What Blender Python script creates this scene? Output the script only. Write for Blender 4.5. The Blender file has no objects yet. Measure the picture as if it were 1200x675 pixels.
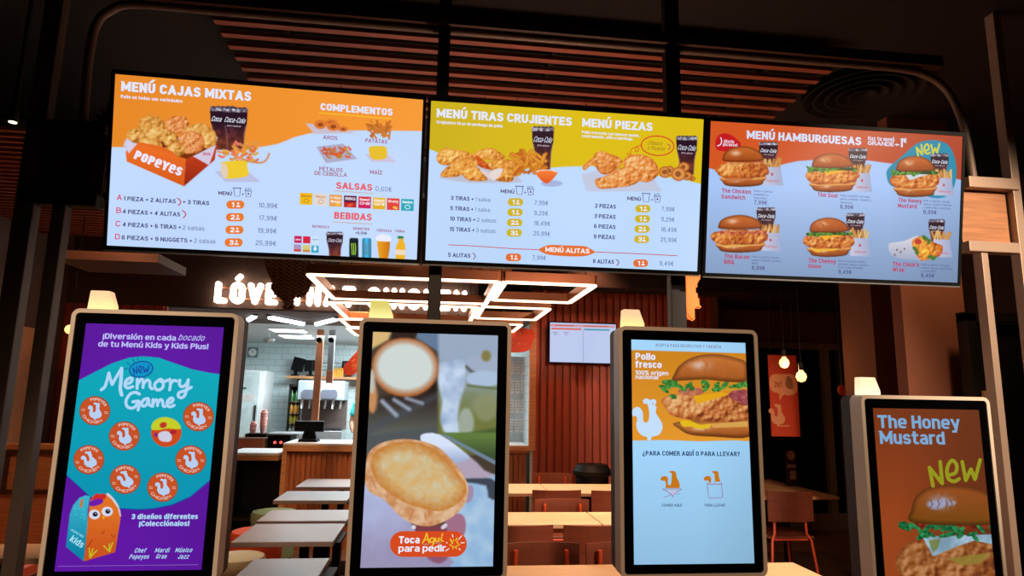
import bpy, bmesh, math, random
import numpy as np
from mathutils import Vector, Matrix

# ------------------------------------------------------------------ camera, world, exposure
S = bpy.context.scene
COL = S.collection
PI = math.pi
FPX = 760.0                                   # focal length in pixels of the 1200 px wide frame
EYE = Vector((0, 0, 1.55))
PITCH, ROLL, YAW = 0.16719, 0.01869, 0.11805
_F = Vector((math.sin(YAW)*math.cos(PITCH), math.cos(YAW)*math.cos(PITCH), math.sin(PITCH)))
_R0 = _F.cross(Vector((0, 0, 1))).normalized()
_U0 = _R0.cross(_F)
_R = _R0*math.cos(ROLL) + _U0*math.sin(ROLL)
_U = -_R0*math.sin(ROLL) + _U0*math.cos(ROLL)
camd = bpy.data.cameras.new('camera')
camd.sensor_width = 36; camd.lens = 36*FPX/1200; camd.clip_start = .02; camd.clip_end = 100
cam = bpy.data.objects.new('camera', camd); COL.objects.link(cam)
cam.matrix_world = Matrix(((_R.x, _U.x, -_F.x, EYE.x), (_R.y, _U.y, -_F.y, EYE.y), (_R.z, _U.z, -_F.z, EYE.z), (0, 0, 0, 1)))
S.camera = cam
S.view_settings.view_transform = 'Standard'
S.view_settings.look = 'None'
S.view_settings.exposure = 0.0
S.view_settings.gamma = 1.0
S.view_settings.use_curve_mapping = False
world = bpy.data.worlds.new('night_hall'); S.world = world
world.use_nodes = True
world.node_tree.nodes['Background'].inputs[0].default_value = (1, .62, .38, 1)
world.node_tree.nodes['Background'].inputs[1].default_value = .006

def lamp(name, kind, loc, power, color=(1, .75, .5), size=.1, target=None, spot=None, blend=.6, sizey=None):
    d = bpy.data.lights.new(name, kind); d.energy = power; d.color = color
    if kind == 'AREA':
        d.size = size
        if sizey: d.shape = 'RECTANGLE'; d.size_y = sizey
    else:
        d.shadow_soft_size = size
    if kind == 'SPOT': d.spot_size = spot or 1.6; d.spot_blend = blend
    o = bpy.data.objects.new(name, d); COL.objects.link(o); o.location = loc
    if target is not None:
        o.rotation_euler = (Vector(target)-Vector(loc)).to_track_quat('-Z', 'Y').to_euler()
    return o

WARM = (1, .60, .33)
# ceiling lights of the mall hall the photographer stands in, beside and above the kiosks, plus two added fill spots
lamp('hall_or_fill_spot', 'SPOT', (-1.75, .35, 3.3), 170, (1, .76, .56), .12, (-1.12, 2.1, 1.2), .62, .5)
lamp('hall_or_fill_spot', 'SPOT', (2.85, .3, 3.3), 640, (1, .76, .56), .12, (2.3, 2.6, 1.95), .82, .5)
lamp('right_wall_fill', 'SPOT', (3.4, 3.4, 3.3), 60, WARM, .1, (3.1, 5.2, 1.6), 1.5)  # unseen spot added to brighten the right wall and column
lamp('hall_or_fill_spot', 'SPOT', (.2, -1.8, 3.4), 290, (1, .66, .43), .3, (.3, 2.1, 1.0), .95, .6)  # unseen lamp behind the camera, added and narrowed to light the kiosk fronts
# warm ceiling spots over the dining tables, one added to brighten the poufs
for n_, (x_, y_, p_) in enumerate(((1.25, 5.7, 64), (1.3, 4.5, 64), (1.2, 3.35, 40), (-.75, 4.2, 6), (-1.55, 4.6, 12), (2.55, 3.3, 14))):
    lamp('table_or_fill_spot', 'SPOT', (x_, y_, 2.95), p_*5.5, WARM, .05, (x_, y_, 0), 1.0)
lamp('slat_wash', 'SPOT', (.7, 3.6, 1.9), 42, (1, .62, .46), .2, (.6, 3.7, 3.5), 2.7)
lamp('wall_wash', 'SPOT', (1.6, 6.4, 3.0), 45, (1, .36, .18), .1, (1.8, 7.4, 1.4), 1.7)
lamp('wall_wash', 'SPOT', (-2.0, 4.0, 2.95), 75, (1, .5, .26), .1, (-3.2, 4.9, 1.1), 1.9)
lamp('counter_fill', 'SPOT', (-.7, 5.6, 2.95), 150, WARM, .05, (-.7, 6.98, .75), .8)  # unseen spot added to brighten the counter front
lamp('soffit_light', 'AREA', (-.4, 7.15, 2.33), 16, (.9, .97, 1), .5, (-.1, 7.5, 0), sizey=.5)
lamp('kitchen_light', 'AREA', (-.9, 9.4, 2.36), 330, (.80, .95, 1), 1.8, (-.9, 9.6, 0))

# ------------------------------------------------------------------ helpers
def ray(px, py):
    return _F*FPX + _R*(px-600) - _U*(py-337.5)
def at(px, py, Y):
    d = ray(px, py); return EYE + d*(Y/d.y)
def atz(px, py, z):
    d = ray(px, py); return EYE + d*((z-EYE.z)/d.z)
def atx(px, py, X):
    d = ray(px, py); return EYE + d*(X/d.x)

def lin(c):
    c = np.asarray(c, float)
    if c.max() > 1.0: c = c/255.0
    return np.where(c <= .04045, c/12.92, ((c+.055)/1.055)**2.4)

def mat(name, rgb, rough=.6, metal=0.0, vary=.12, scale=8.0, stretch=(1, 1, 1), bump=0.0, coat=0.0, rgb2=None, trans=0.0):
    m = bpy.data.materials.new(name); m.use_nodes = True
    nt = m.node_tree; b = nt.nodes['Principled BSDF']
    b.inputs['Roughness'].default_value = rough; b.inputs['Metallic'].default_value = metal
    if coat: b.inputs['Coat Weight'].default_value = coat; b.inputs['Coat Roughness'].default_value = .08
    if trans: b.inputs['Transmission Weight'].default_value = trans
    tc = nt.nodes.new('ShaderNodeTexCoord'); mp = nt.nodes.new('ShaderNodeMapping')
    mp.inputs['Scale'].default_value = stretch
    nz = nt.nodes.new('ShaderNodeTexNoise'); nz.inputs['Scale'].default_value = scale; nz.inputs['Detail'].default_value = 4
    rp = nt.nodes.new('ShaderNodeValToRGB')
    c = lin(rgb); a = c*(1-vary); d = np.clip(c*(1+vary), 0, 1)
    if rgb2 is not None: a = c; d = lin(rgb2)
    rp.color_ramp.elements[0].position = .32; rp.color_ramp.elements[1].position = .68
    rp.color_ramp.elements[0].color = (*a, 1); rp.color_ramp.elements[1].color = (*d, 1)
    L = nt.links.new
    L(tc.outputs['Object'], mp.inputs[0]); L(mp.outputs[0], nz.inputs['Vector'])
    L(nz.outputs['Fac'], rp.inputs[0]); L(rp.outputs[0], b.inputs['Base Color'])
    if bump:
        bp = nt.nodes.new('ShaderNodeBump'); bp.inputs['Strength'].default_value = bump; bp.inputs['Distance'].default_value = .01
        L(nz.outputs['Fac'], bp.inputs['Height']); L(bp.outputs[0], b.inputs['Normal'])
    return m

def glow(name, rgb, strength, sample=True, base=(.8, .75, .7)):
    m = bpy.data.materials.new(name); m.use_nodes = True
    b = m.node_tree.nodes['Principled BSDF']
    b.inputs['Base Color'].default_value = (*base, 1)
    b.inputs['Emission Color'].default_value = (*lin(rgb), 1); b.inputs['Emission Strength'].default_value = strength
    if not sample: m.cycles.emission_sampling = 'NONE'
    return m

def obj(name, bm, m, parent=None, smooth=False):
    me = bpy.data.meshes.new(name); bm.normal_update(); bm.to_mesh(me); bm.free()
    for x in (m if isinstance(m, (list, tuple)) else [m]): me.materials.append(x)
    if smooth:
        me.polygons.foreach_set('use_smooth', [True]*len(me.polygons))
        me.set_sharp_from_angle(angle=.7)
    o = bpy.data.objects.new(name, me); COL.objects.link(o)
    if parent: o.parent = parent
    return o

def tag(o, label=None, cat=None, group=None, kind=None):
    if label: o['label'] = label
    if cat: o['category'] = cat
    if group: o['group'] = group
    if kind: o['kind'] = kind
    return o

def thing(name, label, cat, loc=(0, 0, 0), rz=0, group=None):
    o = bpy.data.objects.new(name, None); COL.objects.link(o); o.empty_display_size = .1
    o.location = loc; o.rotation_euler = (0, 0, rz)
    return tag(o, label, cat, group)

def struct(name, bm, m, parent=None, smooth=False):
    o = obj(name, bm, m, parent, smooth)
    if parent is None: o['kind'] = 'structure'
    return o

def dup(root, loc, rz=None, label=None, group=None):
    def cp(o, p):
        c = o.copy(); COL.objects.link(c); c.parent = p
        for k in list(o.children): cp(k, c)
        return c
    r = cp(root, None); r.location = loc
    if rz is not None: r.rotation_euler = (0, 0, rz)
    if label: r['label'] = label
    if group: r['group'] = group
    return r

def box(bm, c, s, bevel=0.0, M=None, seg=2):
    r = bmesh.ops.create_cube(bm, size=1.0)
    vs = r['verts']
    bmesh.ops.scale(bm, vec=s, verts=vs)
    if bevel:
        es = list({e for v in vs for e in v.link_edges})
        g = bmesh.ops.bevel(bm, geom=es, offset=bevel, segments=seg, affect='EDGES', profile=.5)
        vs = list({v for f in g['faces'] for v in f.verts} | {v for v in vs if v.is_valid})
        seen = set(vs); st = list(vs)
        while st:
            v = st.pop()
            for e in v.link_edges:
                w = e.other_vert(v)
                if w not in seen: seen.add(w); st.append(w)
        vs = list(seen)
    bmesh.ops.translate(bm, vec=c, verts=vs)
    if M is not None: bmesh.ops.transform(bm, matrix=M, verts=vs)
    return vs

def boxb(c, s, bevel=0.0, M=None):
    bm = bmesh.new(); box(bm, c, s, bevel, M); return bm

def bar(bm, a, b, w, h=None, up=(0, 0, 1)):
    """square bar from a to b"""
    a = Vector(a); b = Vector(b); d = b-a; z = d.normalized(); u = Vector(up)
    if abs(z.dot(u)) > .98: u = Vector((0, 1, 0))
    x = u.cross(z).normalized(); y = z.cross(x)
    M = Matrix(((x.x, y.x, z.x, 0), (x.y, y.y, z.y, 0), (x.z, y.z, z.z, 0), (0, 0, 0, 1)))
    M.translation = (a+b)/2
    return box(bm, (0, 0, 0), (w, h or w, d.length), 0, M)

def tube(bm, pts, r, n=10, closed=False, taper=None):
    pts = [Vector(p) for p in pts]; rings = []
    prev = None; N = len(pts)
    for i, p in enumerate(pts):
        if closed: t = pts[(i+1) % N]-pts[i-1]
        else: t = pts[min(i+1, N-1)]-pts[max(i-1, 0)]
        t.normalize()
        u = prev if prev is not None else (Vector((0, 0, 1)) if abs(t.z) < .9 else Vector((1, 0, 0)))
        x = (u - t*u.dot(t)).normalized(); y = t.cross(x); prev = x
        rr = r*(taper[i] if taper else 1)
        rings.append([bm.verts.new(p+(x*math.cos(2*PI*k/n)+y*math.sin(2*PI*k/n))*rr) for k in range(n)])
    for i in range(N if closed else N-1):
        a, b = rings[i], rings[(i+1) % N]
        for k in range(n): bm.faces.new((a[k], a[(k+1) % n], b[(k+1) % n], b[k]))
    if not closed:
        bm.faces.new(list(reversed(rings[0]))); bm.faces.new(rings[-1])

def lathe(bm, prof, n=24, c=(0, 0, 0), cap=True):
    rings = []
    for r, z in prof:
        rings.append([bm.verts.new((c[0]+max(r, 1e-4)*math.cos(2*PI*k/n), c[1]+max(r, 1e-4)*math.sin(2*PI*k/n), c[2]+z)) for k in range(n)])
    for a, b in zip(rings, rings[1:]):
        for k in range(n): bm.faces.new((a[k], a[(k+1) % n], b[(k+1) % n], b[k]))
    if cap:
        bm.faces.new(list(reversed(rings[0]))); bm.faces.new(rings[-1])

def prism(bm, poly, M, depth):
    """polygon in the local xy plane pushed along local z by depth, then placed by M"""
    a = [bm.verts.new(M @ Vector((x, y, 0))) for x, y in poly]
    b = [bm.verts.new(M @ Vector((x, y, depth))) for x, y in poly]
    n = len(poly)
    bm.faces.new(list(reversed(a))); bm.faces.new(b)
    for k in range(n): bm.faces.new((a[k], a[(k+1) % n], b[(k+1) % n], b[k]))

def frame_M(c, R, U):
    """matrix whose x = R, y = U, z = R x U, origin c"""
    R = Vector(R); U = Vector(U); N = R.cross(U)
    M = Matrix(((R.x, U.x, N.x, c[0]), (R.y, U.y, N.y, c[1]), (R.z, U.z, N.z, c[2]), (0, 0, 0, 1)))
    return M

def rrect(w, h, r, n=6):
    out = []
    for cx, cy, a0 in ((w/2-r, h/2-r, 0), (-w/2+r, h/2-r, PI/2), (-w/2+r, -h/2+r, PI), (w/2-r, -h/2+r, 1.5*PI)):
        for k in range(n+1):
            a = a0+PI/2*k/n; out.append((cx+r*math.cos(a), cy+r*math.sin(a)))
    return out

def ring_prism(bm, outer, inner, M, z0, z1):
    n = len(outer)
    V = [[bm.verts.new(M @ Vector((x, y, z))) for x, y in p] for p, z in ((outer, z0), (outer, z1), (inner, z1), (inner, z0))]
    for a, b in ((0, 1), (1, 2), (2, 3), (3, 0)):
        for k in range(n): bm.faces.new((V[a][k], V[a][(k+1) % n], V[b][(k+1) % n], V[b][k]))

# ------------------------------------------------------------------ lettering and picture helpers
def fbm(X, Y, scale, seed=0, octv=3):
    out = 0; amp = 1; tot = 0
    for o in range(octv):
        ca, sa = math.cos(.6+1.1*o), math.sin(.6+1.1*o); x = (X*ca-Y*sa)/scale*(2**o)+seed*17.31; y = (X*sa+Y*ca)/scale*(2**o)+seed*7.77
        xi = np.floor(x).astype(np.int64); yi = np.floor(y).astype(np.int64); fx = x-xi; fy = y-yi
        fx = fx*fx*(3-2*fx); fy = fy*fy*(3-2*fy)
        def h(i, j):
            n = (i*374761393+j*668265263+(seed+o)*974711) & 0x7fffffff
            n = ((n ^ (n >> 13))*1274126177) & 0x7fffffff
            return ((n ^ (n >> 16)) & 0xffff)/65535.0
        v = (h(xi, yi)*(1-fx)+h(xi+1, yi)*fx)*(1-fy)+(h(xi, yi+1)*(1-fx)+h(xi+1, yi+1)*fx)*fy
        out = out+v*amp; tot += amp; amp *= .55
    return out/tot

def smooth(poly, n=5, closed=True):
    P = np.array(poly, float); N = len(P); out = []
    rng = range(N if closed else N-1)
    for i in rng:
        g = (lambda k: P[k % N]) if closed else (lambda k: P[min(max(k, 0), N-1)])
        p0, p1, p2, p3 = g(i-1), g(i), g(i+1), g(i+2)
        for k in range(n):
            t = k/n
            out.append(.5*((2*p1)+(-p0+p2)*t+(2*p0-5*p1+4*p2-p3)*t*t+(-p0+3*p1-3*p2+p3)*t**3))
    if not closed: out.append(P[-1])
    return np.array(out)

def ell(cx, cy, rx, ry, rot=0, n=28):
    a = np.linspace(0, 2*PI, n, endpoint=False); c, s = math.cos(rot), math.sin(rot)
    x = rx*np.cos(a); y = ry*np.sin(a)
    return np.stack([cx+x*c-y*s, cy+x*s+y*c], 1)

def T(ox, oy, s, pts):
    return [(ox+x/s, oy+y/s) for x, y in pts]

# a plain rounded sans drawn from strokes: every glyph is a set of pen paths in a box 0..w by 0..1, corners (x, y, radius)
def _G():
    r = .26; x = .70; R = .5
    G = {}
    def g(ch, w, *paths): G[ch] = (w, paths)
    x = .74; O = lambda w, h=1, y=0, q=r: ('c', (0, y, q), (w, y, q), (w, y+h, q), (0, y+h, q))
    dot = lambda cx, cy: ('d', (cx, cy))
    g('A', .62, ((0, 0), (.31, 1), (.62, 0)), ((.13, .27), (.49, .27)))
    g('B', .5, ((0, 0), (0, 1), (.46, 1, .22), (.46, .53, .22), (0, .53)), ((.3, .53), (.5, .53, .24), (.5, 0, .24), (0, 0)))
    g('C', .5, ((.5, .74), (.5, 1, r), (0, 1, r), (0, 0, r), (.5, 0, r), (.5, .26)))
    g('D', .5, ('c', (0, 0), (0, 1), (.5, 1, .3), (.5, 0, .3)))
    g('E', .42, ((.42, 1), (0, 1), (0, 0), (.42, 0)), ((0, .5), (.36, .5)))
    g('F', .42, ((.42, 1), (0, 1), (0, 0)), ((0, .48), (.36, .48)))
    g('G', .5, ((.5, .78), (.5, 1, r), (0, 1, r), (0, 0, r), (.5, 0, r), (.5, .44), (.27, .44)))
    g('H', .5, ((0, 0), (0, 1)), ((.5, 0), (.5, 1)), ((0, .5), (.5, .5)))
    g('I', 0, ((0, 0), (0, 1)))
    g('J', .38, ((.38, 1), (.38, 0, .22), (0, 0, .22), (0, .26)))
    g('K', .5, ((0, 0), (0, 1)), ((.48, 1), (.02, .42)), ((.17, .58), (.5, 0)))
    g('L', .4, ((0, 1), (0, 0), (.4, 0)))
    g('M', .74, ((0, 0), (0, 1), (.37, .2), (.74, 1), (.74, 0)))
    g('N', .52, ((0, 0), (0, 1), (.52, 0), (.52, 1)))
    g('O', .52, O(.52)); g('Q', .52, O(.52), ((.32, .22), (.56, -.06)))
    g('P', .48, ((0, 0), (0, 1), (.48, 1, .25), (.48, .45, .25), (0, .45)))
    g('R', .49, ((0, 0), (0, 1), (.48, 1, .25), (.48, .47, .25), (0, .47)), ((.26, .47), (.5, 0)))
    g('S', .48, ((.47, .79), (.47, 1, .24), (0, 1, .24), (0, .51, .22), (.48, .51, .22), (.48, 0, .24), (0, 0, .24), (0, .21)))
    g('T', .5, ((0, 1), (.5, 1)), ((.25, 1), (.25, 0)))
    g('U', .5, ((0, 1), (0, 0, r), (.5, 0, r), (.5, 1)))
    g('V', .58, ((0, 1), (.29, 0), (.58, 1)))
    g('W', .88, ((0, 1), (.22, 0), (.44, .8), (.66, 0), (.88, 1)))
    g('X', .54, ((0, 0), (.54, 1)), ((0, 1), (.54, 0)))
    g('Y', .56, ((0, 1), (.28, .46), (.56, 1)), ((.28, .46), (.28, 0)))
    g('Z', .48, ((0, 1), (.48, 1), (0, 0), (.48, 0)))
    g('a', .42, ((.04, .62), (.05, x, .18), (.42, x, .22), (.42, 0)), ((.42, .39), (0, .39, .18), (0, 0, .18), (.42, 0, .1), (.42, .15)))
    g('b', .44, ((0, 1), (0, 0)), O(.44, x, 0, .2)); g('d', .44, ((.44, 1), (.44, 0)), O(.44, x, 0, .2))
    g('c', .4, ((.4, .54), (.4, x, .2), (0, x, .2), (0, 0, .2), (.4, 0, .2), (.4, .2)))
    g('e', .44, ((0, .37), (.44, .37), (.44, x, .2), (0, x, .2), (0, 0, .2), (.4, 0, .1), (.42, .08)))
    g('f', .3, ((.3, 1), (.1, 1, .12), (.1, 0)), ((0, x), (.28, x)))
    g('g', .44, O(.44, x, 0, .2), ((.44, x), (.44, -.28, .2), (.03, -.28, .2), (.03, -.17)))
    g('h', .42, ((0, 0), (0, 1)), ((0, .4), (0, x, .2), (.42, x, .2), (.42, 0)))
    g('i', 0, ((0, 0), (0, x)), dot(0, 1)); g('j', .14, ((.14, x), (.14, -.28, .14), (0, -.28)), dot(.14, 1))
    g('k', .4, ((0, 0), (0, 1)), ((.38, x), (.02, .3)), ((.14, .42), (.4, 0)))
    g('l', 0, ((0, 0), (0, 1)))
    g('m', .7, ((0, 0), (0, x)), ((0, .4), (0, x, .18), (.35, x, .18), (.35, 0)), ((.35, .4), (.35, x, .18), (.7, x, .18), (.7, 0)))
    g('n', .42, ((0, 0), (0, x)), ((0, .4), (0, x, .2), (.42, x, .2), (.42, 0)))
    g('o', .44, O(.44, x, 0, .22))
    g('p', .44, ((0, x), (0, -.28)), O(.44, x, 0, .2)); g('q', .44, ((.44, x), (.44, -.28)), O(.44, x, 0, .2))
    g('r', .26, ((0, 0), (0, x)), ((0, .4), (0, x, .2), (.26, x)))
    g('s', .38, ((.37, .58), (.36, x, .16), (0, x, .16), (0, .37, .15), (.38, .37, .15), (.38, 0, .16), (0, 0, .16), (.01, .16)))
    g('t', .3, ((.1, 1), (.1, 0, .12), (.3, 0)), ((0, x), (.28, x)))
    g('u', .42, ((0, x), (0, 0, .2), (.42, 0, .2), (.42, .3)), ((.42, x), (.42, 0)))
    g('v', .46, ((0, x), (.23, 0), (.46, x))); g('w', .68, ((0, x), (.17, 0), (.34, .6), (.51, 0), (.68, x)))
    g('x', .44, ((0, 0), (.44, x)), ((0, x), (.44, 0)))
    g('y', .46, ((0, x), (.24, .02)), ((.46, x), (.2, -.28), (.04, -.28))); g('z', .4, ((0, x), (.4, x), (0, 0), (.4, 0)))
    g('0', .48, O(.48)); g('1', .2, ((0, .84), (.2, 1), (.2, 0)))
    g('2', .46, ((0, .74), (0, 1, .23), (.46, 1, .23), (.46, .56, .2), (0, .1, .02), (0, 0), (.46, 0)))
    g('3', .46, ((0, .8), (0, 1, .22), (.46, 1, .22), (.46, .53, .2), (.18, .53)), ((.3, .53), (.48, .53, .22), (.48, 0, .22), (0, 0, .22), (0, .22)))
    g('4', .52, ((.4, 0), (.4, 1), (0, .24), (.52, .24)))
    g('5', .46, ((.44, 1), (.03, 1), (.01, .56), (.46, .6, .24), (.46, 0, .24), (0, 0, .22), (0, .22)))
    g('6', .46, ((.44, .82), (.44, 1, .22), (0, 1, .24), (0, 0, .22), (.46, 0, .22), (.46, .56, .22), (0, .56, .2), (0, .3)))
    g('7', .44, ((0, 1), (.44, 1), (.14, 0)))
    g('8', .46, ('c', (.02, .53, .2), (.44, .53, .2), (.44, 1, .2), (.02, 1, .2)), ('c', (0, 0, .22), (.46, 0, .22), (.46, .53, .22), (0, .53, .22)))
    g('9', .46, ((.02, .18), (.02, 0, .22), (.46, 0, .24), (.46, 1, .22), (0, 1, .22), (0, .44, .22), (.46, .44, .2), (.46, .7)))
    g('+', .36, ((0, .46), (.36, .46)), ((.18, .26), (.18, .66))); g(',', .06, ((.06, .04), (0, -.14))); g('.', 0, dot(0, .02)); g(':', 0, dot(0, .06), dot(0, .6))
    g('€', .5, ((.5, .84), (.5, 1, .24), (.1, 1, .26), (.1, 0, .26), (.5, 0, .24), (.5, .16)), ((0, .6), (.4, .6)), ((0, .4), (.38, .4)))
    g('%', .66, O(.2, .3, .7, .1), ('c', (.46, 0, .1), (.66, 0, .1), (.66, .3, .1), (.46, .3, .1)), ((.14, 0), (.52, 1)))
    g('!', 0, ((0, 1), (0, .36)), dot(0, .02)); g('¡', 0, ((0, .5), (0, -.2)), dot(0, .8)); g("'", 0, ((0, 1), (0, .78))); g('-', .28, ((0, .4), (.28, .4)))
    g('?', .42, ((0, .76), (0, 1, .2), (.42, 1, .2), (.42, .55, .16), (.2, .5, .08), (.2, .34)), dot(.2, .02))
    g('¿', .42, ((.42, .0), (.42, -.22, .2), (0, -.22, .2), (0, .2, .16), (.22, .26, .08), (.22, .42)), dot(.22, .76))
    g('ə', .5, ((0, .5), (.5, .5), (.5, 1, .24), (0, 1, .24), (0, 0, .24), (.46, 0, .12), (.49, .1)))
    for b, a in zip('AEIOUaeou', 'ÁÉÍÓÚáéóú'):
        w, p = G[b]; y = 1.22 if b.isupper() else .98; c = w/2
        G[a] = (w, p+(((c-.06, y), (c+.1, y+.14)),))
    G['í'] = (0, (((0, 0), (0, x)), ((-.04, .95), (.1, 1.1))))
    G['ñ'] = (G['n'][0], G['n'][1]+(((.06, .96), (.17, 1.02), (.27, .96), (.37, 1.02)),)); G['Ñ'] = (G['N'][0], G['N'][1]+(((.1, 1.22), (.42, 1.26)),))
    return G
GLY = _G()
def _round(path, closed):
    P = [(q[0], q[1]) for q in path]; Rr = [q[2] if len(q) > 2 else 0 for q in path]; n = len(P); out = []; sharp = []
    for i in range(n):
        if (not closed and i in (0, n-1)) or Rr[i] == 0:
            out.append(P[i]); sharp.append(True); continue
        p = np.array(P[i]); a = np.array(P[i-1]); b = np.array(P[(i+1) % n])
        la, lb = np.linalg.norm(a-p), np.linalg.norm(b-p)
        ra = min(Rr[i], la*(.5 if (closed or 0 < i-1) else .98)); rb = min(Rr[i], lb*(.5 if (closed or i+1 < n-1) else .98))
        A = p+(a-p)/la*ra; B = p+(b-p)/lb*rb
        for k in range(7):
            t = k/6; u = 1-t
            # circular-ish corner
            w = .7071; den = u*u+2*u*t*w+t*t
            out.append(tuple((A*u*u+p*2*u*t*w+B*t*t)/den)); sharp.append(False)
    return np.array(out), sharp
_tg = {}
def text_geom(s, ratio, wt, roundcap=False, gap=.13):
    """faces for a string whose width/cap-height is ratio and whose stroke is wt cap heights (cap units)"""
    key = (s, round(ratio, 3), wt, roundcap, gap)
    if key in _tg: return _tg[key]
    n = sum(1 for c in s if c != ' '); sp = .34
    sumw = sum(GLY[c][0] for c in s if c != ' '); fixed = n*wt+gap*(len(s)-1)+sum(sp-gap for c in s if c == ' ')
    k = (ratio-fixed)/max(sumw, .01); sc = 1.0
    if k < .62:                      # too tight: shrink gaps and pen
        sc = max(.45, (ratio-.62*sumw)/fixed); k = max(.2, (ratio-fixed*sc)/max(sumw, .01))
    w_ = wt*min(1, sc+.1); V = []; F = []; x0 = 0
    def disc(c, r):
        o = len(V); V.extend(tuple(v) for v in ell(c[0], c[1], r, r, 0, 12)); F.append(tuple(range(o, o+12)))
    for ch in s:
        if ch == ' ': x0 += sp*sc; continue
        gw, paths = GLY[ch]
        acc = ch in 'ÁÉÍÓÚÑáéíóúñ'
        for pi, path in enumerate(paths):
            pen = w_; low = ch.islower() or ch == 'ə'
            py = min(w_, .085+.36*w_) if low else min(w_, .07+.56*w_)
            if roundcap: py = w_
            def m(q):
                y = q[1]*(1-py)+py/2 if q[1] >= 0 else q[1]+py/2
                return (x0+wt*sc/2+q[0]*k, y)
            if acc and pi == len(paths)-1:
                base = 1 if ch.isupper() else .74*(1-py)+py; pen = w_*.8; py = min(py, pen)
                ym = min(q[1] for q in path)
                m = lambda q: (x0+wt*sc/2+q[0]*k, base+.06+py/2+q[1]-ym)
            if path[0] == 'd': disc(m(path[1]), w_*.56); continue
            closed = path[0] == 'c'
            pp = path[1:] if closed else path
            pp = [(*m(q), q[2]*min(max(k, .6), 1)) if len(q) > 2 else m(q) for q in pp]
            ylo = min(q[1] for q in pp); yhi = max(q[1] for q in pp)
            P, sharp = _round(pp, closed)
            if closed: P = np.concatenate([P, P[:1]]); sharp = sharp+sharp[:1]
            N = len(P); runs = []; st = 0
            for j in range(1, N):
                if sharp[j] or j == N-1: runs.append((st, j)); st = j
            loop = closed and not any(sharp)
            if closed and not sharp[0]: runs = [(0, N-1)]; loop = True
            v0 = len(V)
            for a, b in runs:
                Q = P[a:b+1].copy(); d = np.diff(Q, axis=0); L = np.linalg.norm(d, axis=1); keep = L > 1e-6
                if not keep.any(): continue
                Q = np.concatenate([Q[:1], Q[1:][keep]]); d = np.diff(Q, axis=0); L = np.linalg.norm(d, axis=1, keepdims=True)
                d = d/L; nn = np.stack([-d[:, 1], d[:, 0]], 1)
                cuts = {}
                if not loop and not roundcap:
                    for e, dd, sg, inner in ((0, d[0], -1, a > 0 or closed), (-1, d[-1], 1, b < N-1 or closed)):
                        top = abs(Q[e][1]-ylo) < 1e-4 or abs(Q[e][1]-yhi) < 1e-4
                        diag = abs(dd[0]) > .1 and abs(dd[1]) > .68
                        ext = (0 if diag else (py/2 if abs(dd[1]) > .5 else pen/2)) if top else 0
                        if diag and top: cuts[e] = (yhi+py/2) if abs(Q[e][1]-yhi) < 1e-4 else (ylo-py/2)
                        if inner and not top: disc(Q[e], pen*.48)
                        Q[e] = Q[e]+sg*dd*ext
                o = len(V); M = len(Q)
                for q in range(M):
                    if loop: n1, n2 = nn[q-1 if q > 0 else -1], nn[q if q < M-1 else 0]
                    else: n1, n2 = nn[max(q-1, 0)], nn[min(q, M-2)]
                    t = n1+n2; t = t/max(np.linalg.norm(t), 1e-6); t = t/max(t @ n1, .5)
                    nb = np.array((pen, py))/2; c2 = [Q[q]+t*nb, Q[q]-t*nb]
                    e = 0 if q == 0 else (-1 if q == M-1 else None)
                    if e in cuts:
                        dd = d[0] if e == 0 else d[-1]
                        c2 = [c+dd*((cuts[e]-c[1])/dd[1]) for c in c2]
                    V += [tuple(c) for c in c2]
                for q in range(M-1): F.append((o+2*q, o+2*q+1, o+2*q+3, o+2*q+2))
                if roundcap:
                    disc(Q[0], pen/2); disc(Q[-1], pen/2)
            if not roundcap:
                for q in range(v0, len(V)): V[q] = (V[q][0], min(max(V[q][1], ylo-py/2), yhi+py/2))
        x0 += wt*sc+gw*k+gap*sc
    V = np.array(V)
    _tg[key] = (V, F); return V, F

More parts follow.
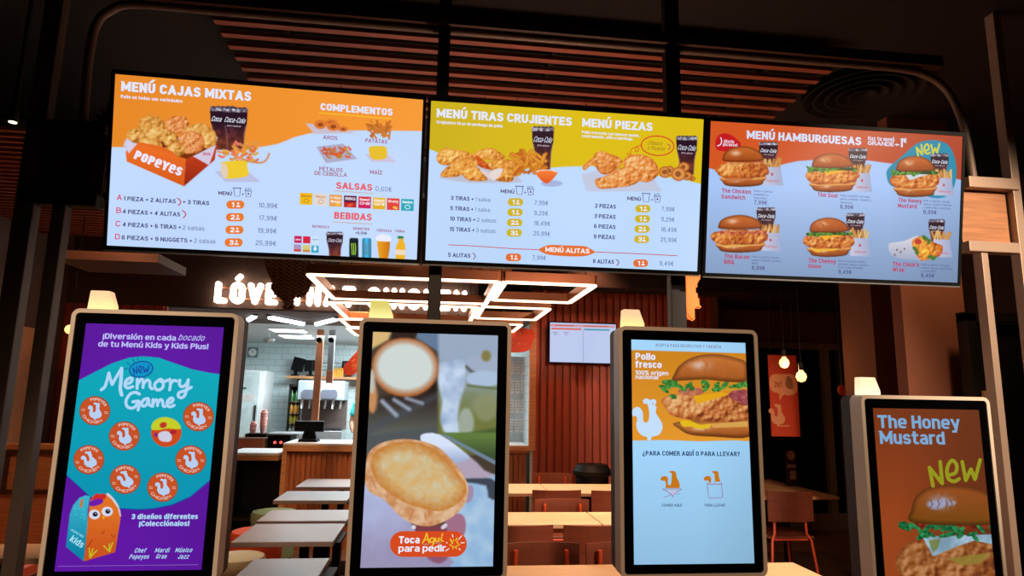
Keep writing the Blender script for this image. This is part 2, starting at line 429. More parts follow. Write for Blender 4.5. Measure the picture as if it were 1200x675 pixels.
class Picture:
    """a flat lit picture: a fine coloured mesh plus lettering; addressed in the photograph's own pixel grid"""
    def __init__(self, corners, w, h, nx):
        self.w, self.h = w, h
        src = [(0, 0), (1, 0), (1, 1), (0, 1)]
        A = []; b = []
        for (u, v), (x, y) in zip(src, corners):
            A.append([u, v, 1, 0, 0, 0, -u*x, -v*x]); b.append(x)
            A.append([0, 0, 0, u, v, 1, -u*y, -v*y]); b.append(y)
        hm = np.append(np.linalg.solve(np.array(A, float), np.array(b, float)), 1).reshape(3, 3)
        self.H = hm; self.Hi = np.linalg.inv(hm)
        ny = int(round(nx*h/w)); self.nx, self.ny = nx, ny
        u, v = np.meshgrid(np.linspace(0, 1, nx+1), np.linspace(0, 1, ny+1))
        p = np.stack([u, v, np.ones_like(u)], -1) @ hm.T
        self.X = p[..., 0]/p[..., 2]; self.Y = p[..., 1]/p[..., 2]; self.u, self.v = u, v
        self.C = np.zeros((ny+1, nx+1, 3))
        self.vs, self.fs, self.cs = [], [], []
        self.nv = 0; self.layer = 0
    def uv(self, pts):
        p = np.atleast_2d(np.array(pts, float)); q = np.concatenate([p, np.ones((len(p), 1))], 1) @ self.Hi.T
        return q[:, :2]/q[:, 2:]
    def loc(self, pts):                       # photo pixels -> metres on the panel, origin at its centre, y up
        q = self.uv(pts); return np.stack([(q[:, 0]-.5)*self.w, (.5-q[:, 1])*self.h], 1)
    def bg(self, c): self.C[:] = np.array(c)/255.0
    def sdf(self, P, sl):
        X, Y = self.X[sl], self.Y[sl]; d = np.full(X.shape, 1e9); ins = np.zeros(X.shape, bool)
        n = len(P)
        for i in range(n):
            x0, y0 = P[i]; x1, y1 = P[(i+1) % n]
            ex, ey = x1-x0, y1-y0; L = ex*ex+ey*ey+1e-12
            t = np.clip(((X-x0)*ex+(Y-y0)*ey)/L, 0, 1)
            d = np.minimum(d, (X-x0-t*ex)**2+(Y-y0-t*ey)**2)
            c = (y0 > Y) != (y1 > Y)
            if abs(ey) > 1e-12: ins ^= c & (X < ex*(Y-y0)/ey+x0)
        d = np.sqrt(d); return np.where(ins, -d, d)
    def sl(self, P, pad):
        P = np.asarray(P); x0, y0 = P.min(0)-pad; x1, y1 = P.max(0)+pad
        m = (self.X >= x0) & (self.X <= x1) & (self.Y >= y0) & (self.Y <= y1)
        r = np.where(m.any(1))[0]; c = np.where(m.any(0))[0]
        if len(r) == 0: return None
        return (slice(r[0], r[-1]+1), slice(c[0], c[-1]+1))
    def fill(self, P, col, soft=.9, alpha=1.0, sm=0):
        P = smooth(P, sm) if sm else np.asarray(P, float)
        sl = self.sl(P, soft*1.5+1)
        if sl is None: return
        sd = self.sdf(P, sl); a = np.clip(.5-sd/soft, 0, 1)
        a = a*a*(3-2*a)*alpha
        c = col(self.X[sl], self.Y[sl], sd) if callable(col) else np.array(col, float)
        c = np.asarray(c)/255.0
        self.C[sl] = self.C[sl]*(1-a[..., None])+c*a[..., None]
    def line(self, pts, w, col, soft=.8, sm=0):
        P = smooth(pts, sm, False) if sm else np.asarray(pts, float)
        sl = self.sl(P, w+soft+1)
        if sl is None: return
        X, Y = self.X[sl], self.Y[sl]; d = np.full(X.shape, 1e9)
        for (x0, y0), (x1, y1) in zip(P[:-1], P[1:]):
            ex, ey = x1-x0, y1-y0
            t = np.clip(((X-x0)*ex+(Y-y0)*ey)/(ex*ex+ey*ey+1e-12), 0, 1)
            d = np.minimum(d, (X-x0-t*ex)**2+(Y-y0-t*ey)**2)
        a = np.clip(.5-(np.sqrt(d)-w/2)/soft, 0, 1)[..., None]
        self.C[sl] = self.C[sl]*(1-a)+np.array(col)/255.0*a
    # ---- vector layer
    def add(self, v2, faces, col, z=None):
        if z is None: z = .0006
        v2 = np.asarray(v2); n = len(v2)
        self.vs.append(np.concatenate([v2, np.full((n, 1), z)], 1)); o = self.nv
        self.fs += [tuple(i+o for i in f) for f in faces]; self.cs.append(np.tile(np.array(col)/255.0, (n, 1))); self.nv += n
    def poly(self, P, col, z=.0004, sm=0):
        P = smooth(P, sm) if sm else P
        q = self.loc(P); bm = bmesh.new()
        vv = [bm.verts.new((x, y, 0)) for x, y in q]; f = bm.faces.new(vv)
        bmesh.ops.triangulate(bm, faces=[f]); bm.verts.index_update()
        self.add([v.co[:2] for v in bm.verts], [tuple(v.index for v in g.verts) for g in bm.faces], col, z); bm.free()
    def text(self, s, L, R, cap, col, bold=.012, shear=0.0, z=.0006, slope=False):
        l, r = self.loc([L, R]); up = self.loc([L, (L[0], L[1]-10)])
        hc = abs(up[1][1]-up[0][1])/10*cap
        if slope: dx = np.array(r-l)
        else:
            y = (l[1]+r[1])/2; l = np.array([l[0], y]); dx = np.array([r[0]-l[0], 0])
        wid = np.linalg.norm(dx); e = dx/wid; n = np.array([-e[1], e[0]])
        wt = min(.30, .115+bold*4.2)
        v, f = text_geom(s, (wid-shear*hc)/hc, wt, shear > 0, .095 if bold > .028 else (.12 if bold > .01 else .16))
        P = l+np.outer((v[:, 0]+v[:, 1]*shear)*hc, e)+np.outer(v[:, 1]*hc, n)
        self.add(P, f, col, z)
    def arc(self, s, c, rx, ry, a0, a1, cap, col, inward=False, wt=.2):
        """text bent along an ellipse between two angles (degrees, anticlockwise from the right, y up)"""
        L = math.radians(abs(a1-a0))*(rx+ry)/2
        v, f = text_geom(s, L/cap, wt)
        t = v[:, 0]*cap/L; a = np.radians(a0+(a1-a0)*t)
        k = v[:, 1]*cap*(-1 if inward else 1)
        P = np.stack([c[0]+(rx+k)*np.cos(a), c[1]-(ry+k)*np.sin(a)], 1)
        self.add(self.loc(P), f, col)
    def stroke(self, pts, w, col, z=.0007, sm=5, closed=False):
        P = smooth(pts, sm, closed) if sm else np.array(pts, float)
        if closed: P = np.concatenate([P, P[:1]])
        V = []; F = []
        for i in range(len(P)):
            t = P[min(i+1, len(P)-1)]-P[max(i-1, 0)]; t = t/(np.linalg.norm(t)+1e-9); nn = np.array([-t[1], t[0]])
            V += [P[i]+nn*w/2, P[i]-nn*w/2]
        for i in range(len(P)-1): F.append((2*i, 2*i+1, 2*i+3, 2*i+2))
        for e in (0, len(P)-1):
            o = len(V); V += list(ell(P[e][0], P[e][1], w/2, w/2, 0, 8)); F.append(tuple(range(o, o+8)))
        self.add(self.loc(V), F, col, z)
    def build(self, name, m, parent, M, gain=1.0):
        nx, ny = self.nx, self.ny
        x = (self.u-.5)*self.w; y = (.5-self.v)*self.h
        V = [np.stack([x.ravel(), y.ravel(), np.zeros(x.size)], 1)]
        idx = np.arange((nx+1)*(ny+1)).reshape(ny+1, nx+1)
        quads = np.stack([idx[:-1, :-1], idx[1:, :-1], idx[1:, 1:], idx[:-1, 1:]], -1).reshape(-1, 4)
        base = x.size
        V = np.concatenate(V+self.vs); Cc = np.concatenate([self.C.reshape(-1, 3)]+self.cs)
        # vector faces must face +z
        fs = []
        for f in self.fs:
            p = V[[i+base for i in f]]
            a = 0
            for k in range(len(f)):
                q = p[(k+1) % len(f)]; a += p[k][0]*q[1]-q[0]*p[k][1]
            f = tuple(i+base for i in f)
            fs.append(f if a > 0 else f[::-1])
        me = bpy.data.meshes.new(name)
        nl = quads.size+sum(len(f) for f in fs); npoly = len(quads)+len(fs)
        me.vertices.add(len(V)); me.vertices.foreach_set('co', V.astype(np.float32).ravel())
        me.loops.add(nl); me.polygons.add(npoly)
        li = np.concatenate([quads.ravel(), np.array([i for f in fs for i in f], dtype=np.int64)])
        me.loops.foreach_set('vertex_index', li.astype(np.int32))
        cnt = np.concatenate([np.full(len(quads), 4), np.array([len(f) for f in fs], dtype=np.int64)])
        st = np.concatenate([[0], np.cumsum(cnt)[:-1]])
        me.polygons.foreach_set('loop_start', st.astype(np.int32))
        me.update(calc_edges=True); me.validate()
        at_ = me.color_attributes.new('Col', 'FLOAT_COLOR', 'POINT')
        cl = np.concatenate([lin(np.clip(Cc, 0, .9999))*gain, np.ones((len(Cc), 1))], 1)
        at_.data.foreach_set('color', cl.astype(np.float32).ravel())
        me.materials.append(m)
        o = bpy.data.objects.new(name, me); COL.objects.link(o)
        o.parent = parent; o.matrix_local = M
        return o

def picture_material(name, lit=True, rough=.5):
    m = bpy.data.materials.new(name); m.use_nodes = True; nt = m.node_tree
    b = nt.nodes['Principled BSDF']; vc = nt.nodes.new('ShaderNodeVertexColor'); vc.layer_name = 'Col'
    if lit:
        b.inputs['Base Color'].default_value = (.004, .004, .005, 1); b.inputs['Roughness'].default_value = .35
        b.inputs['Specular IOR Level'].default_value = .15
        nt.links.new(vc.outputs[0], b.inputs['Emission Color']); b.inputs['Emission Strength'].default_value = 1.0
        m.cycles.emission_sampling = 'NONE'
    else:
        nt.links.new(vc.outputs[0], b.inputs['Base Color']); b.inputs['Roughness'].default_value = rough
    return m

# ------------------------------------------------------------------ food pictures shown on the screens
def mix(a, b, t): return np.asarray(a, float)*(1-t[..., None])+np.asarray(b, float)*t[..., None]
def crisp(seed, s=2.2, dark=(120, 48, 12), mid=(205, 115, 40), light=(245, 190, 100)):
    def f(X, Y, sd):
        e = s*.35
        h = lambda X, Y: fbm(X, Y, s*1.7, seed, 2)+.5*np.abs(fbm(X, Y, s*2.6, seed+9, 2)*2-1)
        rel = (h(X+e, Y+e)-h(X-e, Y-e))
        big = fbm(X, Y, s*6, seed+4, 2)-.5
        cx, cy = X.mean(), Y.mean(); sx, sy = np.ptp(X)/2+1e-6, np.ptp(Y)/2+1e-6
        form = -((X-cx)/sx+(Y-cy)/sy*1.3)*.13
        d = np.clip(-sd/(s*1.5), 0, 1)
        t = np.clip(.63+.85*rel+.5*big+form, .05, 1)*(.6+.4*d)
        c = mix(dark, mid, np.clip(t*2, 0, 1)); g = np.clip(t*2-1, 0, 1)[..., None]
        return c*(1-g)+np.array(light)*g
    return f
def tinted(c1, c2, s, seed):
    return lambda X, Y, sd: mix(c1, c2, np.clip((fbm(X, Y, s, seed, 3)-.25)*2, 0, 1))
def bunfill(y0, y1, x0, x1, top=(205, 110, 45), low=(150, 70, 22), seed=1, hl=(246, 214, 186)):
    def f(X, Y, sd):
        t = np.clip((Y-y0)/(y1-y0), 0, 1); n = fbm(X, Y, (x1-x0)/9, seed, 3)
        c = mix(top, low, np.clip(t*.9+.25*(n-.5), 0, 1))
        g = np.exp(-(((X-x0-(x1-x0)*.34)/((x1-x0)*.12))**2+((Y-y0-(y1-y0)*.42)/((y1-y0)*.16))**2))
        g = g*np.clip(fbm(X, Y, (x1-x0)/14, seed+3, 2)*2.6-.3, 0, 1)
        c = c*(1-.75*g[..., None])+np.array(hl)*.75*g[..., None]
        e = np.clip(-sd/((x1-x0)*.06), 0, 1)
        return c*(.62+.38*e[..., None])
    return f

def cola(p, x0, y0, x1, y1, size=1.0, words=True):
    w = x1-x0; h = y1-y0; sk = .05*w
    P = [(x0, y0+.06*h), (x1, y0+.06*h), (x1-.03*w, y0+.35*h), (x1-.13*w, y0+.62*h), (x1-.17*w, y1), (x0+.17*w, y1), (x0+.13*w, y0+.62*h), (x0+.03*w, y0+.35*h)]
    def f(X, Y, sd):
        t = np.clip((Y-y0)/h, 0, 1); n = fbm(X, Y, w/6, 3, 3)
        c = mix((54, 26, 46), (116, 54, 42), np.clip((t-.38)*2.4, 0, 1)); c = c*(.8+.9*np.clip(n-.35, 0, 1)*(t > .4))[..., None]
        e = np.clip(1+sd/1.6, 0, 1)*(t > .4); return c*(1-.45*e[..., None])+np.array((190, 165, 180))*.45*e[..., None]
    p.fill(P, f, .8)
    p.fill([(x0, y0+.02*h), (x1, y0+.02*h), (x1-.01*w, y0+.11*h), (x0+.01*w, y0+.11*h)], tinted((70, 55, 70), (215, 215, 230), w/9, 5), .8)
    for k in range(5): p.fill(ell(x0+w*(.14+.18*k), y0+h*.02, w*.09, h*.022), (70, 60, 75), .8)
    if words:
        p.text('Coca-Cola', (x0+.06*w, y0+.36*h), (x1-.05*w, y0+.385*h), h*.135, (225, 228, 245), .004, .35)
        p.text('zero azúcar', (x0+.24*w, y0+.46*h), (x1-.22*w, y0+.47*h), h*.045, (215, 190, 200), .004)

def fries(p, x0, y0, x1, y1, n, seed, c1=(215, 120, 40), c2=(245, 185, 90), thick=None, spread=.8, up=False):
    R = random.Random(seed)
    for k in range(n):
        if up:
            cx = x0+(x1-x0)*(k+.5)/n; ang = PI/2+R.uniform(-.35, .35)+(.5-(k+.5)/n)*.3; L = (y1-y0)*R.uniform(.85, 1.2); cy = (y0+y1)/2+R.uniform(-.1, .15)*(y1-y0)
        else:
            cx = x0+(x1-x0)*(.15+.7*R.random()); cy = y0+(y1-y0)*(.25+.62*R.random()); ang = R.uniform(.1, 1.5)*R.choice((-1, 1)); L = (x1-x0)*R.uniform(.22, .42)
        w = thick or (x1-x0)*.07
        dx, dy = math.cos(ang)*L/2, -math.sin(ang)*L/2; nx, ny = -dy/L*w*1.7, dx/L*w*1.7
        t = R.random(); c = np.array(c1)*(1-t)+np.array(c2)*t
        P = [(cx-dx-nx, cy-dy-ny), (cx+dx-nx, cy+dy-ny), (cx+dx+nx, cy+dy+ny), (cx-dx+nx, cy-dy+ny)]
        p.fill(P, lambda X, Y, sd, c=c: c*(.78+.22*np.clip(-sd/(w*.7), 0, 1))[..., None], .7)

def fry_bag(p, x0, y0, x1, y1, seed=1):
    w = x1-x0; h = y1-y0
    fries(p, x0+.02*w, y0-.02*h, x1-.1*w, y0+.36*h, 8, seed, (205, 130, 55), (246, 205, 130), up=True, thick=w*.062)
    P = [(x0+.08*w, y0+.3*h), (x1-.12*w, y0+.32*h), (x1, y1), (x0-.02*w, y1-.03*h)]
    p.fill(P, lambda X, Y, sd: mix((200, 200, 222), (150, 160, 195), np.clip((X-x0)/w*.8, 0, 1)), .8)
    p.fill(ell(x0+.48*w, y0+.58*h, w*.055, h*.055), (190, 70, 90), .7)
    p.text('POPEYES', (x0+.2*w, y0+.86*h), (x0+.78*w, y0+.87*h), h*.07, (205, 75, 95), .015)

def burger(p, x0, y0, x1, y1, seed=1, green=False, cheese=False, sauce=None, bacon=False, white=False, dim=1.0, detail=1.0):
    w = x1-x0; h = y1-y0; q = lambda pts: [(x0+a*w, y0+b*h) for a, b in pts]; D = lambda c: tuple(np.array(c)*dim)
    sc = max(w/26, 1.6)/detail
    # lower bun
    p.fill(q([(.12, .76), (.9, .74), (.9, .86), (.83, .96), (.5, 1.0), (.2, .97), (.12, .88)]), bunfill(y0+.74*h, y1, x0+.1*w, x0+.92*w, D((206, 112, 46)), D((132, 58, 18)), seed), .9, sm=5)
    p.fill(q([(.14, .76), (.88, .75), (.87, .81), (.16, .83)]), D((226, 160, 90)), 1.0, sm=4)
    if sauce: p.fill(q([(.14, .76), (.3, .75), (.55, .78), (.72, .77), (.6, .84), (.4, .85), (.25, .88)]), D(sauce), .9, sm=4)
    # fried chicken
    pts = []; R = random.Random(seed)
    for k in range(22):
        a = 2*PI*k/22; pts.append((.5+.52*(1+R.uniform(-.06, .02))*math.copysign(abs(math.cos(a))**.75, math.cos(a)), .59+.215*(1+R.uniform(-.12, .08))*math.copysign(abs(math.sin(a))**.8, math.sin(a))))
    p.fill(q(pts), crisp(seed, sc*1.0, D((116, 44, 14)), D((200, 104, 40)), D((246, 190, 110))), .9, sm=3)
    if white: p.fill(q([(.32, .42), (.62, .40), (.8, .44), (.62, .50), (.42, .58), (.37, .56)]), D((205, 215, 225)), .9, sm=2)
    if cheese: p.fill(q([(.25, .44), (.8, .42), (.72, .48), (.52, .52), (.42, .58), (.36, .5)]), D((245, 175, 40)), .8)
    if bacon:
        for k in range(4):
            a = .14+.2*k; p.fill(q([(a, .44), (a+.12, .40), (a+.24, .44), (a+.2, .5), (a+.1, .47), (a+.02, .52)]), tinted(D((150, 45, 35)), D((225, 130, 95)), sc, seed+k), .8, sm=3)
    if green:
        R = random.Random(seed+9)
        p.fill(q([(.06, .39), (.3, .36), (.6, .37), (.95, .38), (.93, .45), (.6, .44), (.3, .46), (.08, .46)]), D((40, 70, 25)), .9, sm=3)
        for k in range(int(16*max(1, detail*1.3))):
            cx = .05+.9*R.random(); cy = .41+R.uniform(-.045, .05)
            p.fill(ell(x0+cx*w, y0+cy*h, w*.05*R.uniform(.6, 1.2), h*.03*R.uniform(.7, 1.4), R.uniform(-.9, .9)), tinted(D((50, 105, 30)), D((120, 175, 70)), sc, seed+k), .8)
    # crown
    p.fill(q([(.14, .36), (.12, .28), (.16, .15), (.28, .05), (.46, .0), (.64, .02), (.8, .11), (.88, .22), (.89, .34), (.7, .375), (.4, .385)]), bunfill(y0, y0+.40*h, x0+.1*w, x0+.9*w, D((205, 108, 44)), D((150, 66, 22)), seed+2), .9, sm=6)
    if sauce and not green: p.fill(q([(.16, .40), (.5, .42), (.86, .395), (.84, .43), (.5, .45), (.2, .44)]), tinted(D((230, 190, 140)), D((180, 95, 40)), sc, seed), .8)

HEN = T(720, 380, 4.5, [(148, 408), (158, 398), (172, 397), (186, 405), (200, 400), (212, 403), (219, 415), (212, 432), (220, 445), (215, 470), (232, 498), (250, 530), (250, 562), (232, 588), (196, 600), (191, 616), (174, 616), (171, 600), (143, 590), (122, 565), (114, 535), (119, 505), (111, 488), (96, 490), (93, 462), (104, 446), (124, 441), (142, 456), (150, 482), (150, 512), (164, 524), (178, 512), (182, 480), (176, 438), (168, 424), (154, 424)])
_h = np.array(HEN); HENN = (_h-(_h.min(0)+_h.max(0))/2)/(np.ptp(_h[:, 1]))     # unit height, centred
def hen(cx, cy, hgt, rot=0):
    c, s = math.cos(rot), math.sin(rot); P = HENN*hgt
    return np.stack([cx+P[:, 0]*c-P[:, 1]*s, cy+P[:, 0]*s+P[:, 1]*c], 1)
def pill(cx, cy, w, h, n=8):
    r = h/2; return [(cx+x, cy+y) for x, y in rrect(w, h, r*.98, n)]
def person_icon(p, cx, cy, s, col):
    p.poly(ell(cx, cy-s*.28, s*.2, s*.24, 0, 10), col, .0008); p.poly([(cx-s*.42, cy+s*.42), (cx-.3*s, cy+.1*s), (cx+.3*s, cy+.1*s), (cx+s*.42, cy+s*.42)], col, .0008)
def badge(p, cx, cy, w, h, n, col):
    p.poly(pill(cx, cy, w, h), col, .0004)
    p.text(n, (cx-w*.24, cy+h*.3), (cx-w*.24+h*(.36 if n == '1' else .5), cy+h*.31), h*.6, (235, 240, 255), .03)
    person_icon(p, cx+w*.16, cy+.3, h*.62, (235, 235, 245))
def menu_icons(p, x, y, h, c=(70, 75, 120)):
    p.text('MENÚ', (x, y), (x+16, y+.7), 4.2, (75, 40, 90), .022)
    k = x+17.6
    p.stroke([(k-.4, y-8), (k+9.4, y-7.7)], .9, c, sm=0); p.stroke([(k+.6, y-8), (k+1.6, y+1.6), (k+7.4, y+1.9), (k+8.6, y-7.7)], .7, c, sm=0)
    p.text('+', (k+10, y+1.2), (k+12.4, y+1.3), 4, c, .02)
    k += 14
    p.stroke([(k, y-5.5), (k+1.2, y+2.3), (k+6, y+2.5), (k+7.6, y-5.3), (k+4.5, y-4), (k+3, y-4), (k, y-5.5)], .7, c, sm=0)
    for j in range(4): p.stroke([(k+.8+1.7*j, y-5), (k+.6+1.9*j, y-8.2+.5*(j % 2))], .6, c, sm=0)
    p.poly(ell(k+3.7, y-1.2, 1, 1.2), (90, 60, 110))
def chili(p, x, y, s=1.0, c=(200, 50, 70)):
    p.stroke([(x, y-8*s), (x+2.6*s, y-5.5*s), (x+2.8*s, y-3*s), (x+.4*s, y)], 1.3*s, c)
    p.stroke([(x-1.6*s, y-8.6*s), (x, y-8*s)], .7*s, (60, 120, 70))
# the hand-lettered word NEW
def hand_new(p, x, y, s, col, w):
    q = lambda L: [(x+a*s, y+b*s) for a, b in L]
    p.stroke(q([(0, -.72), (.14, 0)]), w, col, sm=0); p.stroke(q([(0, -.72), (.5, -.1)]), w, col, sm=0); p.stroke(q([(.5, -.1), (.42, -.95)]), w, col, sm=0)
    p.stroke(q([(.72, -.42), (1.02, -.52), (1.06, -.82), (.88, -1.0), (.7, -.72), (.72, -.32), (.95, -.18), (1.16, -.28)]), w, col)
    p.stroke(q([(1.28, -.95), (1.42, -.22)]), w, col, sm=0); p.stroke(q([(1.42, -.22), (1.62, -.66)]), w, col, sm=0); p.stroke(q([(1.62, -.66), (1.78, -.26)]), w, col, sm=0); p.stroke(q([(1.78, -.26), (1.98, -1.02)]), w, col, sm=0)

# ---- menu screen with mixed boxes
W55, H55 = 1.21, .6806
WHITE = (226, 232, 255)
def art_boxes():
    p = Picture([(135, 87), (496.3, 117.3), (488.3, 304), (125.3, 287.5)], W55, H55, 420)
    p.bg((192, 217, 253))
    p.C += ((fbm(p.X, p.Y, 120, 4, 1)-.5)*.03)[..., None]
    og = [(120, 60), (510, 90), (510, 154.5), (497, 153.8), (430, 153), (400, 153.5), (363, 156.5), (345, 161), (336, 165), (325, 169), (310, 171.8), (297, 173), (260, 173), (131, 172.5), (110, 170)]
    p.fill(og, lambda X, Y, sd: mix((232, 138, 42), (246, 152, 52), np.clip((X-150)/300, 0, 1)), 1.2)
    p.text('MENÚ CAJAS MIXTAS', (141.7, 107.4), (294.4, 118.2), 11.4, WHITE, .035)
    p.text('Pollo en todas sus variedades', (141.4, 115.2), (213.8, 120.6), 3.9, WHITE, .028)
    p.text('COMPLEMENTOS', (375.8, 129.6), (460.3, 135.5), 8.2, WHITE, .035)
    p.stroke([(374.5, 132.4), (459, 139.6)], 1.1, (250, 195, 40), sm=0)
    t = lambda L: T(140, 130, 6.667, L)
    cola(p, 246, 124.5, 277, 176, words=False); cola(p, 262, 126, 290.5, 178, words=False)
    p.text('Coca', (247.5, 142.2), (261, 143), 6, (225, 228, 245), .01, .35); p.text('Coca-Cola', (262.8, 143), (288.8, 145.2), 6.2, (225, 228, 245), .006, .35)
    p.text('zero azúcar', (266, 148.2), (283, 149.2), 1.8, (215, 190, 200))
    # the box
    p.fill(t([(48, 300), (30, 265), (55, 215), (770, 205), (750, 270), (690, 430)]), (205, 200, 222), 1)
    p.fill(t([(120, 240), (760, 240), (740, 380), (520, 430)]), (120, 50, 15), 1)
    blobs = [(250, 115, 100, 75, 1), (450, 110, 92, 68, 2), (130, 195, 75, 55, 3), (300, 185, 95, 60, 4), (600, 165, 110, 60, 6), (690, 215, 72, 72, 7), (400, 220, 62, 58, 5), (560, 250, 95, 90, 8), (240, 265, 95, 42, 9), (430, 310, 85, 52, 10)]
    for bx, by, rx, ry, sd in blobs:
        P = ell(140+bx/6.667, 130+by/6.667, rx/6.4, ry/6.4, .25*math.sin(sd*3), 18)
        R = np.random.RandomState(sd); P = (P-P.mean(0))*(1+R.uniform(-.1, .1, (len(P), 1)))+P.mean(0)
        p.fill(P, crisp(sd, 2.6, (128, 66, 16), (218, 150, 66), (248, 212, 140)) if sd not in (2, 8) else crisp(sd, 2.0, (128, 52, 16), (220, 128, 62), (248, 196, 140)), .9, sm=3)
    p.fill(t([(160, 245), (330, 280), (420, 320), (440, 350), (520, 375), (530, 420), (50, 330), (90, 290)]), (228, 104, 34), 1)
    p.fill(t([(48, 318), (150, 250), (520, 378), (505, 590), (55, 395)]), lambda X, Y, sd: mix((235, 110, 38), (215, 92, 28), np.clip((Y-180)/35, 0, 1)), .9)
    p.fill(t([(520, 378), (765, 265), (745, 385), (505, 590)]), lambda X, Y, sd: mix((196, 64, 28), (150, 40, 20), np.clip((Y-180)/35, 0, 1)), .9)
    p.fill(t([(575, 355), (755, 265), (735, 330), (700, 425)]), (212, 200, 225), .9)
    p.fill(t([(48, 240), (140, 255), (70, 335)]), (215, 208, 230), .9)
    p.text('POPəYəS', t([(108, 372)])[0], t([(475, 512)])[0], 10.5, (236, 232, 250), .05, slope=True)
    p.text('100%', t([(650, 345)])[0], t([(712, 352)])[0], 3.2, (200, 60, 80), .02)
    # onion petals and corn
    R = random.Random(3)
    for k in range(44):
        cx = 140+(880+120*R.random()*1.6)/6.667; cy = 130+(245+145*R.random())/6.667; a = R.uniform(-1.2, 1.2)
        if k < 3: cx, cy, a = 258+R.random()*12, 177+3*k, .4
        p.line([(cx-3.4*math.cos(a), cy-2*math.sin(a)), (cx, cy+1.2), (cx+3.4*math.cos(a), cy+2*math.sin(a))], 2.7, (225+R.randint(-25, 15), 125+R.randint(-30, 45), 60+R.randint(-20, 40)), .8, 3)
    p.line(t([(1035, 400), (1110, 405), (1150, 380), (1172, 335)]), 2.2, (215, 140, 90), .8, 4)
    p.line(t([(770, 320), (850, 330)]), 2.2, (225, 140, 70), .8)
    p.fill(t([(745, 470), (830, 555), (1105, 555), (1010, 480)]), (185, 180, 215), .8, .7)
    p.fill(t([(810, 400), (980, 390), (1000, 440), (1000, 510), (840, 530), (800, 500), (795, 430)]), lambda X, Y, sd: mix((228, 180, 25), (250, 225, 70), .5+.5*np.sin(X*3.2)*np.sin(Y*3.2)), .9, sm=3)
    p.fill(t([(795, 420), (830, 415), (850, 470), (835, 528), (800, 500)]), (228, 205, 185), .8, sm=3)
    # side dishes
    u = lambda L: T(310, 90, 5.625, L)
    p.fill(u([(272, 308), (330, 378), (595, 372), (520, 330)]), (205, 190, 205), .8)
    for cx, cy, rx, ry in ((370, 315, 42, 30), (440, 300, 40, 18), (455, 328, 44, 30), (520, 345, 34, 18)):
        P = np.array(u(ell(cx, cy, rx, ry)))
        p.fill(P, (222, 122, 48), .8); p.fill(u(ell(cx, cy+2, rx*.45, ry*.42)), (150, 70, 25), .8)
    fries(p, 428, 142, 462, 161, 30, 5, (190, 92, 24), (240, 150, 55), 1.35)
    p.fill(u([(342, 462), (520, 442), (612, 542), (405, 570)]), (175, 172, 200), .8)
    for k in range(34):
        cx = 310+(385+180*R.random())/5.625; cy = 90+(468+65*R.random())/5.625; a = R.uniform(-1.2, 1.2)
        p.line([(cx-2.6*math.cos(a), cy-1.8*math.sin(a)), (cx, cy+.8), (cx+2.6*math.cos(a), cy+1.8*math.sin(a))], 2.1, (215+R.randint(-35, 15), 110+R.randint(-35, 35), 45+R.randint(-20, 30)), .7, 3)
    p.fill(u([(665, 510), (800, 500), (872, 565), (705, 560)]), (200, 195, 222), .8)
    p.fill(u([(690, 470), (715, 458), (790, 460), (808, 480), (806, 530), (780, 545), (715, 545), (695, 515)]), lambda X, Y, sd: mix((215, 165, 25), (248, 215, 60), .5+.5*np.sin(X*3.4)*np.sin(Y*3.4)), .8, sm=3)
    MAG = (165, 95, 130)
    for s, a, b in (('AROS', (378.6, 163.4), (395.6, 164.4)), ('PATATAS', (428.4, 166.8), (454, 168.8)), ('PÉTALOS', (374.2, 200.3), (401.8, 201.6)), ('DE CEBOLLA', (368.6, 205.6), (406.8, 206.9)), ('MAÍZ', (433.6, 204), (448, 204.7))):
        p.text(s, a, b, 4.6, MAG, .018)
    RED = (232, 98, 108)
    p.text('SALSAS', (394, 221.6), (436.3, 223.4), 8.0, RED, .035); p.stroke([(392, 223.6), (437, 226.8)], .9, (205, 170, 150), sm=0)
    p.text('0,60€', (440.2, 223.9), (459, 224.9), 5.6, (110, 118, 165), .0)
    p.text('BEBIDAS', (391.6, 256.5), (435.6, 258.4), 8.2, RED, .035); p.stroke([(390.5, 260), (436, 262.6)], .9, (205, 170, 150), sm=0)
    xs = [310+k/5.625 for k in (276, 372, 470, 566, 661, 756, 849, 943)]; ys = [190+k/5.625 for k in (241, 246, 253, 259, 265, 271, 276, 281)]
    cols = [(240, 188, 30), (228, 216, 205), (232, 160, 70), (98, 22, 66), (205, 30, 92), (235, 190, 75), (226, 66, 58), (36, 168, 188)]
    words = ['Queso', 'Mayo', 'Miel Mostaza', 'BBQ', 'Sweet Chilli', 'Mayo Grill', 'Gravy', 'Ranchera']
    tcol = [(200, 120, 30), (215, 140, 90), (245, 235, 235), (240, 235, 250), (250, 240, 245), (250, 245, 235), (250, 240, 240), (235, 250, 255)]
    for k in range(8):
        x, y = xs[k], ys[k]
        p.poly([(x-7.3, y-7), (x+7.5, y-6.4), (x+7.1, y+7.3), (x-7.6, y+6.7)], cols[k], .0003)
        if k == 3: p.poly([(x-7.5, y+1), (x+7.3, y+1.2), (x+7.1, y+7.3), (x-7.6, y+6.7)], (190, 40, 40), .0005)
        if k == 4: p.poly([(x-7.3, y-7), (x+7.5, y-6.4), (x+7.4, y-2.9), (x-7.4, y-3.4)], (210, 50, 60), .0005)
        if k == 5: p.poly([(x-7.5, y+1.5), (x+7.3, y+2), (x+7.1, y+7.3), (x-7.6, y+6.7)], (230, 175, 30), .0005)
        ww = words[k].split()
        for j, wd in enumerate(ww):
            p.text(wd, (x-5.8, y-1.9+4.4*j), (x+5.8, y-1.5+4.4*j), 3.0, tcol[k], .03, z=.0008)
        if k in (0, 1, 7): p.stroke(ell(x, y+2.6, 3, 2.2, 0, 14), .7, tcol[k], .0008, 0, True)
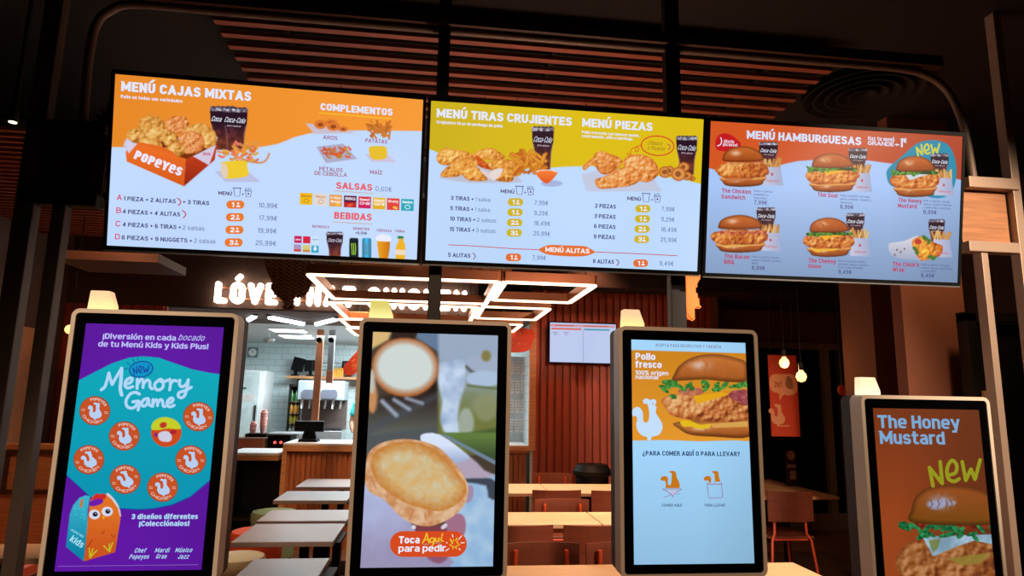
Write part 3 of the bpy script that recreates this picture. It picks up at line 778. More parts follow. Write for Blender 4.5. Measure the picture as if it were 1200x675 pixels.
        if k in (2, 6): p.poly(ell(x+2.4, y+4.4, 3, 1.6, .3), (245, 190, 70), .0008)
        if k == 3: p.poly(ell(x, y+4.2, 3.4, 1.4, -.3), (235, 90, 50), .0008)
    for s, a, b in (('REFRESCO', (366, 266.6), (386, 267.6)), ('MONSTER', (414, 269), (433, 270)), ('CERVEZA', (441.6, 271), (459, 272)), ('TRINA', (462.6, 272), (474.3, 272.6))):
        p.text(s, a, b, 3.0, MAG, .022)
    p.text('+0,50€', (416.6, 274.2), (430, 274.8), 3.2, (95, 70, 120), .025)
    for k, (x, y, c) in enumerate(((349.4, 280.4, (200, 30, 92)), (359.6, 280.8, (215, 35, 62)), (369.6, 281.4, (205, 228, 250)), (348.8, 290.4, (170, 150, 180)), (359.3, 291, (215, 200, 120)), (369.4, 291.8, (60, 170, 205)))):
        p.poly([(x-4.3, y-4.2), (x+4.3, y-3.9), (x+4.2, y+4.3), (x-4.4, y+4)], c, .0003)
        if k == 0: p.text('zero', (x-2.8, y+1), (x+2.8, y+1.2), 2.2, (240, 230, 240), .03)
        if k == 2: p.text('agua', (x-3.6, y-.4), (x+3.8, y-.2), 1.8, (50, 150, 190), .02)
        if k in (3, 4): p.poly([(x-4.3, y+1.4), (x+4.2, y+1.6), (x+4.2, y+4.3), (x-4.4, y+4)], (205, 70, 60) if k == 3 else (200, 140, 60), .0005)
        if k == 5: p.poly(ell(x, y-.4, 2, 2.2), (215, 240, 250), .0005); p.poly([(x, y-5), (x+1.6, y-1), (x-1.6, y-1)], (215, 240, 250), .0006)
    cola(p, 382.5, 271.5, 402.5, 303, words=False); p.text('Coca-Cola', (384, 283), (401.3, 284), 4.4, (220, 215, 235), .004, .35)
    for x, c in ((414.6, (22, 32, 40)), (429.6, (62, 168, 214))):
        p.fill([(x-5, 280), (x-3.6, 278.6), (x+4.4, 278.9), (x+5.6, 280.6), (x+5.4, 303), (x-5.4, 302)], lambda X, Y, sd, c=c, x=x: np.array(c)*(1.15-.5*np.abs((X-x)/5.5))[..., None], .8)
        g = (150, 200, 60) if x < 420 else (95, 130, 150)
        for j in (-2.2, 0, 2.2): p.stroke([(x+j-.6, 285), (x+j, 290), (x+j*.8, 298)], 1.0, g)
    p.fill([(441.8, 282), (457.4, 282.6), (456.4, 293), (454.6, 303.2), (444.4, 302.8), (442.8, 292)], lambda X, Y, sd: mix((236, 165, 30), (205, 115, 12), np.clip((X-442)/15, 0, 1)), .8)
    p.fill([(441.5, 276.5), (449, 274), (457.6, 277), (457.5, 282.6), (441.8, 282)], (235, 238, 250), .8, sm=2)
    p.fill([(465, 285.5), (467, 283), (467.2, 279.5), (473, 279.8), (473, 283.2), (475, 286), (475, 293), (474.4, 304), (463.6, 303.5), (463.2, 293)], (240, 180, 40), .8)
    p.fill([(466, 276.2), (473, 276.5), (473, 279.4), (466, 279.2)], (30, 120, 70), .7)
    p.fill([(463.4, 292), (475, 292.5), (474.8, 298.6), (463.3, 298.2)], (240, 228, 232), .7, .8)
    # price list
    NAVY = (66, 66, 112); GREY = (104, 112, 165)
    rows = [('A', (136.9, 234.4), [('1 PIEZA + 2 ALITAS', (144.6, 234.8), (206, 238.6), 1), (None, (209, 240.8), 0, 0), ('+ 3 TIRAS', (214.4, 239), (245.2, 240.6), 1)]),
            ('B', (136.2, 249.7), [('4 PIEZAS + 4 ALITAS', (143.6, 250.3), (211.2, 253.7), 1), (None, (214.8, 255.2), 0, 0)]),
            ('C', (135.4, 265.2), [('4 PIEZAS + 6 TIRAS +', (143.6, 265.6), (212.4, 268.6), 1), ('2 salsas', (214.2, 268.8), (239.6, 270.4), 0)]),
            ('D', (134.8, 280.4), [('6 PIEZAS + 9 NUGGETS +', (142.6, 280.7), (225.4, 284.2), 1), ('2 salsas', (227.6, 284), (252.6, 285.6), 0)])]
    for L, a, items in rows:
        p.text(L, a, (a[0]+5.8, a[1]+.2), 6.6, (222, 60, 100), .012)
        for s, l, r, b in items:
            if s is None: chili(p, l[0], l[1]); continue
            p.text(s, l, r, 5.0, NAVY if b else GREY, .022 if b else .002)
    menu_icons(p, 256, 228.3, 10)
    OR = (234, 122, 46)
    for (x, y), n in zip(((276, 239.8), (275.5, 254.5), (275, 269.2), (274, 284)), '1223'): badge(p, x, y, 21, 9.6, n, OR)
    for s, l, r in (('10,99€', (303.2, 243), (325.4, 244.2)), ('17,99€', (303.6, 257.8), (324.8, 258.8)), ('19,99€', (302, 272.6), (324.2, 273.6)), ('25,99€', (299.6, 286.9), (323.6, 288.2))):
        p.text(s, l, r, 5.6, GREY, .004)
    return p

# ---- menu screen with strips and pieces
def art_strips():
    p = Picture([(505.5, 118.2), (824.7, 139.8), (816.7, 318), (498.3, 305)], W55, H55, 400)
    p.bg((190, 218, 254))
    p.C += ((fbm(p.X, p.Y, 120, 8, 1)-.5)*.03)[..., None]
    p.fill([(490, 90), (840, 110), (840, 218), (821, 215.5), (800, 210), (775, 207), (740, 200), (705, 195.2), (690, 194.5), (660, 195.5), (640, 197), (600, 199), (540, 192), (508, 176.5), (495, 172)], lambda X, Y, sd: mix((204, 176, 20), (222, 190, 24), np.clip((X-520)/150, 0, 1)), 1.2)
    p.text('MENÚ TIRAS CRUJIENTES', (511.8, 137.2), (670.2, 147.9), 10.2, WHITE, .035)
    p.text('Crujientes tiras de pechuga de pollo', (511.6, 144.8), (589, 149.6), 3.6, WHITE, .028)
    p.text('MENÚ PIEZAS', (682.3, 148.6), (764.6, 153.6), 10.0, WHITE, .035)
    p.text('Pollo troceado con huesos: muslo,', (682, 156.5), (749.6, 160.4), 3.4, WHITE, .026)
    p.text('contramuslo, alita o pechuga', (682, 160.9), (741.2, 164.4), 3.4, WHITE, .026)
    cola(p, 623.4, 148, 649.4, 199); cola(p, 792.4, 159, 817.4, 205)
    p.stroke(ell(770.6, 170.8, 19.2, 11.4, .06, 30), 1.3, (212, 60, 40), closed=True, sm=0)
    for s, l, r in (('Clásico', (758.5, 169.6), (777, 170.2)), ('o Picante', (758.5, 175.6), (780, 176.6))): p.text(s, l, r, 4.6, (140, 75, 40), -.004, .3)
    p.stroke([(752, 170.5), (746, 171.5), (744.5, 177), (747.5, 177.4), (748, 172.6), (741, 174), (737.8, 181)], .8, (212, 70, 40))
    p.stroke([(735, 179.5), (737.8, 184.4), (740, 180)], 1.0, (212, 60, 40), sm=0)
    chili(p, 783, 175.5, .8)
    t = lambda L: T(500, 165, 7.5, L)
    p.fill(t([(110, 330), (180, 200), (700, 180), (840, 365), (380, 372)]), (188, 180, 190), 1.5, .7)
    def strip(pts, sd, **k): p.fill(t(pts), crisp(sd, 2.2, (140, 66, 14), (226, 146, 56), (250, 212, 130)), .9, sm=5)
    strip([(90, 130), (150, 65), (230, 75), (330, 90), (390, 120), (380, 150), (180, 215), (100, 190)], 1)
    strip([(390, 140), (470, 80), (570, 65), (640, 100), (690, 140), (640, 170), (520, 165)], 2)
    strip([(530, 200), (600, 170), (700, 160), (790, 190), (780, 240), (640, 270), (540, 250)], 4)
    p.fill(t([(425, 130), (470, 150), (540, 210), (550, 250), (470, 230), (440, 190)]), crisp(3, 2, (150, 50, 10), (215, 90, 25), (240, 150, 70)), .9, sm=3)
    strip([(120, 300), (170, 240), (270, 170), (400, 145), (440, 170), (440, 220), (320, 250), (290, 310), (160, 320)], 5)
    strip([(285, 255), (350, 230), (430, 225), (480, 260), (530, 320), (520, 350), (380, 350), (310, 300)], 6)
    strip([(600, 340), (650, 280), (680, 245), (760, 250), (770, 300), (750, 355), (680, 360)], 7)
    p.fill(t([(465, 250), (550, 285), (550, 335), (520, 315)]), (222, 205, 205), .9, sm=3); p.fill(t([(555, 285), (600, 250), (670, 245), (650, 300), (600, 345), (560, 330)]), (230, 215, 212), .9, sm=3)
    fries(p, 597, 172, 644, 206, 36, 8, (205, 100, 22), (248, 165, 55), 2.3)
    p.fill(t(ell(1100, 375, 95, 28)), (150, 155, 200), 2, .6)
    p.fill(t([(965, 270), (1140, 268), (1125, 320), (1070, 370), (1040, 372), (990, 330)]), lambda X, Y, sd: mix((245, 130, 60), (225, 90, 30), np.clip((Y-200)/14, 0, 1)), .9, sm=4)
    p.fill(t(ell(1052, 270, 90, 17)), (240, 215, 205), .8); p.fill(t(ell(1052, 276, 76, 14)), (246, 120, 48), .8)
    u = lambda L: T(660, 120, 6.618, L)
    p.fill(u([(140, 560), (290, 520), (700, 590), (770, 690), (180, 690)]), (196, 190, 205), 1.5, .6)
    def piece(pts, sd): p.fill(u(pts), crisp(sd, 2.1, (150, 62, 16), (226, 136, 62), (250, 206, 146)), .9, sm=4)
    piece([(150, 500), (190, 460), (230, 430), (250, 395), (300, 375), (350, 395), (440, 430), (460, 470), (400, 530), (330, 560), (280, 540), (230, 480), (170, 528)], 11)
    piece([(470, 450), (520, 410), (600, 405), (680, 430), (735, 500), (730, 570), (650, 620), (560, 590), (480, 520)], 12)
    piece([(250, 600), (330, 570), (420, 520), (520, 490), (590, 540), (610, 590), (540, 640), (430, 660), (300, 670), (260, 650)], 13)
    for cx, cy, rx, ry in ((790, 540, 48, 45), (935, 500, 45, 38), (960, 570, 40, 34), (1000, 590, 26, 20), (830, 530, 30, 40), (895, 555, 56, 55)):
        p.fill(u(ell(cx, cy, rx, ry)), lambda X, Y, sd: mix((168, 82, 26), (226, 150, 78), np.clip(-sd/2.5, 0, 1)), .8); p.fill(u(ell(cx-4, cy, rx*.42, ry*.42)), (150, 88, 40), .9)
    NAVY = (66, 70, 118); GREY = (104, 118, 170); YE = (208, 180, 36)
    for k, (n, a, b, pr, pl) in enumerate((('3 TIRAS +', (528.2, 234.4), (555, 235.6), '7,99€', '1 salsa'), ('5 TIRAS +', (527.7, 246.4), (554.6, 247.6), '9,29€', '1 salsa'), ('10 TIRAS +', (527, 258.6), (557, 260), '18,49€', '2 salsas'), ('15 TIRAS +', (526.5, 270.8), (556, 272.2), '25,99€', '3 salsas'))):
        p.text(n, a, b, 4.8, NAVY, .022)
        e = b[0]+1.8; p.text(pl, (e, b[1]+.1), (e+(17.5 if len(pl) == 7 else 22.6), b[1]+1), 4.8, GREY, .002)
        badge(p, 604-.5*k, 236.8+12*k, 18, 9, '1123'[k], YE)
        p.text(pr, (626.2-.4*k, 240+12*k), ((642.2 if k < 2 else 645)-.2*k, 240.8+12*k), 5.2, GREY, .004)
    menu_icons(p, 586.6, 226.2, 10)
    for k, (n, a, b, pr) in enumerate((('2 PIEZAS', (697.2, 243.4), (721.6, 244.6), '7,99€'), ('3 PIEZAS', (696.4, 255.4), (721.2, 256.6), '9,29€'), ('6 PIEZAS', (696, 267.3), (721, 268.5), '18,49€'), ('9 PIEZAS', (695.6, 279.4), (720.4, 280.6), '25,99€'))):
        p.text(n, a, b, 4.8, NAVY, .022); badge(p, 753.3-.5*k, 244.5+11.95*k, 17.6, 8.8, '1123'[k], YE)
        p.text(pr, (775-.4*k, 247.3+12*k), ((790.4 if k < 2 else 793.4)-.2*k, 248+12*k), 5.2, GREY, .004)
    menu_icons(p, 735, 234.6, 10)
    OR = (228, 112, 48)
    p.poly([(631, 292.6), (637, 289), (645, 287), (664, 287.6), (684, 288.4), (691, 291), (697, 295.2), (691, 298.6), (682, 300.4), (664, 300.3), (645, 298.8), (637, 296.6)], OR, .0003, 3)
    p.stroke([(525.6, 287), (560, 288.6), (600, 291.4), (631, 292.6)], .9, (200, 70, 70), sm=3); p.stroke([(697, 295.3), (740, 297), (793, 299.6)], .9, (200, 70, 70), sm=3)
    p.text('MENÚ ALITAS', (638.9, 295.3), (690.6, 297), 5.6, (245, 238, 240), .035)
    p.text('5 ALITAS', (525, 300.9), (551, 302.2), 4.8, NAVY, .022); chili(p, 554.5, 303.5, .8, (130, 60, 110))
    p.text('8 ALITAS', (694.6, 308.2), (719.2, 309.4), 4.8, NAVY, .022); chili(p, 722.5, 310.8, .8, (130, 60, 110))
    badge(p, 601.5, 301.6, 18, 9, '1', OR); badge(p, 750.6, 308.4, 17.4, 8.8, '1', OR)
    p.text('7,99€', (623.6, 304.2), (639.6, 305), 5.2, GREY, .004); p.text('9,49€', (772.6, 310.9), (789, 311.7), 5.2, GREY, .004)
    return p

# ---- menu screen with burgers
def art_burgers():
    p = Picture([(832.8, 142), (1128, 160), (1122, 331), (825.8, 319.5)], W55, H55, 400)
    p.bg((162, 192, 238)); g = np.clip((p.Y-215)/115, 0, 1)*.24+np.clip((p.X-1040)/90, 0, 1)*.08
    p.C *= (1.04-g)[..., None]  # viewing-angle dimming of the panel painted into its picture colours
    p.fill([(820, 120), (1140, 140), (1140, 214), (1123, 210), (1098, 204), (1070, 196), (1044, 191.6), (1018, 188.2), (980, 187), (952, 187.6), (935, 188.8), (917, 192.8), (895, 199), (868, 202), (845, 201), (831, 197), (815, 190)], lambda X, Y, sd: mix((212, 88, 36), (176, 66, 34), np.clip((X-880)/240, 0, 1)), 1.2)
    p.fill([(1039, 205), (1042, 196), (1056, 184), (1072, 170), (1084, 165.2), (1100, 165), (1113, 172), (1120, 190), (1120, 212), (1112, 228), (1095, 232), (1070, 224), (1045, 218)], (22, 138, 172), 1, sm=5)
    p.text('MENÚ HAMBURGUESAS', (875.2, 162.6), (1009.2, 170.4), 9.6, (214, 222, 246), .035)
    p.text('Haz tu menú', (1017.2, 164.4), (1048, 166), 4.6, (214, 222, 246), .024); p.text('GRANDE', (1017, 169.9), (1047.4, 171.9), 5.0, (214, 222, 246), .03)
    p.text('+', (1048.5, 172), (1053.8, 172.2), 5, (214, 222, 246), .04); p.text('1', (1054.6, 172.6), (1057.8, 172.7), 10.4, (214, 222, 246), .04); p.text('€', (1058.6, 167.6), (1062.4, 167.7), 5.6, (214, 222, 246), .03)
    p.fill([(838.4, 168), (841, 160), (848, 156.4), (856, 157.8), (862, 162), (868, 168), (867, 174), (858, 177), (848, 177.4), (840, 175)], (196, 28, 34), .9, sm=5)
    p.text('¡Hazlo', (848.4, 167.2), (860.4, 168), 3.6, (235, 215, 230), .025); p.text('picante!', (847.4, 171), (864.2, 172), 3.6, (235, 215, 230), .025); p.stroke([(844.6, 161.5), (845.8, 165), (844.4, 169.6), (841, 171)], 1.2, (235, 225, 235))
    hand_new(p, 1074, 182.6, 13.5, (205, 205, 70), 2.2)
    cola(p, 889.6, 166.4, 912, 200); fry_bag(p, 893, 186, 918, 217.6, 1)
    cola(p, 994.4, 173.6, 1016.4, 206); fry_bag(p, 999.5, 193, 1022.2, 225, 2)
    cola(p, 1090.4, 179.8, 1112, 212); fry_bag(p, 1095, 199, 1118, 229.8, 3)
    cola(p, 886.4, 243, 909.2, 276); fry_bag(p, 891.5, 263, 915.4, 294.4, 4)
    cola(p, 991.6, 249.6, 1013.4, 282); fry_bag(p, 996.5, 269, 1020, 300.6, 5)
    cola(p, 1088, 256.8, 1107.4, 288); fry_bag(p, 1092, 271, 1116, 301.6, 6)
    burger(p, 839.6, 171.6, 901.2, 219, 1, sauce=(200, 120, 70)); burger(p, 944.4, 179.6, 1006, 225.2, 2, green=True, cheese=True)
    burger(p, 1043.6, 182.8, 1101, 231, 3, green=True, white=True); burger(p, 833.8, 251.8, 900, 296, 4, bacon=True, sauce=(225, 170, 90))
    burger(p, 942, 254.8, 1000.4, 301, 5, green=True, cheese=True, sauce=(240, 180, 60))
    p.fill(T(970, 240, 6.75, [(482, 320), (500, 300), (600, 285), (690, 250), (720, 260), (735, 430), (690, 432), (560, 420), (510, 400), (485, 360)]), lambda X, Y, sd: mix((212, 210, 222), (168, 172, 196), np.clip((Y-280)/22, 0, 1)), .9, sm=4)
    for cx, cy in ((548, 355), (578, 372), (608, 348), (530, 395)): p.fill(T(970, 240, 6.75, ell(cx, cy, 7, 9, .5)), (110, 95, 90), .8)
    p.fill(T(970, 240, 6.75, [(670, 320), (680, 270), (740, 250), (800, 280), (900, 320), (910, 350), (890, 400), (800, 430), (730, 432)]), crisp(31, 2, (120, 45, 14), (214, 120, 40), (248, 190, 80)), .9, sm=4)
    for k, (cx, cy) in enumerate(((775, 268), (690, 345), (705, 375), (800, 290), (840, 420), (810, 410), (765, 255))): p.fill(T(970, 240, 6.75, ell(cx, cy, 22, 14, .6*k)), (70, 120, 45), .8)
    p.fill(T(970, 240, 6.75, ell(715, 290, 28, 22)), (190, 60, 45), .9); p.fill(T(970, 240, 6.75, ell(770, 370, 34, 30)), crisp(33, 2, (190, 110, 30), (245, 180, 50), (255, 215, 110)), .9)
    NM = (186, 52, 92); DS = (88, 96, 150)
    for s, a, b in (('The Chicken', (845.6, 226), (880, 227)), ('Sandwich', (845, 232.8), (873.2, 233.8)), ('The Soul', (958.2, 230.6), (981.4, 231.6)), ('The Honey', (1052.6, 236.7), (1080, 238)), ('Mustard', (1052, 243.2), (1074, 244.2)), ('The Bacon', (848.2, 302.4), (878, 303.6)), ('BBQ', (848, 309), (859.6, 309.6)), ('The Cheesy', (947.2, 307.3), (979.4, 308.6)), ('Onion', (947, 313.9), (962.2, 314.6)), ("The Chick'n", (1046, 311.4), (1077, 312.8)), ('Wrap', (1046, 317.6), (1059.4, 318.4))):
        p.text(s, a, b, 5.0, NM, .02)
    for x, y, st, ls, pr in ((883.4, 225, 4.0, (('Pollo crujiente,', 22), ('pepinillos y', 17), ('mayonesa', 15)), '7,99€'), (984.6, 230.4, 3.9, (('Pollo crujiente, lechuga,', 35), ('queso cheddar, tomate y', 36), ('mayonesa', 14)), '8,99€'), (1082, 236.4, 3.9, (('Pollo crujiente, rúcula,', 31), ('queso, queso Cheddar', 33), ('y salsa miel y mostaza', 32)), '8,99€'),
                          (880.6, 302, 3.8, (('Pollo crujiente, bacon,', 33), ('queso Cheddar y salsa', 34), ('BBQ', 7)), '8,99€'), (982.4, 306.8, 3.7, (('Pollo crujiente, bacon,', 32), ('lechuga, queso, cebolla', 34), ('frita y salsa Cheddar', 29)), '9,49€'), (1079.4, 311, 3.7, (('Pollo crujiente, lechuga,', 33), ('tomate, queso, mayonesa', 36), ('y salsa BBQ', 17)), '8,49€')):
        for k, (s, w) in enumerate(ls): p.text(s, (x, y+st*k), (x+w, y+st*k+w*.035), 2.4, DS, .006)
        p.text(pr, (x, y+st*2+6.4), (x+15.4, y+st*2+6.9), 4.8, (70, 76, 130), .008)
    return p

# ---- kiosk pictures
KW = .398; KH = KW*16/9
def art_game():
    p = Picture([(99.3, 379.3), (261.7, 383.9), (235.4, 668.6), (62.4, 671.6)], KW, KH, 210)
    p.bg((92, 20, 158)); p.C *= (.95+.1*fbm(p.X, p.Y, 80, 3, 1))[..., None]
    teal = [(40, 470), (80, 451), (92, 446), (112, 435.5), (130, 426.4), (150, 419.8), (166, 418), (185, 419.6), (203, 426), (225, 433.4), (245, 437.4), (275, 441), (275, 545), (244, 564.5), (222, 583), (200, 592.5), (178, 597), (160, 598), (135, 596.5), (118, 591), (104, 583), (92, 572), (77, 558.5), (40, 530)]
    p.fill(np.array(teal)+[0, 1.2], (20, 60, 160), 1); p.fill(teal, lambda X, Y, sd: mix((4, 168, 186), (4, 146, 176), np.clip((Y-430)/160, 0, 1)), .9)
    PALE = (176, 214, 246)
    p.text('¡Diversión en cada', (118.8, 397.8), (205.2, 399.4), 6.6, (190, 190, 250), .03); p.text('bocado', (207.6, 399.4), (240.4, 399.6), 7.2, (190, 190, 250), .0, .35)
    p.text('de tu Menú Kids y Kids Plus!', (113.4, 406.7), (243.2, 409.8), 6.6, (190, 190, 250), .03)
    DB = (18, 66, 150)
    p.fill(ell(164.4, 433.4, 13.6, 8.8, -.16), (4, 146, 200), .8)
    p.stroke(ell(164.4, 433.4, 14, 9.2, -.16, 26), 1.3, DB, closed=True, sm=0)
    hand_new(p, 155, 439, 9.4, DB, 1.3)
    for a, b in (((144.2, 433.6), (148, 432)), ((147.6, 425.4), (151, 428.4)), ((154.2, 422), (156.2, 425)), ((160, 420.4), (160.8, 422.6))): p.stroke([a, b], .9, DB, sm=0)
    m = lambda L: T(110, 415, 9.642, L)
    w = 3.5
    p.stroke(m([(70, 412), (110, 380), (135, 310), (158, 220)]), w, PALE); p.stroke(m([(158, 220), (175, 290), (195, 352)]), w, PALE); p.stroke(m([(195, 352), (240, 270), (302, 168)]), w, PALE); p.stroke(m([(302, 168), (296, 290), (288, 400), (304, 470)]), 4.2, PALE)
    p.stroke(m([(345, 345), (400, 330), (425, 290), (395, 278), (352, 310), (342, 360), (370, 390), (430, 375)]), w, PALE)
    p.stroke(m([(482, 290), (478, 395)]), w, PALE); p.stroke(m([(478, 360), (520, 295), (548, 310), (546, 385)]), w, PALE); p.stroke(m([(548, 350), (590, 300), (622, 320), (625, 375), (650, 400)]), w, PALE)
    p.stroke(m([(725, 300), (680, 345), (690, 400), (735, 410), (775, 370), (765, 300), (725, 298), (770, 320), (830, 300)]), w, PALE)
    p.stroke(m([(850, 290), (858, 340), (848, 410)]), w, PALE); p.stroke(m([(855, 350), (890, 305), (930, 310)]), w, PALE)
    p.stroke(m([(965, 300), (960, 350), (985, 375), (1035, 350), (1060, 295)]), w, PALE); p.stroke(m([(1060, 295), (1048, 380), (1020, 470), (980, 500), (945, 480), (960, 440), (1020, 420), (1095, 380)]), w, PALE)
    p.stroke(m([(505, 460), (460, 440), (400, 460), (355, 530), (362, 595), (410, 620), (460, 600), (490, 545)]), w, PALE); p.stroke(m([(430, 548), (505, 545), (490, 640)]), w, PALE)
    p.stroke(m([(605, 510), (560, 520), (530, 565), (545, 595), (585, 580), (612, 515), (612, 570), (640, 595)]), w, PALE)
    p.stroke(m([(662, 520), (655, 598)]), w, PALE); p.stroke(m([(658, 570), (690, 525), (712, 540), (710, 590)]), w, PALE); p.stroke(m([(712, 560), (745, 520), (768, 540), (775, 590), (795, 600)]), w, PALE)
    p.stroke(m([(820, 560), (870, 550), (888, 515), (860, 505), (822, 545), (825, 590), (860, 602), (900, 585)]), w, PALE)
    R = random.Random(4)
    for cx, cy, k in ((109.7, 482.5, .12), (144.5, 512, .02), (231.8, 489, .05), (102.8, 540, -.2), (145.6, 563, -.3), (222.8, 540, 0), (189.6, 572, 0)):
        rx, ry = 18.3, 17.4
        p.fill(ell(cx, cy, rx, ry, -.1), (110, 70, 60), .8); p.fill(ell(cx, cy, rx-.7, ry-.7, -.1), (198, 80, 34), .8)
        p.poly((hen(cx, cy+.3, 20.5, k)-[cx, cy])*[1.16, 1]+[cx, cy], (182, 206, 240), .0005, 2)
        p.arc('POPEYES', (cx, cy), rx*.70, ry*.70, 118-k*57, 32-k*57, 3.2, (232, 200, 190)); p.arc('CHICKEN', (cx, cy), rx*.86, ry*.86, 208-k*57, 312-k*57, 3.2, (232, 200, 190), True)
        for sx in (-1, 1):
            a = k; x_, y_ = cx+sx*13.6*math.cos(a), cy+.4+sx*13.6*math.sin(a)
            p.stroke([(x_-1.9, y_-.9), (x_+1.9, y_-.5)], .8, (220, 170, 150), sm=0); p.stroke([(x_-1.9, y_+.9), (x_+1.9, y_+1.2)], .8, (220, 170, 150), sm=0)
    cx, cy = 194, 507.5
    p.fill(ell(cx, cy, 18, 17.2, -.1), (205, 72, 26), .8)
    p.fill([(176.6, 504), (178, 496), (186, 490.6), (196, 490), (206, 494), (211, 501), (209, 504), (196, 503), (184, 505)], (196, 205, 40), .8, sm=3)
    p.fill(ell(190.4, 499, 4.4, 3.4, -.3), (190, 50, 40), .8); p.fill([(186, 508), (194, 506), (200, 510), (199, 518), (188, 518), (184.6, 513)], (205, 205, 225), .9, sm=3)
    p.fill(ell(202, 507.4, 4, 2.6, -.2), (170, 30, 40), .8); p.fill(ell(181.6, 510.6, 2, 2.6), (120, 40, 130), .8)
    # the cardboard box
    b = lambda L: T(60, 570, 6.75, L)
    p.fill(b([(428, 66), (470, 85), (520, 150), (546, 245), (490, 240)]), (212, 205, 215), .8, sm=2)
    p.fill(b([(285, 240), (300, 120), (330, 80), (425, 75), (470, 110), (520, 180), (542, 262), (500, 530), (250, 605), (275, 315)]), lambda X, Y, sd: mix((222, 112, 36), (200, 84, 26), np.clip((Y-600)/45, 0, 1)), .8)
    p.fill(b([(108, 490), (140, 225), (165, 160), (215, 100), (260, 82), (300, 85), (280, 200), (280, 310), (250, 605)]), lambda X, Y, sd: mix((60, 178, 200), (4, 128, 165), np.clip((Y-590)/60, 0, 1)), .8)
    p.fill(b([(305, 110), (330, 85), (350, 65), (375, 72), (405, 66), (425, 80), (420, 105), (390, 115), (340, 112)]), (205, 40, 36), .8, sm=3)
    p.fill(b([(300, 130), (340, 112), (395, 110), (402, 135), (370, 155), (320, 168), (298, 160)]), (108, 26, 168), .8, sm=3)
    for ex, ey in ((335, 232), (436, 208)): p.fill(b(ell(ex, ey, 44, 38)), (215, 220, 240), .8); p.fill(b(ell(ex+5, ey-1, 20, 19)), (12, 16, 40), .8); p.fill(b(ell(ex+8, ey-7, 5, 5)), (220, 225, 240), .7)
    p.fill(b([(395, 245), (420, 250), (405, 272)]), (230, 175, 30), .8)
    for x0, y0, sg in ((300, 575, 1), (455, 525, 1)):
        for dx, dy in ((-5, -75), (25, -72), (55, -60)) if x0 < 400 else ((-45, -45), (0, -60), (25, -70)): p.stroke(b([(x0, y0), (x0+dx, y0+dy)]), 1.6, (196, 180, 40), sm=0)
    for L in ([(395, 385), (415, 362)], [(280, 490), (300, 460), (318, 432)], [(470, 390), (490, 420), (500, 395)]): p.stroke(b(L), 1.0, (150, 50, 25), sm=0)
    p.stroke(b([(235, 120), (228, 168)]), 3.2, (190, 120, 60), sm=0)
    for k in range(14): p.poly(ell(60+(165+100*R.random())/6.75, 570+(175+110*R.random())/6.75, 1.1, .7, R.random()*3), (70, 190, 215), .0004)
    p.text('kids', b([(135, 440)])[0], b([(232, 500)])[0], 7.6, (170, 226, 242), .02, slope=True); p.text('POPEYES', b([(145, 362)])[0], b([(243, 418)])[0], 2.6, (150, 215, 235), .02, slope=True)
    p.text('3 diseños diferentes', (153.2, 609.2), (231, 609.6), 6.2, PALE, .034); p.text('¡Colecciónalos!', (162, 617.4), (221, 617.8), 6.2, PALE, .034)
    for s, l, r in (('Chef', (156.4, 649), (171.2, 648.8)), ('Popeyes', (150.2, 656.4), (174.6, 656)), ('Mardi', (180.4, 648.6), (198.6, 648.4)), ('Gras', (181.6, 655.8), (195.4, 655.6)), ('Músico', (204.2, 648.4), (225.4, 648)), ('Jazz', (207.4, 656), (221.6, 655.6))):
        p.text(s, l, r, 5.4, PALE, .008, .3)
    p.stroke([(66.5, 665.4), (232, 662.6)], .5, (150, 110, 200), sm=0)
    return p

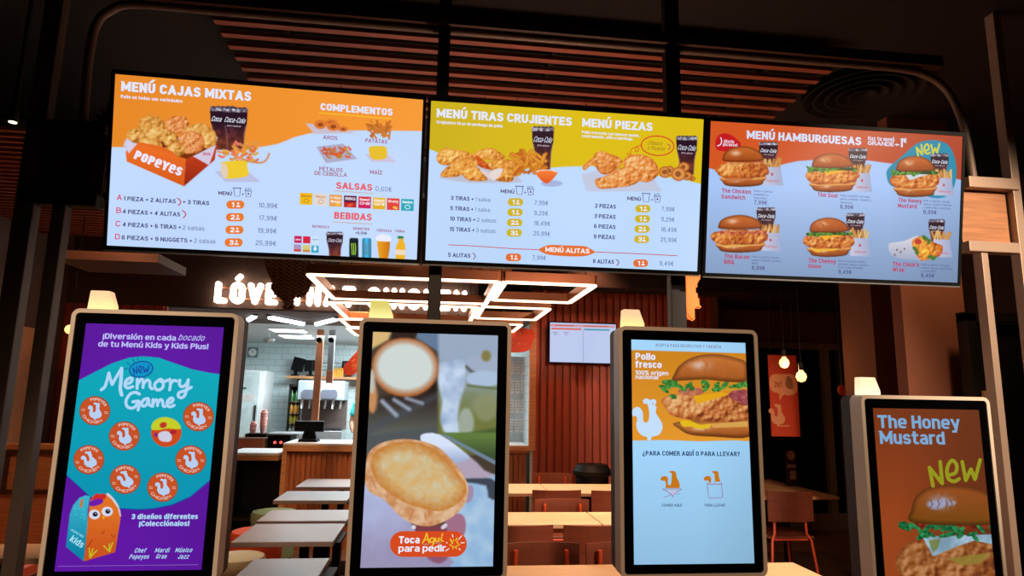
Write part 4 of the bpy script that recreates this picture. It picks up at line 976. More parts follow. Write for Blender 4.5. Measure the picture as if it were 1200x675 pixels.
def art_bun():
    p = Picture([(438.7, 388), (582, 392.2), (577.2, 663), (423.2, 664.9)], KW, KH, 210)
    p.bg((70, 60, 50)); u = lambda L: T(410, 370, 4.353, L); d = lambda L: T(410, 510, 4.09, L)
    p.fill(u([(90, 430), (450, 330), (450, 700), (90, 700)]), lambda X, Y, sd: mix((38, 26, 24), (92, 96, 90), np.clip((Y-455)/50, 0, 1)), 8)
    p.fill(u([(90, 700), (90, 560), (450, 380), (450, 415), (110, 600), (450, 560), (460, 700)]), (72, 78, 88), 8, .6)
    p.fill(u([(340, 70), (480, 70), (470, 190), (340, 110)]), (95, 120, 150), 5); p.fill(u([(210, 70), (350, 70), (330, 120), (220, 120)]), (40, 28, 26), 5)
    p.fill(u([(110, 60), (225, 60), (200, 120), (110, 170)]), (214, 180, 120), 5)
    p.fill(u([(450, 70), (760, 70), (760, 700), (450, 700)]), lambda X, Y, sd: mix((150, 168, 192), (112, 118, 62), np.clip((Y-425)/60+.5*(fbm(X, Y, 18, 2, 2)-.5), 0, 1)), 6)
    p.fill(u(ell(680, 250, 110, 55)), (158, 172, 196), 4); p.fill(u(ell(690, 200, 24, 28)), (128, 120, 70), 5)
    p.line(u([(590, 255), (640, 290), (750, 300)]), 3, (70, 72, 62), 4, 3); p.fill(u(ell(680, 315, 90, 42)), (170, 190, 216), 4); p.line(u([(600, 350), (740, 365)]), 2.5, (92, 110, 70), 3)
    p.fill(u(ell(690, 460, 60, 70)), (140, 145, 110), 8, .8); p.fill(u(ell(590, 540, 40, 75)), (176, 188, 190), 6, .7); p.fill(u([(560, 600), (760, 560), (760, 690), (600, 690)]), (72, 92, 48), 6)
    p.fill(u([(455, 240), (520, 225), (575, 225), (588, 330), (560, 430), (550, 520), (560, 640), (490, 600), (460, 520), (470, 430), (450, 330)]), lambda X, Y, sd: mix((196, 214, 236), (150, 172, 205), np.clip(fbm(X, Y, 12, 5, 2)*1.4-.3, 0, 1)), 5, sm=3)
    p.fill(u(ell(285, 258, 168, 150, .1)), lambda X, Y, sd: mix((172, 100, 52), (205, 215, 212), np.clip(-sd/9-.15*np.clip((Y-440)/15, 0, 1), 0, 1)), 4)
    p.fill(u(ell(120, 410, 26, 80)), (196, 140, 90), 6); p.fill(u(ell(118, 330, 16, 60)), (190, 190, 180), 5)
    for k in range(3): p.line(u([(170+60*k, 430-8*k), (240+65*k, 500-30*k)]), 5-.8*k, (150, 160, 180), 4)
    # right lower: jar of white, knife
    p.fill(d([(430, -20), (720, -20), (720, 200), (700, 130)]), lambda X, Y, sd: mix((96, 122, 62), (60, 80, 50), np.clip((Y-510)/22, 0, 1)), 3)
    p.fill(d([(540, 180), (720, 180), (720, 660), (430, 660), (500, 420)]), lambda X, Y, sd: mix((140, 178, 216), (172, 200, 226), np.clip(fbm(X, Y, 14, 4, 2)*1.5-.3, 0, 1)), 4)
    p.fill(d([(550, 200), (640, 195), (700, 220), (700, 300), (660, 290), (650, 235), (560, 220)]), (62, 68, 82), 4, sm=2)
    p.fill(d([(430, -10), (460, -10), (700, 118), (700, 140)]), (110, 130, 150), 2)
    p.fill(d([(430, 60), (560, 85), (640, 160), (690, 190), (560, 200), (480, 160)]), (176, 160, 182), 4, sm=2)
    p.fill(d([(345, -10), (430, -10), (560, 85), (560, 110), (500, 125), (420, 85), (365, 65), (345, 30)]), lambda X, Y, sd: mix((214, 226, 248), (160, 178, 212), np.clip((Y-520)/18, 0, 1)), 2, sm=3)
    # hand, fingers
    p.fill(d([(40, 230), (110, 260), (200, 330), (310, 430), (330, 480), (460, 560), (470, 640), (40, 640)]), lambda X, Y, sd: mix((176, 186, 224), (152, 146, 180), np.clip((Y-580)/70+.5*(fbm(X, Y, 16, 3, 2)-.5), 0, 1)), 3, sm=2)
    p.fill(d([(460, 400), (520, 370), (552, 400), (548, 470), (500, 500), (460, 480)]), (160, 110, 134), 3, sm=3); p.fill(d([(545, 250), (585, 235), (588, 290), (560, 320)]), (158, 138, 168), 2, sm=3)
    p.fill(d([(300, 425), (460, 425), (470, 480), (330, 480)]), (122, 62, 72), 4); p.fill(d([(365, 570), (470, 575), (440, 610), (400, 605)]), (140, 86, 110), 4, sm=2)
    p.fill(d(ell(452, 432, 18, 10, -.7)), (214, 206, 222), 2); p.fill(d(ell(308, 436, 10, 10)), (225, 218, 230), 2)
    # the bun
    p.fill(d([(78, 220), (85, 110), (110, 60), (170, 25), (260, 12), (350, 22), (430, 55), (490, 115), (540, 180), (566, 245), (552, 320), (505, 375), (440, 415), (370, 432), (300, 418), (235, 375), (170, 305), (105, 270)]), lambda X, Y, sd: mix((190, 122, 66), (222, 184, 150), np.clip(fbm(X, Y, 9, 8, 3)*1.6-.2, 0, 1)), 1.5, sm=4)
    p.fill(d([(106, 150), (112, 95), (150, 55), (230, 28), (320, 28), (400, 58), (470, 115), (520, 180), (556, 235), (545, 290), (495, 335), (430, 358), (350, 345), (270, 320), (200, 275), (140, 225)]), lambda X, Y, sd: (lambda g, c: np.array((196, 126, 56))*(1-g)+c*g)(np.clip(-sd/15+.6*(fbm(X, Y, 5, 10, 3)-.5), 0, 1)[..., None], mix((212, 172, 108), (206, 194, 160), np.clip(fbm(X, Y, 9, 9, 3)*1.8-.4, 0, 1))), 2, sm=4)
    for L in ([(105, 190), (130, 250)], [(180, 300), (185, 270)], [(285, 400), (310, 350)], [(365, 400), (360, 365)]): p.line(d(L), 1.2, (190, 120, 80), 1.5)
    q = lambda L: T(455, 615, 12, L)
    p.poly(pill(502.2, 636.5, 89, 30.4, 10), (214, 74, 30), .0003)
    p.text('Toca', (467.8, 635.9), (492, 635.6), 8.6, (232, 238, 252), .032); p.text('para pedir', (467.4, 645.8), (522.6, 645.2), 8.0, (232, 238, 252), .03)
    YL = (240, 190, 50)
    for L in ([(485, 245), (520, 180), (545, 105), (560, 180), (578, 245)], [(500, 205), (575, 190)], [(650, 175), (605, 175), (590, 220), (625, 230), (655, 180), (640, 240), (620, 280)], [(672, 175), (668, 215), (700, 215), (715, 170), (715, 215)], [(752, 160), (745, 205), (775, 215)], [(755, 140), (765, 112)]): p.stroke(q(L), 1.5, YL)
    p.stroke(q([(500, 262), (560, 262)]), 1.0, (160, 150, 130), sm=0); p.stroke(q([(655, 245), (740, 240)]), 1.0, (160, 150, 130), sm=0)
    p.stroke(q([(870, 190), (905, 230), (920, 190), (935, 215), (965, 165), (968, 240), (1000, 270), (955, 285), (965, 330), (930, 290), (905, 330), (905, 290), (860, 270), (905, 250)]), 1.5, YL, sm=0, closed=True)
    for a, b in (((900, 125), (908, 160)), ((1030, 142), (992, 188)), ((1020, 240), (1065, 238)), ((995, 320), (1008, 342)), ((852, 322), (808, 356)), ((818, 238), (830, 240))): p.stroke(q([a, b]), 1.2, (240, 225, 215), sm=0)
    return p

def art_order():
    p = Picture([(738.8, 399), (871.8, 402.4), (884.7, 661.8), (744.6, 662.5)], KW, KH, 210)
    p.bg((154, 202, 238)); p.C *= (1.06-.12*np.clip((p.Y-520)/140, 0, 1)-.06*np.clip((p.X-820)/60, 0, 1))[..., None]
    p.fill([(730, 411), (880, 414.8), (880, 518.6), (860, 517.2), (820, 518.4), (780, 516.8), (735, 517.6)], lambda X, Y, sd: mix((206, 132, 30), (226, 150, 44), np.clip((Y-420)/90, 0, 1)), 1)
    p.text('ACEPTA PAGO EN EFECTIVO Y TARJETA', (767, 407.2), (843.6, 409), 3.6, (118, 112, 130), .006)
    LT = (226, 232, 250)
    p.text('Pollo', (743.8, 422.6), (767, 423), 8.0, LT, .034); p.text('fresco', (743.6, 431.9), (774.4, 432.4), 8.0, LT, .034); p.text('100% origen', (743.6, 440), (782.2, 441), 5.0, LT, .024); p.text('nacional', (744, 445.2), (770.4, 445.6), 5.0, LT, .024)
    u = lambda L: T(720, 380, 4.5, L)
    p.fill(u([(330, 520), (700, 510), (705, 600), (520, 598), (400, 588), (345, 560)]), bunfill(495, 514, 790, 880, (206, 128, 60), (140, 66, 24), 4), 1, sm=4)
    p.fill(u([(245, 415), (260, 390), (330, 370), (560, 380), (700, 370), (700, 515), (560, 520), (450, 515), (350, 500), (290, 480), (262, 440)]), crisp(7, 3.2, (104, 44, 20), (188, 106, 52), (232, 180, 120)), 1, sm=3)
    p.fill(u([(345, 515), (400, 515), (450, 535), (500, 530), (500, 548), (450, 558), (400, 545), (360, 545)]), (226, 186, 30), .9, sm=3); p.fill(u([(500, 530), (700, 515), (700, 545), (520, 552)]), (214, 160, 80), .9)
    p.fill(u([(415, 382), (560, 362), (600, 375), (520, 400), (430, 425)]), (226, 164, 24), .9)
    p.fill(u([(330, 360), (380, 335), (460, 345), (460, 370), (400, 380)]), tinted((150, 70, 55), (205, 130, 95), 4, 2), 1, sm=3); p.fill(u([(595, 380), (640, 345), (700, 355), (700, 430), (660, 420)]), tinted((130, 52, 60), (180, 96, 92), 4, 5), 1, sm=3)
    p.fill(u([(455, 345), (600, 330), (700, 320), (700, 345), (560, 360), (470, 365)]), (206, 150, 40), .9)
    R = random.Random(6)
    for k in range(30):
        cx = 275+R.random()*420; cy = 320+.02*(cx-275)+R.uniform(-16, 26)
        if k < 8: cx = 250+R.random()*60; cy = 300+R.random()*95
        p.fill(u(ell(cx, cy, R.uniform(14, 28), R.uniform(8, 14), R.uniform(-.9, .9))), tinted((34, 92, 34), (86, 160, 70), 3, k), .8)
    p.fill(u([(303, 300), (312, 265), (335, 225), (390, 185), (470, 162), (560, 164), (640, 182), (690, 208), (692, 300), (600, 308), (480, 296), (380, 300)]), bunfill(415, 448, 788, 880, (206, 120, 56), (150, 78, 28), 9, (225, 205, 200)), 1, sm=4)
    p.poly(np.array(HEN)+[0, 0], (196, 222, 250), .0005, 3)
    p.poly(ell(764.4, 474.4, .9, 1.1), (214, 150, 60), .0008)
    NV = (44, 72, 112)
    p.text('¿PARA COMER AQUÍ O PARA LLEVAR?', (753, 534.9), (866.6, 535.8), 5.4, NV, .026)
    q = lambda L: T(760, 545, 12, L); BR = (196, 118, 26)
    body = [(166, 210), (185, 180), (225, 165), (262, 178), (276, 205), (272, 270), (290, 300), (310, 292), (322, 260), (328, 130), (312, 125), (290, 112), (302, 92), (330, 98), (352, 95), (372, 104), (386, 120), (392, 175), (425, 240), (440, 290), (440, 338), (240, 338), (248, 280), (232, 235), (205, 232), (188, 238)]
    p.poly(q(body), BR, .0005, 0)
    p.stroke(q([(205, 350), (462, 350)]), .7, (150, 90, 120), sm=0); p.stroke(q([(210, 355), (270, 385), (340, 445), (400, 390), (458, 358)]), .7, (150, 90, 130), sm=0); p.poly(q([(280, 370), (410, 366), (340, 438)]), (196, 190, 222), .0004)
    p.stroke(q([(225, 462), (290, 445), (330, 415)]), .6, (150, 90, 130), sm=0); p.stroke(q([(345, 445), (335, 475)]), .6, (150, 90, 130), sm=0); p.stroke(q([(390, 425), (445, 418)]), .6, (150, 90, 130), sm=0)
    p.poly(q([(770, 205), (790, 180), (830, 165), (868, 178), (880, 210), (876, 268), (850, 262), (838, 235), (810, 230), (795, 240)]), BR, .0005)
    p.poly(q([(930, 250), (924, 135), (905, 128), (888, 112), (900, 95), (930, 100), (955, 98), (982, 118), (985, 170), (1010, 250)]), BR, .0005)
    p.stroke(q([(825, 270), (835, 400), (848, 478), (1030, 475), (1040, 460), (1022, 265)]), .7, (150, 90, 150), sm=0)
    p.stroke(q([(825, 278), (870, 285), (905, 290), (925, 268), (955, 290), (1025, 275)]), 1.0, (165, 100, 130), sm=2)
    p.text('COMER AQUÍ', (776, 594.6), (799, 595), 3.2, NV, .012); p.text('PARA LLEVAR', (826, 594.8), (849.6, 595), 3.2, NV, .012)
    return p

def art_mustard():
    # the lower part of this screen lies below the photograph; its corners follow the panel's own proportions
    c = []
    ctr = Vector((1.697, 2.087, 1.537))
    for sx, z in ((-1, 0), (1, 0), (1, -KH), (-1, -KH)):
        P = Vector((1.697+sx*KW/2, 2.089, 1.537+z))-EYE
        c.append((600+FPX*P.dot(_R)/P.dot(_F), 337.5-FPX*P.dot(_U)/P.dot(_F)))
    p = Picture(c, KW, KH, 210)
    p.bg((130, 58, 24)); p.C *= (.9+.25*np.clip((p.Y-480)/130, 0, 1)*np.clip((1130-p.X)/80, 0, 1)-.12*np.clip((p.X-1080)/80, 0, 1))[..., None]
    p.text('The Honey', (1029, 500.9), (1125, 503.4), 15.2, (122, 168, 208), .03); p.text('Mustard', (1031.4, 519.6), (1107.6, 521.4), 15.2, (122, 168, 208), .03)
    p.stroke([(1032, 560), (1060, 561)], .6, (140, 60, 25), sm=0)
    for y_, x1_ in ((579, 1060), (583, 1056), (589, 1063), (593, 1058)): p.stroke([(1034, y_), (x1_, y_+.5)], 1.2, (146, 64, 30), sm=0)
    hand_new(p, 1089, 569.5, 30, (146, 148, 28), 4.2)
    u = lambda L: T(990, 430, 2.755, L)
    p.fill(u([(180, 590), (240, 560), (480, 560), (490, 720), (430, 760), (230, 740), (165, 640)]), crisp(5, 4.2, (76, 30, 16), (138, 76, 34), (186, 130, 84)), 1, sm=3)
    p.fill(u([(170, 720), (500, 700), (500, 800), (440, 830), (220, 830)]), bunfill(690, 735, 1050, 1170, (150, 84, 40), (100, 44, 18), 3), 1, sm=3)
    p.fill(u([(250, 548), (480, 540), (480, 574), (420, 560), (360, 580), (285, 612)]), tinted((120, 150, 170), (165, 190, 210), 9, 3), 1)
    p.fill(u([(270, 560), (310, 555), (300, 585), (285, 600)]), (110, 120, 50), 2, .8)
    p.fill(u([(215, 500), (480, 495), (480, 520), (220, 524)]), tinted((90, 26, 14), (150, 50, 22), 5, 4), 1, sm=2)
    R = random.Random(8)
    for k in range(26):
        cx = 230+R.random()*250; cy = 528+R.uniform(-14, 22)
        if k < 6: cx = 180+R.random()*50; cy = 505+(cx-175)*.5*R.random()+8*R.random()
        p.fill(u(ell(cx, cy, R.uniform(12, 24), R.uniform(6, 10), R.uniform(-.9, .9))), tinted((14, 74, 40), (52, 150, 84), 4, k), .9)
    p.fill(u([(330, 620), (420, 605), (470, 600), (440, 635), (380, 640)]), (140, 124, 50), 2, .8)
    p.fill(u([(215, 500), (215, 460), (228, 420), (262, 392), (320, 380), (390, 384), (450, 400), (490, 430), (500, 500), (360, 512)]), bunfill(568, 616, 1068, 1170, (150, 76, 30), (112, 66, 14), 6, (170, 185, 225)), 1, sm=5)
    for ex, ey, rx, ry in ((285, 442, 20, 11), (315, 436, 16, 10), (345, 440, 14, 8), (300, 452, 26, 7)): p.fill(u(ell(ex, ey, rx, ry, -.15)), (150, 160, 200), 3.5, .75)
    for ex in (278, 300, 326, 342): p.line(u([(ex, 430), (ex+5, 444), (ex-2, 456)]), .9, (96, 60, 40), 1.2)
    return p

# ------------------------------------------------------------------ materials
M_bronze = mat('bronze_metal', (176, 150, 130), .5, .3, .06, 3)
M_black = mat('black_plastic', (9, 9, 10), .6, 0, .1, 20); M_black.node_tree.nodes['Principled BSDF'].inputs['Specular IOR Level'].default_value = .12
M_post_lit = mat('lit_post_metal', (92, 78, 68), .5, .3, .08, 5)  # lighter tone for the left posts, standing in for side light
M_dark = mat('dark_metal', (30, 26, 25), .5, .3, .12, 6)
M_glass_black = mat('black_glass', (5, 5, 6), .12, 0, .05, 4, coat=.3)
M_rim = mat('kiosk_rim', (226, 210, 190), .45, .1, .03, 4)
M_backbox = mat('kiosk_back', (58, 44, 40), .55, .1, .06, 5)
M_slat = mat('stained_slat', (150, 78, 52), .6, 0, .2, 5, (.4, 6, 6))
M_darkwood = mat('dark_wood', (74, 44, 32), .6, 0, .3, 4, (.5, 6, 6))
M_oak = mat('oak_veneer', (196, 136, 88), .5, 0, .18, 5, (1, 8, 14))
M_counterwood = mat('counter_slat_wood', (176, 102, 60), .5, 0, .15, 6, (8, 8, .7))
M_redwood = mat('red_slat_wood', (168, 70, 44), .55, 0, .15, 5, (8, 8, .5))
M_ceil = mat('black_ceiling', (25, 19, 18), .9, 0, .3, 1.2)
M_floor = mat('plank_floor', (150, 106, 76), .5, 0, .22, 4, (1, 9, 1))
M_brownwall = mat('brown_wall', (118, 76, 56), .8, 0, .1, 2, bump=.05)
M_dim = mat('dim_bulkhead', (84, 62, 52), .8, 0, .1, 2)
M_tabletop = mat('laminate_top', (226, 190, 156), .4, 0, .05, 3, (1, 6, 1))
M_greytop = mat('greige_laminate', (158, 138, 130), .38, 0, .05, 4)
M_chairwood = mat('chair_plywood', (112, 52, 32), .45, 0, .15, 5, (1, 1, 5))
M_orangesteel = mat('orange_steel', (205, 74, 38), .4, .1, .06, 6)
M_white = mat('white_laminate', (232, 232, 232), .4, 0, .03, 4)
M_steel = mat('brushed_steel', (175, 178, 180), .32, .8, .06, 10, (1, 1, 8))
M_copper = mat('copper_pole', (196, 128, 92), .38, .6, .08, 5)
M_teal = mat('teal_cloth', (40, 150, 150), .9, 0, .12, 30)
M_skin = mat('brown_skin', (120, 76, 54), .6, 0, .05, 20)
M_trouser = mat('black_cloth', (30, 30, 34), .9, 0, .1, 30)
M_leaf = mat('leaf_green', (96, 120, 44), .6, 0, .3, 12)
M_leafdark = mat('leaf_dark', (52, 62, 30), .7, 0, .3, 12)
M_pot = mat('dark_planter', (34, 29, 27), .7, 0, .1, 6)
M_strip = glow('led_strip', (255, 226, 190), 3.2)
M_letter = glow('sign_letter_face', (255, 238, 220), 4.5)
M_tubecool = glow('cool_tube', (225, 240, 255), 5.0)
M_bulb = glow('filament_bulb', (255, 172, 84), 5.0)
M_down = glow('downlight_lens', (255, 226, 180), 4.0)
M_screen = picture_material('lit_screen')
M_print = picture_material('printed_sheet', False)

def tile_material():
    m = mat('white_tile', (206, 222, 224), .3, 0, .03, 3)
    nt = m.node_tree; b = nt.nodes['Principled BSDF']; br = nt.nodes.new('ShaderNodeTexBrick')
    br.inputs['Color1'].default_value = (*lin((212, 226, 226)), 1); br.inputs['Color2'].default_value = (*lin((200, 218, 220)), 1); br.inputs['Mortar'].default_value = (*lin((178, 196, 200)), 1)
    br.inputs['Scale'].default_value = 1; br.inputs['Brick Width'].default_value = .2; br.inputs['Row Height'].default_value = .1; br.inputs['Mortar Size'].default_value = .006
    tc = nt.nodes.new('ShaderNodeTexCoord'); mp = nt.nodes.new('ShaderNodeMapping'); mp.inputs['Rotation'].default_value = (PI/2, 0, 0)
    nt.links.new(tc.outputs['Object'], mp.inputs[0]); nt.links.new(mp.outputs[0], br.inputs['Vector']); nt.links.new(br.outputs[0], b.inputs['Base Color'])
    return m
M_tile = tile_material()

# ------------------------------------------------------------------ the setting
YB = 7.0                                        # plane of the red slat wall and counter front
XR = 5.2; XL = -3.5
def slab(x0, x1, y0, y1, z0, z1, bevel=0): return boxb(((x0+x1)/2, (y0+y1)/2, (z0+z1)/2), (x1-x0, y1-y0, z1-z0), bevel)
struct('floor', slab(-6, 7, -3.2, 11.6, -.1, 0), M_floor)
struct('ceiling', slab(-6, 7, -3.2, 11.6, 3.62, 3.72), M_ceil)
# raised slatted ceiling islands: boards run along x under two dark carriers
def slat_ceiling(name, shade_backing, x0, x1, ys, z, h=.022, t=.042):
    bm = bmesh.new()
    for y in ys: box(bm, ((x0+x1)/2, y, z), (x1-x0, t, h))
    fb = boxb(((x0+x1)/2, (ys[0]+ys[-1])/2, z+h/2+.04), (x1-x0, ys[-1]-ys[0]+.1, .02))  # dark sheet added over the slats to keep their gaps black
    for x in (x0+.35, (x0+x1)/2+.1, x1-.35): box(fb, (x, (ys[0]+ys[-1])/2, z+h/2+.015), (.03, ys[-1]-ys[0]+.1, .032))
    struct(shade_backing, fb, M_shade_backing)
    return struct(name, bm, M_slat)
M_shade_backing = mat('black_shade_backing', (10, 8, 8), .95, 0, .1, 20)
slat_ceiling('trim_1', 'shade_backing_1', -1.2, 2.23, [3.27+.1245*k for k in range(9)], 3.46)
slat_ceiling('trim_2', 'shade_backing_2', -4.6, -2.05, [3.6+.085*k for k in range(30)], 2.92, .02, .03)
# bulkhead with the lit sign, its soffit, and the kitchen shell
YS = 6.6; ZB = at(330, 363, YS).z
xs0 = -3.5; xs1 = at(560, 360, YS).x
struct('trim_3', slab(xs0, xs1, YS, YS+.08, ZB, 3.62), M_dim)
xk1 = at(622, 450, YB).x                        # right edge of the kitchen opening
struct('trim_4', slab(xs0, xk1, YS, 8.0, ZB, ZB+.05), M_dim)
struct('wall_kitchen', slab(-4.2, xk1+.3, 11.2, 11.3, 0, ZB+.2), M_tile)
struct('wall_kitchen_right', slab(xk1, xk1+.08, YB, 11.2, 0, 2.6), M_tile)
struct('wall_kitchen_left', slab(-4.2, -4.1, 7.2, 11.2, 0, 2.6), M_tile)
M_kceil = mat('kitchen_ceiling', (196, 204, 206), .8, 0, .03, 3)
struct('trim_5', slab(-4.2, xk1, 8.0, 11.2, ZB, ZB+.05), M_kceil)
# red slat wall (vertical battens on a board)
xr1 = 3.15
bm = bmesh.new(); box(bm, ((xk1+xr1)/2, YB+.06, 1.45), (xr1-xk1, .06, 2.9))
k = xk1+.03
while k < xr1-.05: box(bm, (k+.025, YB+.015, 1.45), (.05, .035, 2.9)); k += .082
struct('wall_back', bm, M_redwood)
zsof = at(730, 344, YB).z
struct('trim_6', slab(xs1, 5.2, YB-.35, YB+1.2, zsof, 3.62), mat('soffit_paint', (34, 25, 23), .9, 0, .1, 3))
struct('trim_7', slab(xk1-.02, xk1+.05, YB-.04, YB+.02, 1.0, ZB+.05), M_oak)
# right: far wall with a dark window, column and brown wall
YW = 7.9
zwt = at(930, 402, YW).z
bm = bmesh.new(); box(bm, (4.4, YW+.05, (zwt+3.0)/2), (2.6, .1, 3.0-zwt)); struct('wall_right_back', bm, M_brownwall)
struct('trim_8', slab(3.1, 3.2, YB, YW, 0, 3.0), M_brownwall)
M_night = mat('night_glass', (12, 11, 12), .08, 0, .05, 2)
w = thing('window_1', None, None, (4.4, YW, 0)); del_keys = None
w['kind'] = 'structure'
obj('window_frame', (lambda b: (box(b, (-1.2, 0, zwt/2), (.07, .08, zwt)), box(b, (at(967, 450, YW).x-4.4, 0, zwt/2), (.09, .1, zwt)), box(b, (1.2, 0, zwt/2), (.07, .08, zwt)), box(b, (0, 0, zwt-.04), (2.4, .08, .08)), box(b, (0, 0, .1), (2.4, .08, .2)), b)[-1])(bmesh.new()), M_bronze, w)
obj('pane', boxb((0, .03, zwt/2+.08), (2.32, .02, zwt-.2)), M_night, w)
cx0, cx1 = at(1026, 420, 4.7).x, at(1050, 420, 4.7).x
struct('wall_column', slab(cx0, cx1, 4.7, 5.1, 0, 3.62), M_brownwall)
bx0, bx1 = at(1062, 420, 4.1).x, at(1136, 420, 4.1).x
struct('wall_right', slab(bx0, bx1, 4.1, 4.2, 0, 3.62), mat('rust_wall', (132, 78, 54), .7, 0, .1, 2))
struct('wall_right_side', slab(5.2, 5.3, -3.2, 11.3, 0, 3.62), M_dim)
dx = at(1141, 420, 3.9).x
struct('door_1', (lambda b: (box(b, (dx+.5, 3.95, 1.05), (1.0, .05, 2.1)), box(b, (dx, 3.93, 1.08), (.07, .09, 2.16)), box(b, (dx+.5, 3.93, 2.14), (1.07, .09, .06)), b)[-1])(bmesh.new()), M_dark)
# left wall with wood panels
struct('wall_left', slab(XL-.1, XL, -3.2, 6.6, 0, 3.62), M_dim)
bm = bmesh.new()
for j in range(5):
    for kz in range(2): box(bm, (XL+.02, 3.3+.66*j, .55+1.02*kz), (.03, .64, 1.0), .004)
struct('trim_9', bm, M_oak)
xlb = at(196, 345, YS).x; bm = bmesh.new(); box(bm, ((xlb-3.6)/2, YS+.05, ZB/2), (xlb+3.6, .06, ZB))
for j in range(int((xlb+3.6)/.1)): box(bm, (-3.55+.1*j, YS+.01, ZB/2), (.07, .03, ZB))
struct('wall_left_back', bm, M_redwood)
struct('wall_front', slab(-6, 7, -3.3, -3.2, 0, 3.72), M_dim)

# ------------------------------------------------------------------ metal partition carrying the screens
YP = 2.86
part = thing('partition_frame', 'tall bronze metal partition with slim posts and a rounded top tube holding the screens', 'partition', (0, YP, 0))
def pbox(bm, x0, x1, z0, z1, t=.056): box(bm, ((x0+x1)/2, 0, (z0+z1)/2), (x1-x0, t, z1-z0), .003)
ztube = (at(300, 12.6, YP).z+at(960, 76, YP).z)/2
for px, py, w in ((519.5, 80, .056), (786.5, 80, .072), (32, 245, .074), (73, 245, .052), (1152, 330, .036), (1187, 230, .046)):
    x = at(px, py, YP).x; bm = bmesh.new(); top = 3.62
    if px == 1152: top = at(1152, 297, YP).z
    if px == 73: top = at(73, 235, YP).z
    pbox(bm, x-w/2, x+w/2, 0, top); obj('post', bm, M_bronze if px > 1000 else (M_post_lit if px < 100 else M_dark), part)
pts = [at(a, b, YP)-Vector((0, YP, 0)) for a, b in ((97, 150), (101, 95), (105, 60), (113, 28), (130, 12), (160, 5))]
pts2 = [at(a, b, YP)-Vector((0, YP, 0)) for a, b in ((1050, 80), (1085, 88), (1108, 104), (1122, 128), (1132, 160), (1141, 212))]
allp = smooth([(p.x, p.z) for p in pts]+[(x, ztube) for x in (-1.0, 0, 1.0, 1.9)]+[(p.x, p.z) for p in pts2], 4, False)
bm = bmesh.new(); tube(bm, [(x, 0, z) for x, z in allp],   .019, 10); obj('top_tube', bm, mat('tube_metal', (118, 98, 84), .55, .2, .06, 3), part, True)
za, zb = at(500, 22, YP).z, at(500, 10, YP).z
bm = bmesh.new(); box(bm, (.6, -.02, (at(960, 72, YP).z+at(960, 62, YP).z)/2+.01), (3.9, .05, .055)); obj('top_rail', bm, M_darkwood, part)
for lx, rx, ya, yb in ((1128, 1187, 211, 223.5), (1128, 1187, 285.5, 297.5)):
    a, b = at(lx, ya, YP), at(rx, yb, YP); z0, z1 = at(1160, yb, YP).z, at(1160, ya, YP).z
    bm = bmesh.new(); box(bm, ((a.x+b.x)/2, -.01, (z0+z1)/2), (b.x-a.x, .062, z1-z0), .003); obj('rail', bm, M_bronze, part)
for ya, yb in ((145, 157), (227, 243)):
    z0, z1 = at(80, yb, YP).z, at(80, ya, YP).z; xa, xb = at(33, 200, YP).x, at(123, 200, YP).x
    bm = bmesh.new(); box(bm, ((xa+xb)/2, -.01, (z0+z1)/2), (xb-xa, .062, z1-z0), .003); obj('rail', bm, M_dark, part)

def planter(x0, x1, z0, z1, label, wood, leaf, seed, n, lx0, lx1, up):
    t = thing('planter_box', label[0], 'planter', ((x0+x1)/2, YP+.1, z0))
    w = x1-x0; h = z1-z0; bm = bmesh.new()
    box(bm, (0, -.08, h/2), (w, .02, h), .002); box(bm, (0, .12, h/2), (w, .02, h)); box(bm, (-w/2+.01, .02, h/2), (.02, .2, h)); box(bm, (w/2-.01, .02, h/2), (.02, .2, h)); box(bm, (0, .02, .01), (w, .2, .02))
    obj('box', bm, wood, t)
    obj('soil', boxb((0, .02, h-.03), (w-.04, .18, .02)), M_pot, t)
    pl = thing('potted_plant', label[1], 'plant', ((lx0+lx1)/2, YP+.12, z1-.02))
    R = random.Random(seed); bm = bmesh.new(); bs = bmesh.new()
    for s in range(max(4, n//7)):
        sx = R.uniform(-.5, .5)*(lx1-lx0); top = Vector((sx*1.4, R.uniform(-.08, .05), up*R.uniform(.5, 1)))
        tube(bs, [(sx*.6, 0, -.02), (sx, top.y*.5, up*.4), top], .003, 5)
        for j in range(7):
            f = R.uniform(.3, 1); c = Vector((sx*(.6+.8*f), top.y*f, top.z*f)); a = R.uniform(0, 2*PI); L = R.uniform(.03, .055)
            d = Vector((math.cos(a), math.sin(a)*.7, R.uniform(-.3, .6))).normalized(); sd = d.cross(Vector((0, 0, 1))).normalized()*L*.32; nn = sd.cross(d).normalized()*L*.12
            v = [bm.verts.new(c), bm.verts.new(c+d*L*.45+sd-nn), bm.verts.new(c+d*L), bm.verts.new(c+d*L*.45-sd-nn), bm.verts.new(c+d*L*.5+nn)]
            for q in ((0, 1, 4), (1, 2, 4), (2, 3, 4), (3, 0, 4)): bm.faces.new([v[i] for i in q])
    obj('foliage', bm, leaf, pl); obj('stem', bs, M_leafdark, pl)
zt, zl = at(1155, 224, YP).z, at(1155, 285, YP).z
planter(at(1127, 250, YP).x, at(1183, 255, YP).x, zl, zt, ('light oak planter box set in the metal partition right of the burger screen', 'small sprig of yellow green leaves over the oak planter box'), mat('planter_oak', (170, 116, 78), .5, 0, .22, 4, (1, 8, 16)), M_leaf, 3, 60, at(1122, 190, YP).x, at(1134, 190, YP).x, .2)
zt, zl = at(80, 157, YP).z, at(80, 226, YP).z
planter(at(36, 190, YP).x, at(122, 190, YP).x, zl, zt, ('dark wood planter box set in the metal partition left of the screens', 'dim bushy dark plant above the dark wood planter box'), M_darkwood, M_leafdark, 8, 120, at(104, 120, YP).x, at(134, 120, YP).x, .27)

